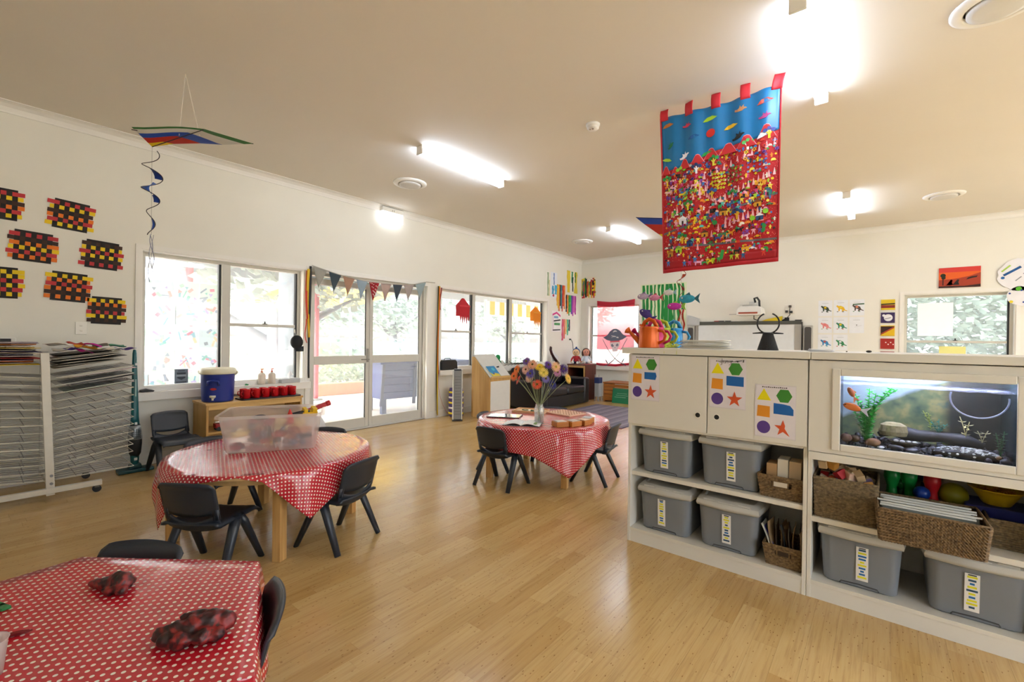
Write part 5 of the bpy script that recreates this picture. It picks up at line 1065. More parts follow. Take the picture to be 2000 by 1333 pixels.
# ------------------------------------------------------------------ low shelf under the first window
OAK = woodm('oak_veneer', '#c99b55', '#deb774', 1, 22); OAKV = woodm('oak_side', '#bf924e', '#d2a968', 2, 22)
sf = thing('low_shelf', 'light oak low shelf unit under the window', 'shelf unit', (-5.30, 1.98, 0))
for s in (-1, 1): B().bb(-.2, .2, *sorted((s*.47, s*.45)), 0, .585).obj('side_panel', OAKV, sf, bevel=.002)
B().bb(-.2, .21, -.48, .48, .585, .607).obj('top_board', OAK, sf, bevel=.003); B().bb(-.2, .2, -.45, .45, .05, .07).obj('bottom_board', OAK, sf); B().bb(-.2, .19, -.45, .45, .3, .318).obj('shelf', OAK, sf); B().bb(-.2, -.19, -.45, .45, .07, .585).obj('back_panel', OAK, sf); B().bb(.185, .2, -.45, .45, .54, .585).obj('front_rail', OAK, sf)
ck = thing('water_cooler', 'blue insulated drink cooler with a white lid', 'drink cooler', (-5.27, 1.66, .607)); BLU = M('#27398f', .35, var=.05)
B().lathe([(.128, 0), (.138, .006), (.14, .02), (.15, .28), (.152, .285)], 40).obj('body', BLU, ck, True); B().lathe([(.158, .28), (.163, .286), (.163, .315), (.155, .33), (.14, .338), (.13, .333), (0, .333)], 40).obj('lid', M('#e9e2c6', .4), ck, True)
for s in (-1, 1): B().tube([(s*.11, s*.12, .27), (s*.125, s*.135, .29), (s*.125, s*.135, .31)], .008, 6).obj('handle_lug', M('#e2dcc6', .4), ck)
hd_ = Matrix.Rotation(radians(-32), 4, 'Z')
def face(dx, dz, r_): p = hd_ @ Vector((r_, dx, dz)); return p
B().tube([face(-.05, .17, .148), face(-.045, .21, .158), face(0, .222, .166), (face(.045, .21, .158)), face(.05, .17, .148)], .011, 8).obj('front_handle', BLU, ck, True)
B().add([face(a, b_, .1525) for a, b_ in [(x, z) for x, z in circ(.028, 16, 0, .135, .012)]], [tuple(range(16))]).obj('red_badge', M('#c02a2e', .4), ck, solid=.006)
B().tube([face(0, .055, .14), face(0, .055, .168)], .016, 10).box(tuple(face(0, .063, .172)), (.02, .05, .02), rz=radians(-32)).tube([face(0, .05, .17), face(0, .025, .172)], .009, 8).obj('tap', M('#e6e2d6', .4), ck, True)
tag(at(B().slab(rrect(.22, .62, .03), 0, .006).slab(rrect(.215, .615, .03), .006, .014).obj('serving_tray', M('#2a1c1e', .4)), (-5.19, 2.13, .608)), 'dark tray under the red mugs', 'tray')
mugp = None; mugl = ['nearest the cooler', 'second from the cooler', 'third from the cooler', 'fourth from the cooler', 'fifth from the cooler', 'at the far right end']
for j in range(2):
    for i in range(6):
        if mugp is None:
            mugp = thing('red_mug', 'x', 'mug', group='red mugs on the tray'); RED = M('#cc1420', .3, var=.04)
            B().lathe([(.03, 0), (.034, .003), (.035, .09), (.0355, .094), (.032, .092), (.031, .006), (0, .005)], 22).obj('body', RED, mugp, True); B().tube([(0, -.033, .07), (0, -.052, .066), (0, -.054, .04), (0, -.034, .025)], .005, 6).obj('handle', RED, mugp, True)
            mo = mugp
        else: mo = copy_tree(mugp)
        at(mo, (-5.145-.085*j, 1.885+.096*i, .6225), .3*i); mo['label'] = 'red plastic mug, %s row, %s' % (('front', 'back')[j], mugl[i])
fe = thing('toy_fire_engine', 'small red toy fire engine on the low shelf', 'toy truck', (-5.17, 1.70, .3185), RZ90); 
B().bb(-.1, .1, -.04, .04, .03, .075).bb(.03, .1, -.04, .04, .075, .12).obj('body', M('#9a1c20', .35), fe, bevel=.006); B().bb(.045, .095, -.0415, .0415, .085, .11).obj('window_strip', M('#20242a', .2), fe); B().bb(-.1, .02, -.012, .012, .085, .092).bb(-.1, .02, -.03, -.024, .085, .1).obj('ladder', M('#c9c5bc', .3, .5), fe)
for x in (-.07, .07):
    for y in (-.036, .036): B().cyl((x, y-.007, .022), (x, y+.007, .022), .0215, n=16).obj('wheel', BLACKM, fe)
# window sill of window 1
SZ = .7205
for k, (y, nm) in enumerate(((2.19, 'left'), (2.30, 'right'))):
    r = thing('soap_bottle', 'cream pump soap bottle on the sill, %s of two' % nm, 'soap bottle', (-5.54, y, SZ), 0, 'pump soap bottles')
    B().lathe([(.001, 0), (.04, 0), (.042, .005), (.042, .105), (.03, .125), (.014, .13), (.012, .14)], 18, sx=.8).obj('bottle', M('#ece2d2', .35, trans=.2), r, True); B().cyl((0, 0, .138), (0, 0, .152), .013).cyl((0, 0, .152), (0, 0, .172), .005).box((.012, 0, .176), (.045, .016, .01)).obj('pump', M('#d9683a', .4), r)
r = thing('tissue_box', 'grey tissue box with a white tissue on the sill', 'tissue box', (-5.54, 2.50, SZ)); B().bb(-.055, .055, -.11, .11, 0, .05).obj('box', M('#b9bcbf', .5), r, bevel=.003); B().grid(lambda u, v: ((u-.5)*.07*(1-.4*v), (v-.5)*.03+.05*(u-.5)*v, .048+.1*v*(1-abs(u-.5))), 8, 6).obj('tissue', M('#f3f3f3', .7), r, True, solid=.001)
tag(at(B().prism([(-.05, 0), (.05, 0), (.06, .012), (.0, .03), (-.05, .02)], -.04, .03).obj('black_case', BLACKM, bevel=.006), (-5.53, 1.13, SZ), RZ90), 'small black case at the left end of the sill', 'case')
tag(at(B().prism([(-.01, 0), (.02, 0), (.025, .012), (0, .02)], -.01, .01).obj('leaf_toy', M('#3f9a58', .5)), (-5.53, 2.02, SZ), RZ90), 'tiny green plastic leaf on the sill beside the soap', 'toy')
st_ = thing('window_sticker', 'square blue-grey sign sticker on the left pane', 'sticker', (XL-.1275, 1.455, .845), RZ90); B().bb(-.06, .06, -.0015, 0, -.075, .075).obj('sheet', M('#77828f', .5), st_)
B().prism([(-.04, .04), (.04, .04), (.035, -.02), (0, -.04), (-.035, -.02)], -.0025, -.0015).obj('shield', M('#39404c', .5), st_); B().bb(-.045, .045, -.003, -.0026, -.004, .018).obj('shield_band', M('#9aa4b0', .5), st_); B().bb(-.045, .045, -.0025, -.0015, -.066, -.056).bb(-.03, .03, -.0025, -.0015, .052, .06).obj('printed_line', M('#39404c', .5), st_)
cp = thing('black_hat', 'black cap hanging from a hook on the window frame', 'cap', (-5.555, 2.57, 1.21), RZ90)
B().ball((0, -.055, 0), (.075, .05, .085), 16, 10).obj('crown', M('#17181b', .8), cp, True); B().grid(lambda u, v: (.02+.07*(u-.5)*1.6, -.07-.06*v*sin(pi*u), -.05-.06*v), 8, 4).obj('peak', M('#1b1c20', .8), cp, True, solid=.004); B().tube([(-.01, -.06, .08), (0, -.01, .115), (0, -.004, .135)], .002, 5).obj('loop', M('#c9c9c4', .5), cp)
tag(at(B().tube([(0, 0, .03), (0, -.012, .03), (0, -.02, .012), (0, -.018, 0), (0, -.01, .002)], .003, 6).bb(-.008, .008, -.002, 0, .005, .045).obj('wall_hook', M('#b9b4aa', .3, .6)), (-5.571+.012, 2.57, 1.32), RZ90), 'small hook holding the black cap', 'hook')
def plump(x, y, z, rx, ry, rz_, c, label, cat, name, seed):
    rr = random.Random(seed); b = B().ball((0, 0, rz_), (rx, ry, rz_), 16, 12); b.v = [(v[0]*(1+.25*(rr.random()-.5)), v[1]*(1+.25*(rr.random()-.5)), max(0, v[2]*(1+.15*(rr.random()-.5)))) for v in b.v]
    tag(at(b.obj(name, M(c, .5, trans=.2), smooth=True), (x, y, z)), label, cat)
plump(-5.28, 2.68, 0, .14, .14, .16, '#e6e4e2', 'crumpled white plastic bag on the floor by the doors', 'bag', 'plastic_bag', 3)

# ------------------------------------------------------------------ bunting and ribbons round the doors
bn = thing('bunting', 'fabric triangle bunting sagging across the glass doors', 'bunting', (XL+.06, 2.752, 2.166), RZ90)
tops = [(.0, 0), (.209, -.044), (.405, -.078), (.60, -.102), (.80, -.118), (.985, -.118), (1.19, -.112), (1.385, -.103), (1.60, -.072), (1.83, -.012), (2.0, -.006)]
B().tube([(x, -.002, z+.003) for x, z in tops], .006, 6).obj('tape', M('#b9b2a6', .7), bn)
fc = ['#a9a79c', '#3f4e58', '#b08a72', '#9fb0bc', '#a8242c', '#b8a096', '#434d58', '#b9aca6', '#9fb0b4', '#8f9496']; fl_n = ['pale grey floral', 'slate blue', 'rust plaid', 'pale blue', 'red spotted', 'pink grey plaid', 'dark slate', 'pale pink', 'pale blue grey']
for k in range(9):
    (x0, z0), (x1, z1) = tops[k], tops[k+1]; x0 += .012; x1 -= .012; xm = (x0+x1)/2-.02; zt = (z0+z1)/2-.25
    f = B().grid(lambda u, v: (x0+(x1-x0)*u + (xm-(x0+(x1-x0)*u))*v, -.004-.008*sin(4*u+k)*v, z0+(z1-z0)*u+(zt-(z0+(z1-z0)*u))*v), 8, 8).obj('flag', M(fc[k], .8, var=.12, scale=40, trans=.15), bn, True, solid=.002); f['label'] = fl_n[k]+' triangle flag'
    if k == 4:
        for q in range(16):
            u, v = ((q*.38) % .8)+.1, .05+.75*((q*.618) % 1); p = (x0+(x1-x0)*u + (xm-(x0+(x1-x0)*u))*v, -.0145-.001, z0+(z1-z0)*u+(zt-(z0+(z1-z0)*u))*v); B().prism([(p[0]+a, p[2]+b_) for a, b_ in circ(.006, 7)], p[1]-.001, p[1]+.004).obj('printed_dot', M('#f0dcd4', .7), f)
def ribbon(label, y, z0, z1, c, w=.03, dx=.05, sway=.02, ph=0., off=0.):
    o = B().grid(lambda u, v: ((u-.5)*w*(1-.3*v)+sway*sin(3.2*v+ph)*v, -dx-.012*sin(5*v+ph), z1*v), 3, 24).obj('ribbon', M(c, .6, var=.08), smooth=True, solid=.0015); at(o, (XL, y+off, z0), RZ90); tag(o, label, 'ribbon', 'ribbons at the door sides')
ribbon('long black ribbon at the left of the doors', 2.745, 2.16, -1.4, '#1f1f20', .03, .03, .0, 1); ribbon('yellow ribbon at the left of the doors', 2.715, 2.12, -.85, '#e3b81c', .035, .04, -.02, 2); ribbon('short red ribbon at the left of the doors', 2.705, 2.1, -.6, '#cc3a20', .03, .046, .015, 3); ribbon('thin red ribbon tail low at the left of the doors', 2.70, 1.5, -.3, '#cf3524', .014, .036, -.03, .5)
ribbon('long black ribbon at the right of the doors', 4.845, 2.12, -2.06, '#232322', .026, .03, -.02, 1); ribbon('long yellow ribbon at the right of the doors', 4.855, 2.12, -2.08, '#e2c01c', .03, .045, .01, 2); ribbon('orange ribbon hanging to the floor at the right of the doors', 4.85, 2.1, -1.4, '#e0641c', .02, .06, -.03, .3); ribbon('short red ribbon looped at the right of the doors', 4.90, 2.1, -.36, '#8a2a1c', .026, .04, .02, 2)
o = B().tube([(0, -.05, .72), (.0, -.05, .5), (.03, -.055, .35), (.09, -.06, .2), (.16, -.07, .08), (.25, -.08, .012)], .008, 6, flat=.25).obj('ribbon', M('#d2452a', .6), smooth=True); tag(at(o, (XL, 4.86, 0), RZ90), 'red ribbon end curling onto the floor by the grey tower', 'ribbon', 'ribbons at the door sides')

# felt lanterns in the long window
def lantern(label, y, c, c2, tall):
    r = thing('felt_lantern', label, 'hanging lantern', (-5.49, y, 1.52), RZ90, 'felt house lanterns in the window'); m = M(c, .85, var=.08, scale=30); h0 = .14
    B().add([(a*.12, b_*.05, h0+.17) for a, b_ in ((-1, -1), (1, -1), (1, 1), (-1, 1))]+[(a*.015, b_*.01, h0+tall) for a, b_ in ((-1, -1), (1, -1), (1, 1), (-1, 1))], [(0, 1, 5, 4), (1, 2, 6, 5), (2, 3, 7, 6), (3, 0, 4, 7), (4, 5, 6, 7)]).obj('roof', m, r, solid=.004)
    B().add([(a*.115, b_*.046, z) for z in (h0, h0+.17) for a, b_ in ((-1, -1), (1, -1), (1, 1), (-1, 1))], [(0, 1, 5, 4), (1, 2, 6, 5), (2, 3, 7, 6), (3, 0, 4, 7)]).obj('walls', m, r, solid=.004)
    for k in range(5): B().prism([(-.115+.046*k, h0+.004), (-.115+.046*(k+1), h0+.004), (-.115+.046*(k+.5), h0-.11-.03*(k % 2))], -.05, -.046).obj('fringe_point', m, r)
    B().bb(-.122, .122, -.054, -.05, h0+.155, h0+.18).obj('trim_band', M(c2, .85), r)
    B().cyl((0, 0, h0+tall), (0, 0, .585), .0012, n=5).obj('string', M('#8a8a8a', .6), r)
lantern('red felt house lantern hanging in the left bay of the long window', 5.355, '#c02430', '#d8404a', .30); lantern('orange felt house lantern hanging in the right bay of the long window', 7.42, '#f08a1c', '#f2a03a', .28)
# ------------------------------------------------------------------ gerberas in a jar
vx, vy = -2.385, 3.30
r = thing('glass_jar', 'clear glass jar vase holding gerberas', 'vase', (vx, vy, TZ)); B().lathe([(.038, 0), (.045, .004), (.046, .13), (.04, .15), (.034, .158), (.034, .172), (.036, .175), (.032, .173), (.031, .158), (.042, .13), (.041, .012), (0, .01)], 28).obj('glass', glass_mat('jar_glass', .16, (.97, .99, .98, 1), .14), r, True)
B().lathe([(.0405, .013), (.0405, .09), (0, .09)], 24).obj('water', M('#cfd6c6', .05, thru=.7), r, True)
def place(px, py_, d): # point on the sight line of a photo pixel at forward distance d
    q = CF + CR*((px-1000)/880.3) - CU*((py_-666.5)/880.3); return CAM + q*d
GB = [(947+30, 733, '#f0803a', 'orange', 'orange gerbera at the far left, turned sideways', -1), (1009, 722, '#f0882c', 'o', 'orange gerbera at the upper left edge', -1), (1027, 722, '#f2c8b8', 'p', 'pale pink gerbera at the upper left', 0), (1040, 712, '#f2b48a', 'p', 'peach gerbera at the top left', .2), (1036, 730, '#6a62c0', 'v', 'blue-violet gerbera left of the yellow ones', .1), (1054, 717, '#f5d418', 'y', 'bright yellow gerbera at the top centre', .2),
      (1062, 728, '#f2dc6a', 'y', 'pale lemon gerbera at the centre front', .1), (1071, 713, '#6a3a9a', 'v', 'purple and white gerbera at the top right', .2), (1034, 738, '#f0d0b0', 'c', 'cream gerbera low on the left', -.1), (1049, 751, '#ee6a4a', 'r', 'coral red gerbera hanging lowest at the front', -.3), (1089, 727, '#e2a0cc', 'm', 'lilac pink gerbera on the right', .1), (1086, 717, '#f2c490', 'c', 'apricot gerbera at the upper right', .2), (1101, 721, '#4a2070', 'd', 'dark purple gerbera at the right edge', .3), (1079, 751, '#2c2a80', 'n', 'navy blue gerbera low on the right', -.2), (1110, 740, '#f2c85a', 'y', 'golden gerbera at the far right, turned sideways', 1), (1028, 706, '#7a5aa8', 'v', 'lavender gerbera at the back', .3), (1012, 742, '#e2563a', 'r', 'dark orange gerbera low on the far left', -1), (1066, 740, '#8a80c8', 'v', 'small violet gerbera half hidden in the middle', -.1)]
GS = M('#8a9468', .5, var=.15)
import zlib
mouth = Vector((vx, vy, TZ+.17)); dv = (Vector((vx, vy, .5))-CAM).dot(CF)
for k, (px, py_, c, nm, lab, side) in enumerate(GB):
    if k == 0: px, py_ = 1004, 735
    off = ((k*.37) % 1-.5)*.16; P = place(px, py_, dv+off); toc = (CAM-P).normalized(); out = Vector((P.x-vx, P.y-vy, .05)).normalized()
    nrm = (toc*(.75 if abs(side) < .9 else .45)+out*(.5 if abs(side) < .9 else .9)+Vector((0, 0, .25*side if abs(side) < .9 else .1))).normalized()
    r = thing('gerbera', lab, 'flower', (vx, vy, TZ+.012), 0, 'gerberas in the jar'); P = P-r.location; mo = mouth-r.location + Vector((out.x, out.y, 0))*.02
    Q = nrm.to_track_quat('Z', 'Y').to_matrix(); R_ = .05 if k not in (7, 15, 17) else .042
    pet = B()
    for ring, (n, l0, w, zz) in enumerate(((20, R_, .0075, -.004), (16, R_*.8, .007, .001), (12, R_*.5, .005, .004))):
        for i in range(n):
            a = 2*pi*(i+.5*ring)/n; d = Vector((cos(a), sin(a), 0)); s = Vector((-sin(a), cos(a), 0)); pts = [d*.006, d*l0*.55+s*w*.5, d*l0*.9+s*w*.42, d*l0, d*l0*.9-s*w*.42, d*l0*.55-s*w*.5]
            pet.add([P+Q @ (q+Vector((0, 0, zz+.10*q.length**2*20*.3))) for q in pts], [(0, 1, 2, 3, 4, 5)])
    pet.obj('petals', M(c, .6, var=.12, scale=120, trans=.25), r)
    b = B(); b.ball((0, 0, .004), (.010, .010, .005), 12, 6); b.v = [tuple(P+Q @ Vector(v)) for v in b.v]; b.obj('flower_centre', M('#6a5a1c' if nm not in ('y', 'c') else '#c8b43a', .8, var=.3, scale=200), r, True)
    foot = Vector((-out.x*.018, -out.y*.018, .005)); mid = mo.lerp(P, .55)+Vector((0, 0, .012)); B().tube([foot, mo, mid, P-nrm*.004], [.0026, .0026, .0024, .0028], 6).obj('stem', GS, r, True)

# ------------------------------------------------------------------ by the long window
r = thing('black_bag', 'black rounded bag on the sill right of the doors', 'bag', (-5.56, 5.09, .7605), RZ90)
B().prism([(-.17, 0), (.17, 0), (.175, .03), (.165, .13), (.13, .165), (-.15, .165), (-.17, .13)], -.062, .06).obj('body', M('#1f2124', .55), r, bevel=.012); B().tube([(-.08, -.0, .164), (-.06, 0, .19), (.05, 0, .19), (.07, 0, .164)], .006, 6).obj('handle', BLACKM, r, True)
r = thing('air_tower', 'silver grey tower heater on the floor right of the doors', 'heater', (-5.12, 4.9, 0), radians(-40)); B().bb(-.07, .07, -.08, .08, 0, .02).obj('base', M('#2c2c2e', .5), r, bevel=.004)
B().bb(-.05, .05, -.06, .06, .02, .78).obj('body', M('#8b8d8e', .35, .4), r, bevel=.01); B().bb(-.055, .055, -.075, -.06, .02, .79).bb(-.055, .055, .06, .075, .02, .79).obj('side_trim', M('#d6d4ce', .35), r, bevel=.004); B().bb(-.048, .048, -.055, .055, .78, .805).obj('top_cap', M('#3a3b3d', .4), r, bevel=.004)
for k in range(14): B().bb(.05, .053, -.045, .045, .1+.045*k, .108+.045*k).obj('grille_slat', M('#6a6c6e', .4), r)
# sloped display stand
ez = thing('display_stand', 'oak book display stand with a sloped white top', 'display stand', (-5.02, 5.57, 0))
for s in (-1, 1): B().prism([(-.2, 0), (.21, 0), (.21, .64), (-.15, .985), (-.2, .985)], *sorted((s*.255, s*.24))).obj('side_panel', OAKV, ez, bevel=.002)
B().bb(.195, .209, -.24, .24, .03, .60).obj('white_panel', M('#dcdad4', .45), ez); B().bb(.195, .212, -.24, .24, .60, .645).bb(.195, .212, -.24, .24, 0, .03).obj('front_rail', OAKV, ez)
B().add([(.215, -.25, .655), (.215, .25, .655), (-.165, .25, 1.015), (-.165, -.25, 1.015)], [(0, 1, 2, 3)]).obj('sloped_top', M('#d8d6cf', .4), ez, solid=.012); B().box((.225, 0, .665), (.014, .5, .03)).obj('book_ledge', OAK, ez)
B().bb(-.2, -.19, -.24, .24, .03, .98).obj('back_panel', OAKV, ez)
sl = atan2(.36, .38)
bk = thing('picture_book', 'blue and yellow picture book on the sloped stand', 'book', (-5.02+.13, 5.47, .655+.36*(.085/.38)+.012), 0, None, 0, sl); 
B().bb(-.11, .11, -.1, .1, 0, .012).obj('book_block', M('#ece8e0', .6), bk); B().bb(-.112, .112, -.102, .102, .012, .0145).obj('cover', M('#2f8ac0', .35), bk)
B().slab([(.02, -.1), (.11, -.1), (.11, .1), (.06, .08), (.04, .0), (.08, -.05)], .0145, .0155).obj('yellow_shape', M('#e0c83a', .4), bk); B().slab(circ(.035, 14, -.04, .02), .0145, .0158).obj('teal_shape', M('#5ac0d0', .4), bk); B().slab(circ(.018, 10, .05, -.03), .0156, .0168).obj('purple_shape', M('#6a4a7a', .4), bk)
tag(at(B().box((0, 0, .008), (.02, .05, .012)).box((.0, .01, .018), (.012, .02, .012)).obj('toy_beetle', M('#2b2d2a', .5), bevel=.003), (-4.96, 5.66, .655+.36*(.155/.38)+.008), 0, 0, sl), 'small dark toy clip on the sloped white top', 'toy')
r = thing('patterned_bag', 'purple and yellow patterned bag between tower and stand', 'bag', (-5.38, 5.12, 0), radians(20)); B().lathe([(.1, 0), (.12, .02), (.125, .2), (.12, .42), (.11, .47)], 20, sy=.8).obj('body', M('#4a3a72', .7), r, True)
for k in range(5): B().lathe([(.127-.003*(k > 3), .05+.085*k), (.1285-.003*(k > 3), .065+.085*k), (.127-.003*(k > 3), .08+.085*k)], 20, sy=.8).obj('printed_band', M(['#e0c81e', '#d8d2c8'][k % 2], .7), r, True)
r = thing('green_plush', 'green and white plush toy on the sill behind the stand', 'plush toy', (-5.56, 6.36, .7605)); B().ball((0, 0, .07), (.05, .07, .07), 14, 10).obj('body', M('#1f7a44', .9), r, True); B().ball((.01, -.02, .17), (.045, .05, .06), 14, 10).obj('head', M('#238a4c', .9), r, True); B().ball((.02, .09, .06), (.04, .05, .06), 12, 8).obj('belly', M('#e6e4de', .9), r, True)

# ------------------------------------------------------------------ sofa and the far corner
LEA = M('#1d1a1f', .33, var=.1, scale=14, spec=.55, bump=.06, bscale=140)
so = thing('sofa', 'black leather two-seat sofa under the long window', 'sofa', (-5.06, 7.27, 0), RZ90) # local x along +y world, local -y into the room
def puff(b, x0, x1, y0, y1, z0, z1): return b.bb(x0, x1, y0, y1, z0, z1)
for s in (-1, 1): puff(B(), *sorted((s*.83, s*.64)), -.46, .40, .02, .53).obj('armrest', LEA, so, 'auto', bevel=.035)
puff(B(), -.64, .64, -.44, .40, .04, .24).obj('base', LEA, so, bevel=.01); puff(B(), -.64, .64, .20, .42, .1, .74).obj('back_frame', LEA, so, bevel=.04)
for s in (-1, 1):
    puff(B(), *sorted((s*.003, s*.637)), -.47, .2, .245, .385).obj('seat_cushion', LEA, so, 'auto', bevel=.035); puff(B(), *sorted((s*.005, s*.635)), .06, .22, .39, .76).obj('back_cushion', LEA, so, 'auto', bevel=.05)
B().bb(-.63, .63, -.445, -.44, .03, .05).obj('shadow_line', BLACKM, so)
nt = thing('dry_foliage', 'bundle of dark dried foliage on the sofa back', 'dried plant', (-5.48, 6.95, .775), RZ90); rr = random.Random(11); b = B(); b2 = B()
for k in range(420):
    x = (rr.random()-.5)*1.1; y = (rr.random()-.5)*.16; z = .02+.11*rr.random()*(1-(x/.6)**2)+.02; a = rr.random()*6.3; l_ = .03+.05*rr.random(); d = Vector((cos(a), sin(a)*.5, .6*(rr.random()-.3)))*l_; w = Vector((-sin(a), cos(a), .2))*.008; p = Vector((x, y, z))
    (b if k % 4 else b2).add([p, p+d*.5+w, p+d, p+d*.5-w], [(0, 1, 2, 3)])
b.obj('leaves', M('#4a4a3c', .7, var=.3, scale=30), nt); b2.obj('pale_leaves', M('#8a8a72', .7, var=.3, scale=30), nt)
for k in range(6): B().tube([(-.5+.1*k, 0, .012), (-.3+.12*k, .02, .05), (-.1+.12*k, -.02, .03)], .005, 5).obj('twig', M('#3a3226', .7), nt)
r = thing('carved_bird', 'tall dark carved neck ornament with white cloth behind the sofa', 'ornament', (-5.36, 7.93, .775)); B().tube([(0, .16, .0), (0, .08, .06), (0, -.02, .14), (0, -.10, .22), (0, -.14, .3), (0, -.13, .345), (0, -.10, .33)], [.03, .028, .026, .028, .03, .03, .012], 10).obj('neck', M('#3a1416', .4, var=.2), r, True); B().grid(lambda u, v: (-.03-.01*u, -.06+.26*v+.02*u, .05+.24*u*(1-.6*v)), 6, 6).obj('white_cloth', M('#e9e9ea', .7), r, True, solid=.004)
bc = thing('tv_cabinet', 'dark brown cabinet with oak edging in the far corner', 'cabinet', (-5.08, 8.60, 0)); DBR = woodm('dark_brown_wood', '#4a2218', '#6a3020', 2, 20); 
B().bb(.205, .225, -.22, .22, 0, .735).obj('side_panel', DBR, bc, bevel=.002); B().bb(-.225, -.205, -.22, .22, 0, .735).obj('side_panel', DBR, bc, bevel=.002); B().bb(-.235, .235, -.235, .235, .735, .762).obj('top_board', DBR, bc, bevel=.003); B().bb(-.205, .205, .2, .22, .02, .735).obj('back_panel', M('#1c1412', .6), bc); B().bb(-.205, .205, -.2, .2, .0, .04).bb(-.205, .205, -.2, .2, .35, .37).obj('shelf', DBR, bc)
B().bb(.17, .205, -.225, -.2, .04, .735).bb(-.205, .17, -.225, -.2, .69, .735).obj('oak_edging', OAKV, bc); tag(B().slab([(p[0]-4.93, p[1]+8.58) for p in rrect(.16, .3, .01)], .7625, .7665).obj('red_cloth', M('#b8323a', .6)), 'small red cloth on the corner cabinet under the rag doll', 'cloth')
def doll(label, loc, rz, skin, hair, shirt, legs, hat, lean):
    r = thing('rag_doll', label, 'doll', loc, rz, 'rag dolls on the corner cabinet', lean)
    def skinned(pts, rads, nm, m):
        b = B(); b.tube(pts, rads, 12); return b.obj(nm, M(m, .85), r, True)
    skinned([(0, .02, .01), (0, .02, .05), (0, .02, .12), (0, .015, .16), (0, .015, .18)], [.045, .062, .058, .05, .02], 'torso', shirt)
    B().ball((0, 0, .245), (.078, .072, .08), 18, 14).obj('head', M(skin, .85), r, True)
    B().ball((0, .022, .258), (.084, .072, .084), 18, 14).obj('hat' if hat else 'hair', M(hair, .9, var=.2, scale=60), r, True)
    if hat: B().ball((0, .02, .35), .022, 10, 8).obj('pompom', M(hair, .9), r, True)
    else:
        for s in (-1, 1): B().ball((s*.07, .0, .225), (.028, .04, .065), 10, 8).obj('hair_bunch', M(hair, .9, var=.2, scale=60), r, True)
    for s in (-1, 1):
        B().ball((s*.026, -.068, .255), (.009, .006, .012), 10, 8).obj('eye', BLACKM, r, True); skinned([(s*.05, .01, .155), (s*.09, -.02, .1), (s*.1, -.05, .055)], [.022, .021, .018], 'sleeve', shirt); B().ball((s*.102, -.058, .042), .02, 10, 8).obj('hand', M(skin, .85), r, True)
        skinned([(s*.03, 0, .03), (s*.045, -.09, .028), (s*.05, -.16, .026)], [.032, .028, .024], 'leg', legs); B().ball((s*.052, -.185, .03), (.026, .034, .028), 10, 8).obj('shoe', M('#e6e2de', .7), r, True)
    B().ball((0, -.073, .236), (.008, .008, .007), 8, 6).obj('nose', M('#d88a78', .85), r, True); B().tube([(-.022, -.066, .213), (0, -.071, .206), (.022, -.066, .213)], .003, 6).obj('mouth', M('#b03030', .8), r)
    return r
doll('rag doll with a blue knitted hat and red top', (-5.20, 8.55, .764), radians(25), '#e8c49a', '#1f4a86', '#b82a34', '#2a3a66', True, 0); doll('brown haired rag doll in a striped white dress', (-4.99, 8.62, .768), radians(35), '#dc9a86', '#4a2f26', '#d6dce8', '#dfe3ec', False, -.05)
tag(at(B().tube([(0, 0, .34), (.05, -.03, .33), (.1, -.06, .26), (.12, -.06, .1), (.12, -.05, .02)], .006, 6).box((-.0, -.005, .345), (.035, .03, .03)).obj('cable', BLACKM, smooth=False), (XL+.02, 8.86, .95)), 'black plug and cable running down the corner wall', 'cable')
r = thing('folded_trolley', 'folded trolley with blue and grey bag beside the corner cabinet', 'trolley', (-4.62, 8.5, 0)); B().bb(-.05, .05, -.07, .07, .1, .46).obj('grey_panel', M('#a8adb0', .5), r, bevel=.006); B().bb(-.055, .055, -.075, .075, .38, .5).obj('blue_flap', M('#2a3a6a', .6), r, bevel=.006)
for x in (-.045, .045): B().cyl((x, -.06, 0), (x, -.06, .56), .007).cyl((x, .06, 0), (x, .06, .3), .007).obj('leg', M('#9a9a9a', .3, .7), r)
lc = thing('low_cabinet', 'low orange-brown wooden cabinet under the pirate flag', 'cabinet', (-4.18, 8.80, 0)); ORW = woodm('orange_wood', '#9a5a24', '#bd7a38', 0, 18)
B().bb(-.36, .36, -.25, .25, .385, .41).obj('top_board', ORW, lc, bevel=.003)
for s in (-1, 1): B().bb(*sorted((s*.35, s*.33)), -.24, .24, 0, .385).obj('side_panel', ORW, lc)
for k in range(5): B().bb(-.33, .33, -.235, -.22, .03+.07*k, .092+.07*k).obj('front_slat', ORW, lc, bevel=.003)
o = B().bb(-.2, .2, -.006, .006, 0, .3).obj('green_board', M('#1f7a52', .4)); tag(at(o, (-4.1, 8.50, 0), 0, -.15), 'green board leaning on the low wooden cabinet', 'board'); o2 = B().bb(-.15, .1, -.0066, -.006, .12, .125).bb(-.12, .14, -.0066, -.006, .16, .164).bb(-.1, .12, -.0066, -.006, .2, .204).obj('scratch', M('#bfe0cc', .5), o)
# slatted floor mat
mt = thing('floor_mat', 'grey-violet striped floor mat in front of the sofa', 'rug', (-3.65, 7.05, 0)); 
for k in range(22): B().bb(-.74+.067*k, -.74+.067*k+.062, -.98, .98, .002, .009).obj('mat_strip', M(['#6a6474', '#7a7484', '#8d8794'][k % 3], .55, var=.15, scale=8), mt)
B().bb(-.75, .75, -1.0, 1.0, .0003, .002).obj('backing', M('#4a3f48', .7), mt); B().bb(-.75, .75, -1.0, -.98, .002, .008).bb(-.75, .75, .98, 1.0, .002, .008).obj('edge_binding', M('#7a3a44', .6), mt)

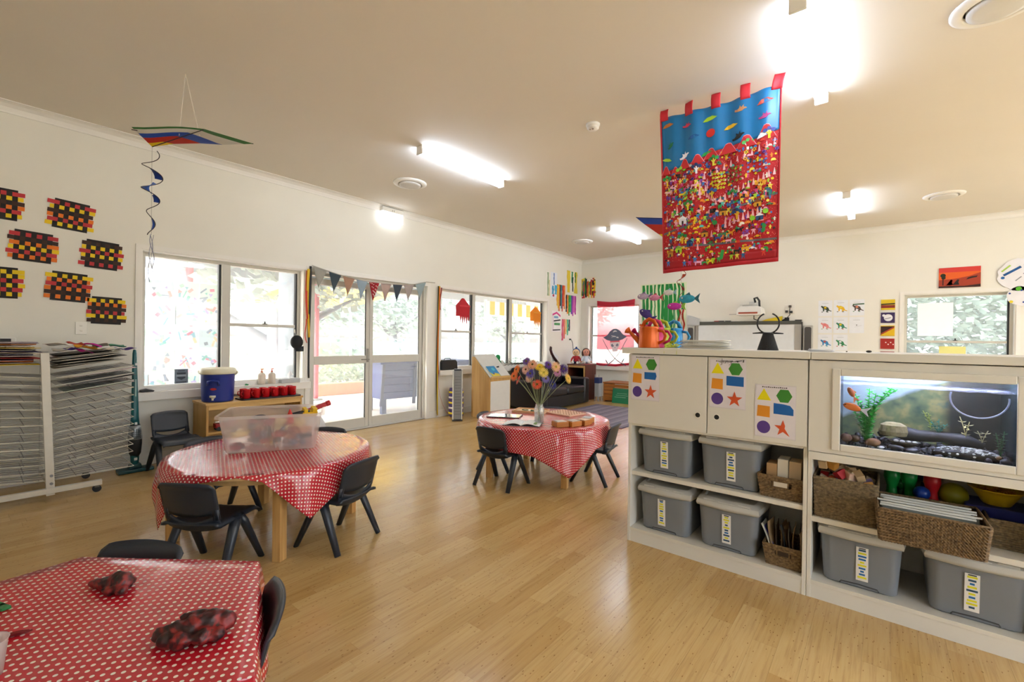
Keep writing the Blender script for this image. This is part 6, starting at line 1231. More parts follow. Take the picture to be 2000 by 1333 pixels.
# ------------------------------------------------------------------ pirate flag over the end window
pf = thing('pirate_flag', 'sheer red pirate flag with a skull in a hat, hung over window', 'flag', (-4.645, YB-.055, 1.43))
FLM = M('#e8405a', .7, var=.06, scale=6, trans=.55, thru=.3, name='sheer_red_cloth')
def FS(u, v, off=0.): return Vector((-.463+.926*u+.02*sin(pi*v)*(.5-u)*2, -.012*sin(9*u)*v*.6-.01*sin(3*v+2*u)-off, .765-.05*sin(pi*u)*(1-v)*.9-1.48*v-.03*v*sin(5*u)))
B().grid(lambda u, v: FS(u, v), 24, 30).obj('cloth', FLM, pf, True)
B().grid(lambda u, v: FS(u, .0+.075*v, .004), 24, 3).obj('top_hem', M('#d83a52', .7, trans=.4), pf, True, solid=.002); B().grid(lambda u, v: FS(u, .965+.035*v, .004), 24, 3).obj('bottom_hem', M('#d22a46', .7, trans=.3), pf, True, solid=.002)
def fp(nm, poly, c, off=.006, parent=pf): # print in metres about the flag centre (x, z)
    n = len(poly); B().add([FS((x+.463)/.926, (.765-z)/1.48, off) for x, z in poly], [tuple(range(n))]).obj(nm, M(c, .7, trans=.3), parent, solid=.001)
hat = [(-.30, -.06), (-.2, .0), (-.12, .1), (-.04, .15), (.04, .15), (.12, .1), (.2, .0), (.30, -.06), (.2, -.11), (.08, -.13), (-.08, -.13), (-.2, -.11)]
fp('hat', hat, '#7a8098'); fp('hat_skull', circ(.055, 14, 0, .06), '#f4f0f2', .008); fp('hat_bone', rect(.19, .03, 0, -.03, .35), '#f4f0f2', .008); fp('hat_bone', rect(.19, .03, 0, -.03, -.35), '#f4f0f2', .0085); fp('bandana', rect(.24, .03, 0, -.145), '#e86a7a', .007)
fp('skull_face', [(-.12, -.16), (.12, -.16), (.12, -.24), (.07, -.30), (.06, -.37), (-.06, -.37), (-.07, -.30), (-.12, -.24)], '#f2eef0', .006); fp('eye_patch', circ(.036, 12, -.06, -.225), '#7a8098', .008); fp('eye_socket', circ(.034, 12, .055, -.225), '#8a90a6', .008); fp('nose_hole', [(-.012, -.29), (.012, -.29), (0, -.265)], '#7a8098', .008)
for s in (-1, 1):
    arc = [(s*(-.31+.58*t), -.10-.62*t+.18*sin(pi*t)*-.55) for t in [k/12 for k in range(13)]]
    fp('sword', [(x, z+.011) for x, z in arc]+[(x, z-.011) for x, z in reversed(arc)], '#5c6272', .009 if s > 0 else .0096); fp('sword_hilt', rect(.1, .022, s*.2, -.60, s*1.0), '#5c6272', .0105)

# ------------------------------------------------------------------ children's art on the walls
def art(name, label, wall, a, z, w, h, bg, marks, grp, tilt=0., thick=.002):
    r = thing(name, label, 'artwork', (XL, a, z) if wall == 'L' else (a, YB, z), RZ90 if wall == 'L' else 0, grp)
    if bg: B().bb(-w/2, w/2, -.001-thick, -.001, -h/2, h/2).obj('sheet', M(bg, .7), r)
    else: B().bb(-w/2, w/2, -.004, -.001, h/2-.012, h/2).obj('hanging_strip', M('#e8e6e2', .7), r)
    for i, (poly, c, nm) in enumerate(marks): B().prism(poly, -.0035-.0005*(i % 5)-thick, -.0012-thick*.5).obj(nm, M(c, .65), r)
    return r
def wav(x, z0, z1, w, seed, n=7, amp=.006):
    rr = random.Random(seed); L = []; R = []
    for k in range(n+1):
        t = k/n; q = amp*(rr.random()-.5)*2; ww = w*(.7+.6*rr.random()); L.append((x+q-ww/2, z0+(z1-z0)*t)); R.append((x+q+ww/2, z0+(z1-z0)*t))
    return L + R[::-1]
ST = 'streamer and stripe paintings in the corner'
art('stripe_painting', 'pale sheet with one thin green streak, leftmost by the long window', 'L', 7.96, 2.47, .2, .56, '#efece2', [(wav(0, .26, -.24, .05, 1), '#9ab08a', 'green_streak'), (wav(.05, .1, -.24, .03, 2), '#d8d29a', 'yellow_streak')], ST)
art('stripe_painting', 'pale blue sheet with turquoise and red dabs', 'L', 8.19, 2.48, .24, .55, '#e9edf3', [(wav(0, .26, 0, .035, 3), '#6a8ac0', 'blue_stripe'), (wav(-.04, -.02, -.2, .07, 4), '#3a9ac8', 'turquoise_dab'), (wav(.07, .0, -.2, .08, 5), '#48b4d8', 'turquoise_dab'), (circ(.03, 8, -.02, -.23), '#c02a50', 'red_dab')], ST)
art('streamer_hanging', 'hanging of orange, black, teal and red streamers', 'L', 8.47, 2.24, .34, .55, None, [(wav(-.15+.042*k, .27, -.2-.06*(k % 3), .04, 10+k), c, 'streamer') for k, c in enumerate(['#e8a82a', '#e8c84a', '#d87a2a', '#2a2a2e', '#3a8a9a', '#c83a2a', '#e0502a', '#e8882a'])], ST)
art('stripe_painting', 'tall white sheet with yellow stripes and a black and green streak', 'L', 8.93, 2.62, .44, .50, '#f1efe4', [(wav(-.15, .25, -.25, .13, 21, 7, .003), '#e8cc3a', 'yellow_stripe'), (wav(.16, .25, -.25, .12, 22, 7, .003), '#e8d24a', 'yellow_stripe'), (wav(.0, .24, -.02, .06, 23), '#2f8a5a', 'green_stripe'), (wav(.03, .12, -.22, .035, 24), '#26282c', 'black_stripe'), (wav(.14, .24, .0, .04, 25), '#3a7a3a', 'green_stripe')], ST)
art('streamer_hanging', 'hanging of green, violet and pink streamers near the corner', 'L', 8.89, 2.08, .44, .47, None, [(wav(-.19+.055*k, .23, -.16-.04*(k % 3), .05, 30+k), c, 'streamer') for k, c in enumerate(['#2a2a2e', '#e88a2a', '#3a9a4a', '#4ab85a', '#6a4ab0', '#c04ab0', '#d86ac0', '#b03a9a'])], ST)
art('scribble_drawing', 'white drawing with pink arch and green and black strokes', 'L', 8.31, 1.69, .38, .46, '#f2f1f0', [(wav(-.14, .15, -.2, .012, 41), '#e0a8c0', 'pink_line'), ([(-.16, .16), (0, .21), (.15, .14), (.15, .10), (0, .17), (-.16, .12)], '#d83a8a', 'pink_arch'), (rect(.16, .05, -.02, .09), '#7aa8d0', 'blue_patch'), (rect(.26, .03, .02, .02, .12), '#2a2a30', 'black_stroke'), (rect(.22, .05, .02, -.06), '#4a9a5a', 'green_stroke'), (rect(.3, .025, -.0, -.19, .05), '#2c2c30', 'black_stroke')], ST)
art('streamer_hanging', 'short hanging of pink, yellow and green streamers above the doll', 'L', 8.69, 1.51, .36, .5, None, [(wav(-.14+.07*k, .24, [-.24, -.2, -.1, -.12, -.02][k], .05, 50+k), c, 'streamer') for k, c in enumerate(['#d83a6a', '#e0604a', '#e8b85a', '#4ab88a', '#3a4a50'])], ST)
rr = random.Random(3)
art('drip_painting', 'densely painted multicoloured drip sheet on the end wall corner', 'B', -5.37, 2.51, .38, .52, '#efe8d8', [(wav(-.17+.026*k, .25-.1*rr.random(), -.24+.1*rr.random(), .034, 60+k), c, 'paint_drip') for k, c in enumerate(['#e8c41e', '#2a8a8a', '#d83a2a', '#2f9a4a', '#1f2a30', '#e88a1e', '#c82a3a', '#e8d03a', '#3a7a4a', '#b83a2a', '#e8b01e', '#2a2a2a', '#e0461e', '#e8cc2a'])]+[(circ(.02+.015*rr.random(), 8, (rr.random()-.5)*.34, (rr.random()-.5)*.44), rr.choice(['#c82a5a', '#1f8a9a', '#e8641e', '#2a2a30', '#e8d83a', '#f0f0f0']), 'paint_blot') for k in range(22)], ST)
art('striped_painting', 'large sheet with green vertical stripes above the watering cans', 'B', -3.59, 2.02, .98, .96, '#e3ecc8', [(wav(-.42+.084*k, .46, -.46, .05 if k not in (6, 7, 3) else (.085 if k != 3 else .03), 80+k, 8, .01), '#168a3a', 'green_stripe') for k in range(11)], 'striped painting')
DG = 'kangaroo drawings in the grid'
def roo(c1, c2, c3, s=1., dx=0, dz=0): return [([(x*s+dx, z*s+dz) for x, z in [(-.06, .03), (-.045, .045), (-.03, .03), (.0, .035), (.04, .01), (.055, -.03), (.085, -.045), (.08, -.055), (.045, -.04), (.03, -.055), (.01, -.055), (.02, -.03), (-.01, -.015), (-.015, -.05), (-.03, -.05), (-.03, -.005)]], c1, 'drawn_kangaroo'), ([(x*s+dx, z*s+dz) for x, z in rect(.03, .03, .0, .01, .3)], c2, 'drawn_patch'), (rect(.02, .01, -.04*s+dx, -.06*s+dz), c3, 'drawn_mark'), (rect(.024, .01, .03*s+dx, -.062*s+dz), c3, 'drawn_mark')]
spec = [(0, 0, ('#3a4a3a', '#e8c81e', '#222222'), 'grey kangaroo with a yellow patch'), (1, 0, ('#e8b81e', '#e8d23a', '#333333'), 'yellow kangaroo'), (2, 0, ('#5a4a44', '#e08a6a', '#2f7a4a'), 'brown kangaroo under a green stroke'), (0, 1, ('#e08a8a', '#e07a7a', '#8ab08a'), 'faint pink figure'), (1, 1, ('#3a8a6a', '#e8c81e', '#c83a5a'), 'green and yellow animal'), (2, 1, None, 'almost blank pencil drawing'), (0, 2, ('#3a8ac0', '#c85a4a', '#3aa8a0'), 'blue kangaroo'), (1, 2, ('#3a8a5a', '#d8e0e0', '#c03030'), 'green animal with a red mark')]
for cx_, ry_, col3, nm in spec:
    mk = roo(*col3, 1.05) if col3 else [(circ(.008, 8, 0, .0), '#333333', 'drawn_dot'), (rect(.1, .003, .02, -.02, .3), '#b8b8bc', 'pencil_line')]
    if nm.startswith('brown'): mk.append((rect(.15, .018, .02, .055, .05), '#1f5a34', 'green_stroke'))
    mk.append((rect(.09, .004, 0, .085), '#a9a9ae', 'caption_line'))
    art('kangaroo_drawing', 'white sheet with %s, pinned in the drawing grid' % nm, 'B', -.765+.215*cx_, 1.88-.29*ry_, .195, .265, '#eceef2', mk, DG)
TG = 'small painted tiles in a column'
for k, (bg, mk, nm) in enumerate((('#e0c020', [(rect(.17, .045, 0, -.03), '#8a2a1e', 'band'), (rect(.17, .02, 0, .01, .05), '#3a2a1a', 'dark_band')], 'yellow with a brown band'), ('#3a2a5a', [(circ(.055, 16, .005, 0), '#ecebef', 'white_shape'), (circ(.02, 10, -.05, .035), '#ecebef', 'white_ear'), (rect(.08, .008, 0, -.01, .3), '#3a2a5a', 'dark_line')], 'violet with a white shape'), ('#e2b818', [([(-.085, -.07), (-.085, .07), (.085, .07), (.06, .03), (-.02, 0)], '#3a1a14', 'dark_corner'), (rect(.19, .02, 0, .0, .6), '#a8401e', 'orange_stripe')], 'yellow and dark brown diagonal'), ('#a8281e', [(circ(.01, 8, -.02+.03*q, .02-.03*(q % 2)), '#f0ded8', 'white_dot') for q in range(4)], 'red with white dots'), ('#9a2a28', [(rect(.17, .03, 0, .01), '#c05048', 'pale_band')], 'dark red'))):
    art('painted_tile', 'small square tile, %s' % nm, 'B', .058, 1.91-.207*k, .172, .165, bg, mk, TG, thick=.014)
art('sunset_picture', 'orange outback sunset picture with dark kangaroos', 'B', .863, 2.285, .442, .30, '#e8641e', [(rect(.442, .07, 0, .115), '#d83a34', 'red_sky'), ([(-.221, -.15), (.221, -.15), (.221, .06), (.1, .01), (-.05, -.02), (-.221, -.03)], '#a83a1e', 'hill'), ([(-.221, -.15), (.221, -.15), (.221, -.11), (.05, -.13), (-.1, -.12), (-.221, -.125)], '#3a1c14', 'dark_ground'), (rect(.012, .14, -.175, -.04), '#2a1a16', 'tree_trunk'), (circ(.03, 10, -.175, .035), '#26301e', 'tree_crown'), (circ(.024, 10, -.17, .0), '#26301e', 'tree_crown'), ([(x*1.0-.09, z-.06) for x, z in [(-.05, -.05), (-.02, .0), (.0, .03), (.02, .02), (.01, -.02), (.03, -.05)]], '#241614', 'kangaroo'), ([(x-.03, z-.06) for x, z in [(-.04, -.05), (-.01, .0), (.01, .03), (.03, .025), (.02, -.01), (.03, -.05)]], '#241614', 'kangaroo'), ([(x+.13, z-.01) for x, z in [(-.06, -.03), (-.04, .0), (.0, .015), (.05, .02), (.06, .03), (.05, .0), (.0, -.01), (-.03, -.02)]], '#241614', 'leaping_kangaroo')], 'sunset picture', thick=.012)
def splat(seed, n, R): 
    rr = random.Random(seed); return [(R*(.9+.12*rr.random())*cos(2*pi*k/n), R*(.9+.12*rr.random())*sin(2*pi*k/n)) for k in range(n)]
for (x, z, R, marks, lab) in ((1.47, 2.28, .23, [(rect(.2, .03, -.08, .05, .6), '#1f5a9a', 'blue_stroke'), (circ(.02, 8, -.17, -.04), '#2a6aa8', 'blue_dot'), (rect(.12, .02, -.14, .09, .8), '#a8c85a', 'green_stroke'), (rect(.1, .03, .08, .13, .1), '#2a5aa0', 'blue_stroke'), (rect(.08, .012, -.02, -.06, .8), '#8a8f98', 'grey_mark'), (rect(.06, .01, .05, .02, .5), '#8a7f98', 'grey_mark')], 'large round painted paper plate with blue and green strokes'), (1.475, 1.98, .14, [(circ(.03, 10, -.02, .1), '#5ab02a', 'green_blot')]+[(circ(.012, 8, .1*cos(q*1.3)-.02, .09*sin(q*1.3)-.01), '#2a4a9a', 'blue_dot') for q in range(6)]+[(circ(.02, 8, -.09, -.08), '#e8d23a', 'yellow_blot')], 'small round painted plate with blue dots over the window corner')):
    r = thing('painted_plate', lab, 'artwork', (x, YB-.014, z), 0, 'round painted plates'); B().prism(splat(int(x*1000), 26, R), -.006, -.001).obj('plate', M('#ecebf0', .7), r)
    for i, (poly, c, nm) in enumerate(marks): B().prism(poly, -.008-.0006*(i % 4), -.005).obj(nm, M(c, .7), r)
tag(at(B().bb(-.2, .2, -.0015, 0, -.255, .255).obj('window_paper', M('#f4f5f8', .7, trans=.5)), (.617, YB+.136, 1.672)), 'large white paper taped to the right end window', 'paper'); tag(at(B().bb(-.145, .145, -.0015, 0, -.09, .09).obj('window_paper', M('#eee8a8', .7, trans=.4)), (.81, YB+.110, 1.17)), 'yellow paper taped low on the right end window', 'paper')

# ------------------------------------------------------------------ whiteboard and projector
wbd = thing('whiteboard', 'interactive whiteboard with dark top rail on the end wall', 'whiteboard', (-2.0, YB, .55)); B().bb(-.87, .87, -.045, -.001, .0, 1.06).obj('panel', M('#e3e6e8', .25), wbd); B().bb(-.9, .9, -.06, -.001, 1.06, 1.125).obj('top_rail', M('#55564f', .45), wbd, bevel=.003); [B().bb(a, b_, -.055, -.046, .0, 1.06).obj('side_strip', M('#a8a49c', .4), wbd) for a, b_ in ((.8, .9), (-.9, -.84))]; [B().bb(a, b_, -.05, -.001, 0, 1.1).obj('edge_strip', M('#2a2a2a', .4), wbd) for a, b_ in ((.9, .912), (-.912, -.9))]
sc_ = B().tube([(-.58, -.047, .25), (-.56, -.047, .3), (-.6, -.047, .33), (-.55, -.047, .36), (-.58, -.047, .4)], .006, 5).obj('pen_scribble', M('#3a3a3e', .5), wbd)
for x, lab in ((-2.98, 'slim grey speaker left of the whiteboard'), (-1.0, 'slim grey speaker right of the whiteboard')):
    r = thing('wall_speaker', lab, 'speaker', (x, YB, 1.1), 0, 'whiteboard speakers'); B().bb(-.068, .068, -.09, -.001, 0, .49).obj('case', M('#b5b2ab', .4), r, bevel=.012); B().prism([(p[0], p[1]+.25) for p in rrect(.1, .42, .03)], -.096, -.089).obj('grille', M('#4a4744', .7), r)
tag(at(B().grid(lambda u, v: (-.12+.24*u, -.02+.04*sin(3*u)*v, .22*v*(1-.35*u)), 8, 6).obj('plastic_cover', M('#d6d8d8', .3, trans=.3), smooth=True, solid=.002), (-2.93, YB-.06, 1.596)), 'clear crumpled plastic cover on the left speaker', 'cover')
pj = thing('projector', 'white short-throw projector on a wall arm above the whiteboard', 'projector', (-1.86, YB, 1.74)); B().prism([(-.2, .03), (.2, .03), (.215, .07), (.2, .15), (.15, .19), (-.15, .19), (-.2, .14), (-.215, .07)], -.42, -.14).obj('case', M('#e9e7e2', .35), pj, bevel=.012); B().bb(-.17, .14, -.4245, -.42, .055, .085).obj('red_band', M('#a8503a', .4), pj); B().bb(-.03, .03, -.3, -.001, .2, .23).bb(-.08, .08, -.02, -.001, .12, .3).obj('arm', M('#d8d6d0', .4), pj); B().bb(-.12, .1, -.36, -.2, .19, .225).bb(-.16, .06, -.38, -.36, .215, .222).obj('top_plate', M('#c9c7c0', .4), pj); B().tube([(.13, -.2, .18), (.12, -.18, .3), (.08, -.16, .36), (.03, -.14, .35), (.04, -.1, .28)], .018, 8).obj('cable_loop', M('#2a2a2a', .5), pj, True); B().tube([(.05, -.25, .03), (.04, -.2, -.03), (.1, -.1, -.06)], .009, 6).obj('power_cable', BLACKM, pj, True); B().bb(-.34, -.2, -.36, -.33, .045, .06).obj('side_arm', M('#bdbab3', .4), pj)
RT = 1.6755
tag(at(B().prism([(-.17, .0), (.15, .0), (.16, .085), (-.1, .03)], -.02, .02).obj('yellow_folder', M('#d8c020', .5)), (-1.55, YB-.04, RT)), 'yellow folder leaning on the whiteboard rail', 'folder'); tag(at(B().bb(-.16, .16, -.008, .008, 0, .022).bb(.1, .17, -.009, .009, .0, .06).obj('pointer_stick', BLACKM, bevel=.003), (-1.46, YB-.018, RT), .0), 'black pointer stick on the whiteboard rail', 'pointer')
r = thing('wall_outlet', 'white wall outlet with plugs right of the projector', 'socket', (-1.28, YB, 1.84)); B().bb(-.075, .075, -.01, -.001, -.04, .12).obj('plate', WHITEM, r, bevel=.003)
for (x, z) in ((.0, .09), (-.05, .0), (.02, -.01)): B().box((x, -.025, z), (.04, .03, .04)).obj('plug', M('#5a5048' if z > 0 else '#3a3a36', .5), r, bevel=.004)
B().tube([(.0, -.035, .08), (-.005, -.03, 0), (.0, -.03, -.06), (-.05, -.03, -.12), (-.12, -.03, -.155)], .006, 6).obj('cord', BLACKM, r)
for k, (x, c) in enumerate(((-2.5, '#b03a30'), (-2.42, '#2a2a2a'), (-2.3, '#4a4a4a'), (-1.15, '#2a2a2a'))): tag(at(B().cyl((-.05, 0, .009), (.05, 0, .009), .0085, n=8).cyl((.05, 0, .009), (.06, 0, .009), .004, n=8).obj('marker_pen', M(c, .4)), (x, YB-.035, RT)), ['red', 'black', 'grey', 'lone black'][k]+' marker pen lying on the whiteboard rail', 'marker', 'marker pens')
# ------------------------------------------------------------------ outside
struct(B().bb(-60, 60, -50, 70, -.45, -.25).obj('ground', M('#bdb9a6', .9, var=.15, scale=.6)), 'pale dry lawn around the building', 'ground')
CONC = M('#d6d2ca', .8, var=.06, scale=2)
struct(B().bb(-9.2, XL-.22, -4, 14, -.249, -.03).obj('verandah_floor', CONC), 'pale concrete verandah floor outside the glass doors', 'floor')
struct(B().bb(-60, -9.2, -4, 40, -.25, -.2).obj('courtyard', M('#d9cdbb', .9, var=.12, scale=.8)), 'pale sandy courtyard beyond the verandah', 'ground')
r = thing('verandah_roof', 'pale verandah roof with grey beams along the windows', 'roof', (-7.3, 5, 2.5)); r['kind'] = 'structure'
B().box((-.26, 0, .10), (3.3, 18, .06), ry=.09).obj('soffit', M('#e2e4e6', .7), r); B().box((-1.75, 0, -.06), (.1, 18, .2)).obj('fascia_beam', M('#aab0b6', .6), r)
for k in range(7): B().box((-.3, -7.5+2.5*k, .02), (3.0, .06, .1), ry=.09).obj('rafter', M('#a8aeb6', .6), r)
def post(x, y, c, label, h=2.5, rad=.055):
    r = thing('verandah_post', label, 'post', (x, y, -.03), 0, 'verandah posts'); B().cyl((0, 0, .04), (0, 0, h), rad, n=14).obj('shaft', M(c, .5), r, True); B().bb(-.1, .1, -.1, .1, 0, .04).obj('foot', M('#9a9a98', .6), r)
post(-9.0, 2.4, '#e8707c', 'red verandah post seen through the left pane'); post(-9.0, 4.6, '#e8707c', 'red verandah post seen at the left of the doors'); post(-9.0, 7.9, '#e8707c', 'red verandah post seen through the right door'); post(-8.9, 11.6, '#dfe2e6', 'white verandah post seen through the long window', 2.5, .08); post(-6.6, 2.95, '#aebbc8', 'grey-blue column just outside the first window', 2.5, .12)
r = thing('shading_eave', 'added pale eave shading the end wall windows', 'roof', (-2, 10.55, 2.62)); r['kind'] = 'structure'; B().bb(-4, 7, -.95, .9, 0, .06).obj('soffit', M('#e2e4e6', .7), r); B().bb(-4, 7, .9, .95, -.12, .1).obj('fascia', M('#c9cdd2', .6), r)  # unseen eave added to keep sky light off the end wall panes
# blue storage bench
bq = thing('blue_bench', 'large blue slatted storage bench on the verandah', 'bench', (-6.75, 5.5, -.03), RZ90-.12); BL = M('#16306a', .55, var=.08)
for k in range(5): B().bb(-.95, .95, -.3, -.27, .25+.125*k, .365+.125*k).obj('slat', BL, bq, bevel=.004)
B().bb(-.95, .95, -.27, .3, .25, .85).obj('body', M('#1a3472', .55), bq); B().bb(-1.0, 1.0, -.34, .34, .85, .89).obj('lid', BL, bq, bevel=.004)
for x in (-.95, -.32, .32, .95): B().box((x, -.315, .5), (.05, .03, .72), ry=.06).obj('batten', M('#142850', .55), bq)
for x in (-.9, .9):
    for y in (-.25, .25): B().bb(x-.04, x+.04, y-.04, y+.04, 0, .25).obj('leg', M('#142850', .55), bq)
# children's paintings pegged on a drying line outside
rr = random.Random(31)
ln = thing('art_line_frame', 'pale frame outside the left pane carrying pegged paintings', 'frame', (-7.6, 1.95, -.03))
for y in (-.95, .52): B().bb(-.025, .025, y-.025, y+.025, 0, 2.35).obj('upright', M('#c4ccd2', .6), ln)
for z in (.78, 1.1, 1.42, 1.74, 2.06, 2.3): B().cyl((0, -.95, z), (0, .52, z), .006, n=6).obj('line', M('#aab4ba', .6), ln)
pc = ['#b4c2c8', '#a8bcc0', '#c4bcbe', '#b0c4b8', '#bcc2cc']; mc = ['#4a9a8a', '#d8706a', '#5a6a80', '#8a7ab0', '#3a8a9a', '#e0a070', '#7ab090', '#c84a6a', '#3a4a58']
for row in range(5):
    for i in range(5):
        y = 1.12+.29*i+.03*rr.random(); z = .60+.32*row; o = thing('pegged_painting', 'child\'s painting pegged outside, row %s, %s in the row' % (['one from the bottom', 'two', 'three', 'four', 'top'][row], ['first', 'second', 'third', 'fourth', 'last'][i]), 'artwork', (-7.585, y, z), RZ90, 'pegged paintings outside')
        B().bb(-.14, .14, -.002, 0, -.14, .14).obj('sheet', M(pc[(row+i) % 5], .8, trans=.3), o)
        for q in range(8 if row else 11):
            a, b_ = (rr.random()-.5)*.2, (rr.random()-.5)*.2; k = rr.random()
            B().prism(rect(.03+.09*k, .014+.04*(1-k), a, b_, rr.random()*3) if q % 3 else ngon(.018+.02*k, 3, k*6, a, b_), -.0035-.0003*q, -.0015).obj('painted_mark', M(rr.choice(mc), .8), o)
def otable(x, y, label):
    r = thing('outdoor_table', label, 'table', (x, y, -.03), .1, 'white outdoor tables'); B().bb(-.45, .45, -.7, .7, .5, .54).obj('top', M('#eceded', .5), r, bevel=.004)
    for a in (-.4, .4):
        for b_ in (-.62, .62): B().bb(a-.03, a+.03, b_-.03, b_+.03, 0, .5).obj('leg', M('#cfd3d6', .5), r)
otable(-6.9, 1.35, 'white outdoor table just outside the first window'); otable(-8.3, 2.6, 'white outdoor table further out by the red post')
# sandpit edging of brick-red timber
for k, (x, y, rz, L) in enumerate(((-10.4, 3.6, .1, 2.6), (-11.6, 3.2, .05, 3.2), (-12.6, 4.6, .15, 2.4), (-10.8, 6.5, -.1, 2.4))):
    tag(at(B().bb(-.15, .15, -L/2, L/2, 0, .3).obj('sleeper', M('#b98a76', .8, var=.15), bevel=.02), (x, y, -.2), rz), ['nearest brick-red timber step in the courtyard', 'second brick-red timber step', 'far brick-red timber step', 'brick-red timber step right of the tree'][k], 'timber edging', 'timber steps')
# trees and hedge
def leafcloud(n, R3, c, seed, size=.1):
    rr = random.Random(seed); b = B()
    for k in range(n):
        while True:
            p = Vector((rr.uniform(-1, 1), rr.uniform(-1, 1), rr.uniform(-1, 1)))
            if .35 < p.length < 1: break
        p = Vector((p.x*R3[0], p.y*R3[1], p.z*R3[2])); a = Vector((rr.uniform(-1, 1), rr.uniform(-1, 1), rr.uniform(-.6, .6))).normalized()*size; w = a.cross(Vector((rr.random(), rr.random(), 1))).normalized()*size*.45
        b.add([p, p+a*.5+w, p+a, p+a*.5-w], [(0, 1, 2, 3)])
    return b
def otree(x, y, h, R3, c, label, seed, n=1500, trunk=.14, size=.22, lean=0.):
    r = thing('garden_tree', label, 'tree', (x, y, -.22), 0, 'garden trees'); B().tube([(0, 0, 0), (lean*.3, .02, h*.35), (lean*.7, -.05, h*.7), (lean, .05, h)], [trunk*1.25, trunk, trunk*.8, trunk*.4], 12).obj('trunk', M('#8d8f98', .8, var=.2, scale=6), r, True)
    B().tube([(lean*.6, 0, h*.6), (.5, .7, h*.85), (.7, 1.3, h*1.0)], [trunk*.6, trunk*.4, .02], 8).tube([(lean*.5, 0, h*.55), (-.4, -.7, h*.8), (-.4, -1.2, h*.98)], [trunk*.6, trunk*.4, .02], 8).obj('branch', M('#8d8f98', .8, var=.2, scale=6), r, True)
    b = leafcloud(n, R3, c, seed, size); b.v = [(v[0]+lean, v[1], v[2]+h+R3[2]*.4) for v in b.v]; o = b.obj('crown', M(c, .8, var=.25, scale=3, trans=.3), r); o['kind'] = 'stuff'; return r
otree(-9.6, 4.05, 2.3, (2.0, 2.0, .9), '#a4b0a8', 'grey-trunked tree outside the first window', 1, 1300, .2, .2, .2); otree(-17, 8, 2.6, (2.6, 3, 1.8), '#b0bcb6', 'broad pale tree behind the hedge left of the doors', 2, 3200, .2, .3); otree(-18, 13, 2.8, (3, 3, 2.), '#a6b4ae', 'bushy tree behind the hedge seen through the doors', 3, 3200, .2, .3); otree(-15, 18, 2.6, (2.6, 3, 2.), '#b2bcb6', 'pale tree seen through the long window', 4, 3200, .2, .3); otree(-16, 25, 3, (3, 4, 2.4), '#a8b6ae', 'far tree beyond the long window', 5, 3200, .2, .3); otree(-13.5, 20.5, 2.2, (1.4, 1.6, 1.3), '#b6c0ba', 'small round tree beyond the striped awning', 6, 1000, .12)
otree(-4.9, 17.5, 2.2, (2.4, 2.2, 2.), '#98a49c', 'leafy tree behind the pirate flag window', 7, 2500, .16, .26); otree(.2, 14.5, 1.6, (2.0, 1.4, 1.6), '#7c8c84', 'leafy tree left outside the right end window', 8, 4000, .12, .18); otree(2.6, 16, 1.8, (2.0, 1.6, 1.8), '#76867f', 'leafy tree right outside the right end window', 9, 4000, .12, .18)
hr = thing('hedge', 'long clipped hedge across the end of the garden', 'hedge', (-14.8, 11, -.2))
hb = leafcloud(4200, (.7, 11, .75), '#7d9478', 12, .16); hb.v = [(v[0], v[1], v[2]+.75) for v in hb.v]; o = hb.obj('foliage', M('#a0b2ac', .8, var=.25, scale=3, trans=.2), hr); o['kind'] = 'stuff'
B().bb(-.45, .45, -10.6, 10.6, 0, 1.3).obj('dense_core', M('#90a49c', .9), hr)
for k, (x, y, s) in enumerate(((-12.0, 6.4, .7), (-12.8, 8.0, .6), (-12.4, 12.6, .7), (-12.0, 16, .7))):
    b = leafcloud(700, (s, s, s*.75), '#8aa07c', 40+k, .12); tag(at(b.obj('garden_shrub', M('#a8b8b0', .8, var=.25, scale=3, trans=.2)), (x, y, s*.5-.1)), ['round shrub left of the doors view', 'low shrub in the middle of the doors view', 'shrub at the right of the doors view', 'shrub beyond the long window'][k], 'shrub', 'garden shrubs')
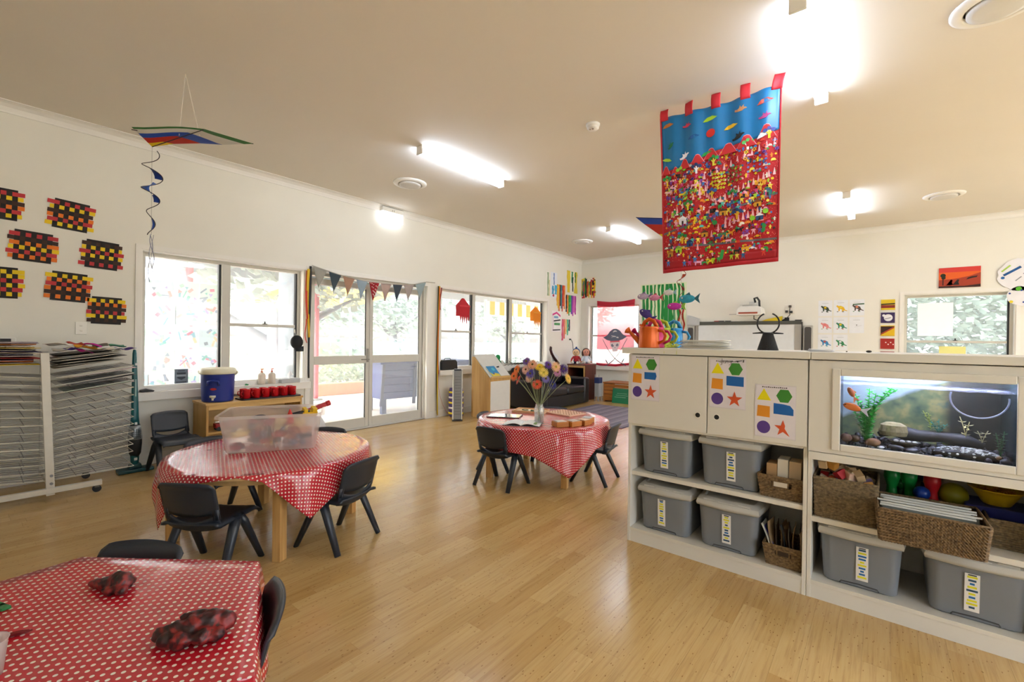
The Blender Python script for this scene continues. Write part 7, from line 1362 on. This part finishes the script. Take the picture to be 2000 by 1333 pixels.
# shade sail and striped awning
tag(at(B().grid(lambda u, v: (-2+4*u, -2.4+4.8*v, .35*sin(pi*u)*-.6+.9*u*v), 10, 10).obj('shade_sail', M('#ecd98a', .8, trans=.5), smooth=True, solid=.01), (-11.8, 6.0, 2.25), .2), 'pale yellow shade sail over the sandpit', 'shade sail')
for px_, py_ in ((-13.6, 3.9), (-9.9, 8.4), (-13.9, 8.3)): tag(at(B().cyl((0, 0, 0), (0, 0, 2.55), .04, n=10).obj('sail_pole', M('#c9ccd0', .5), smooth=True), (px_, py_, -.22)), {-13.6: 'left far pole of the shade sail', -9.9: 'near pole of the shade sail', -13.9: 'right far pole of the shade sail'}[px_], 'pole', 'shade sail poles')
aw = thing('striped_awning', 'yellow and white striped awning edge outside the long window', 'awning', (-8.2, 10.4, 2.28)); 
for k in range(16): B().box((0, -1.5+.2*k, -.16), (.03, .197, .36)).obj('stripe', M('#e8c23a' if k % 2 else '#f2f0ea', .7, trans=.4), aw)
for k in range(2): B().cyl((0, -1.55+3.1*k, -2.29), (0, -1.55+3.1*k, .05), .04).obj('awning_pole', M('#dfe2e6', .5), aw)
sw = thing('swing_frame', 'grey A-frame swing seen through the left bay of the long window', 'swing', (-11.6, 10.6, -.2)); GM = M('#9fb0b4', .5)
for y in (-1, 1): B().cyl((-.7, y, 0), (0, y, 2.1), .035).cyl((.7, y, 0), (0, y, 2.1), .035).obj('frame_leg', GM, sw)
B().cyl((0, -1, 2.1), (0, 1, 2.1), .035).obj('top_bar', GM, sw)
for y in (-.5, .4): B().cyl((0, y-.18, .5), (0, y-.18, 2.08), .008).cyl((0, y+.18, .5), (0, y+.18, 2.08), .008).bb(-.1, .1, y-.2, y+.2, .46, .49).obj('swing_seat', M('#4a6a8a', .5), sw)
tag(at(B().bb(-.05, .05, -9, 9, 0, 1.5).obj('fence', M('#bdb6a8', .8)), (-20.5, 12, -.25)), 'pale boundary fence behind the hedge', 'fence'); tag(B().bb(-8, 9, 19.5, 19.7, -.25, 1.9).obj('fence', M('#c4bfb2', .8)), 'pale boundary fence behind the end wall', 'fence')
o = B().bb(-2.5, 2.5, -1, 1, 0, 2.6).add([(-2.8, -1.3, 2.6), (2.8, -1.3, 2.6), (2.8, 1.3, 2.6), (-2.8, 1.3, 2.6), (-2.8, 0, 3.4), (2.8, 0, 3.4)], [(0, 1, 5, 4), (2, 3, 4, 5), (0, 4, 3), (1, 2, 5), (0, 3, 2, 1)]).obj('garden_shed', M('#c3c9d2', .7)); tag(at(o, (2.4, 18.3, -.25)), 'pale grey shed seen through the right end window', 'shed')
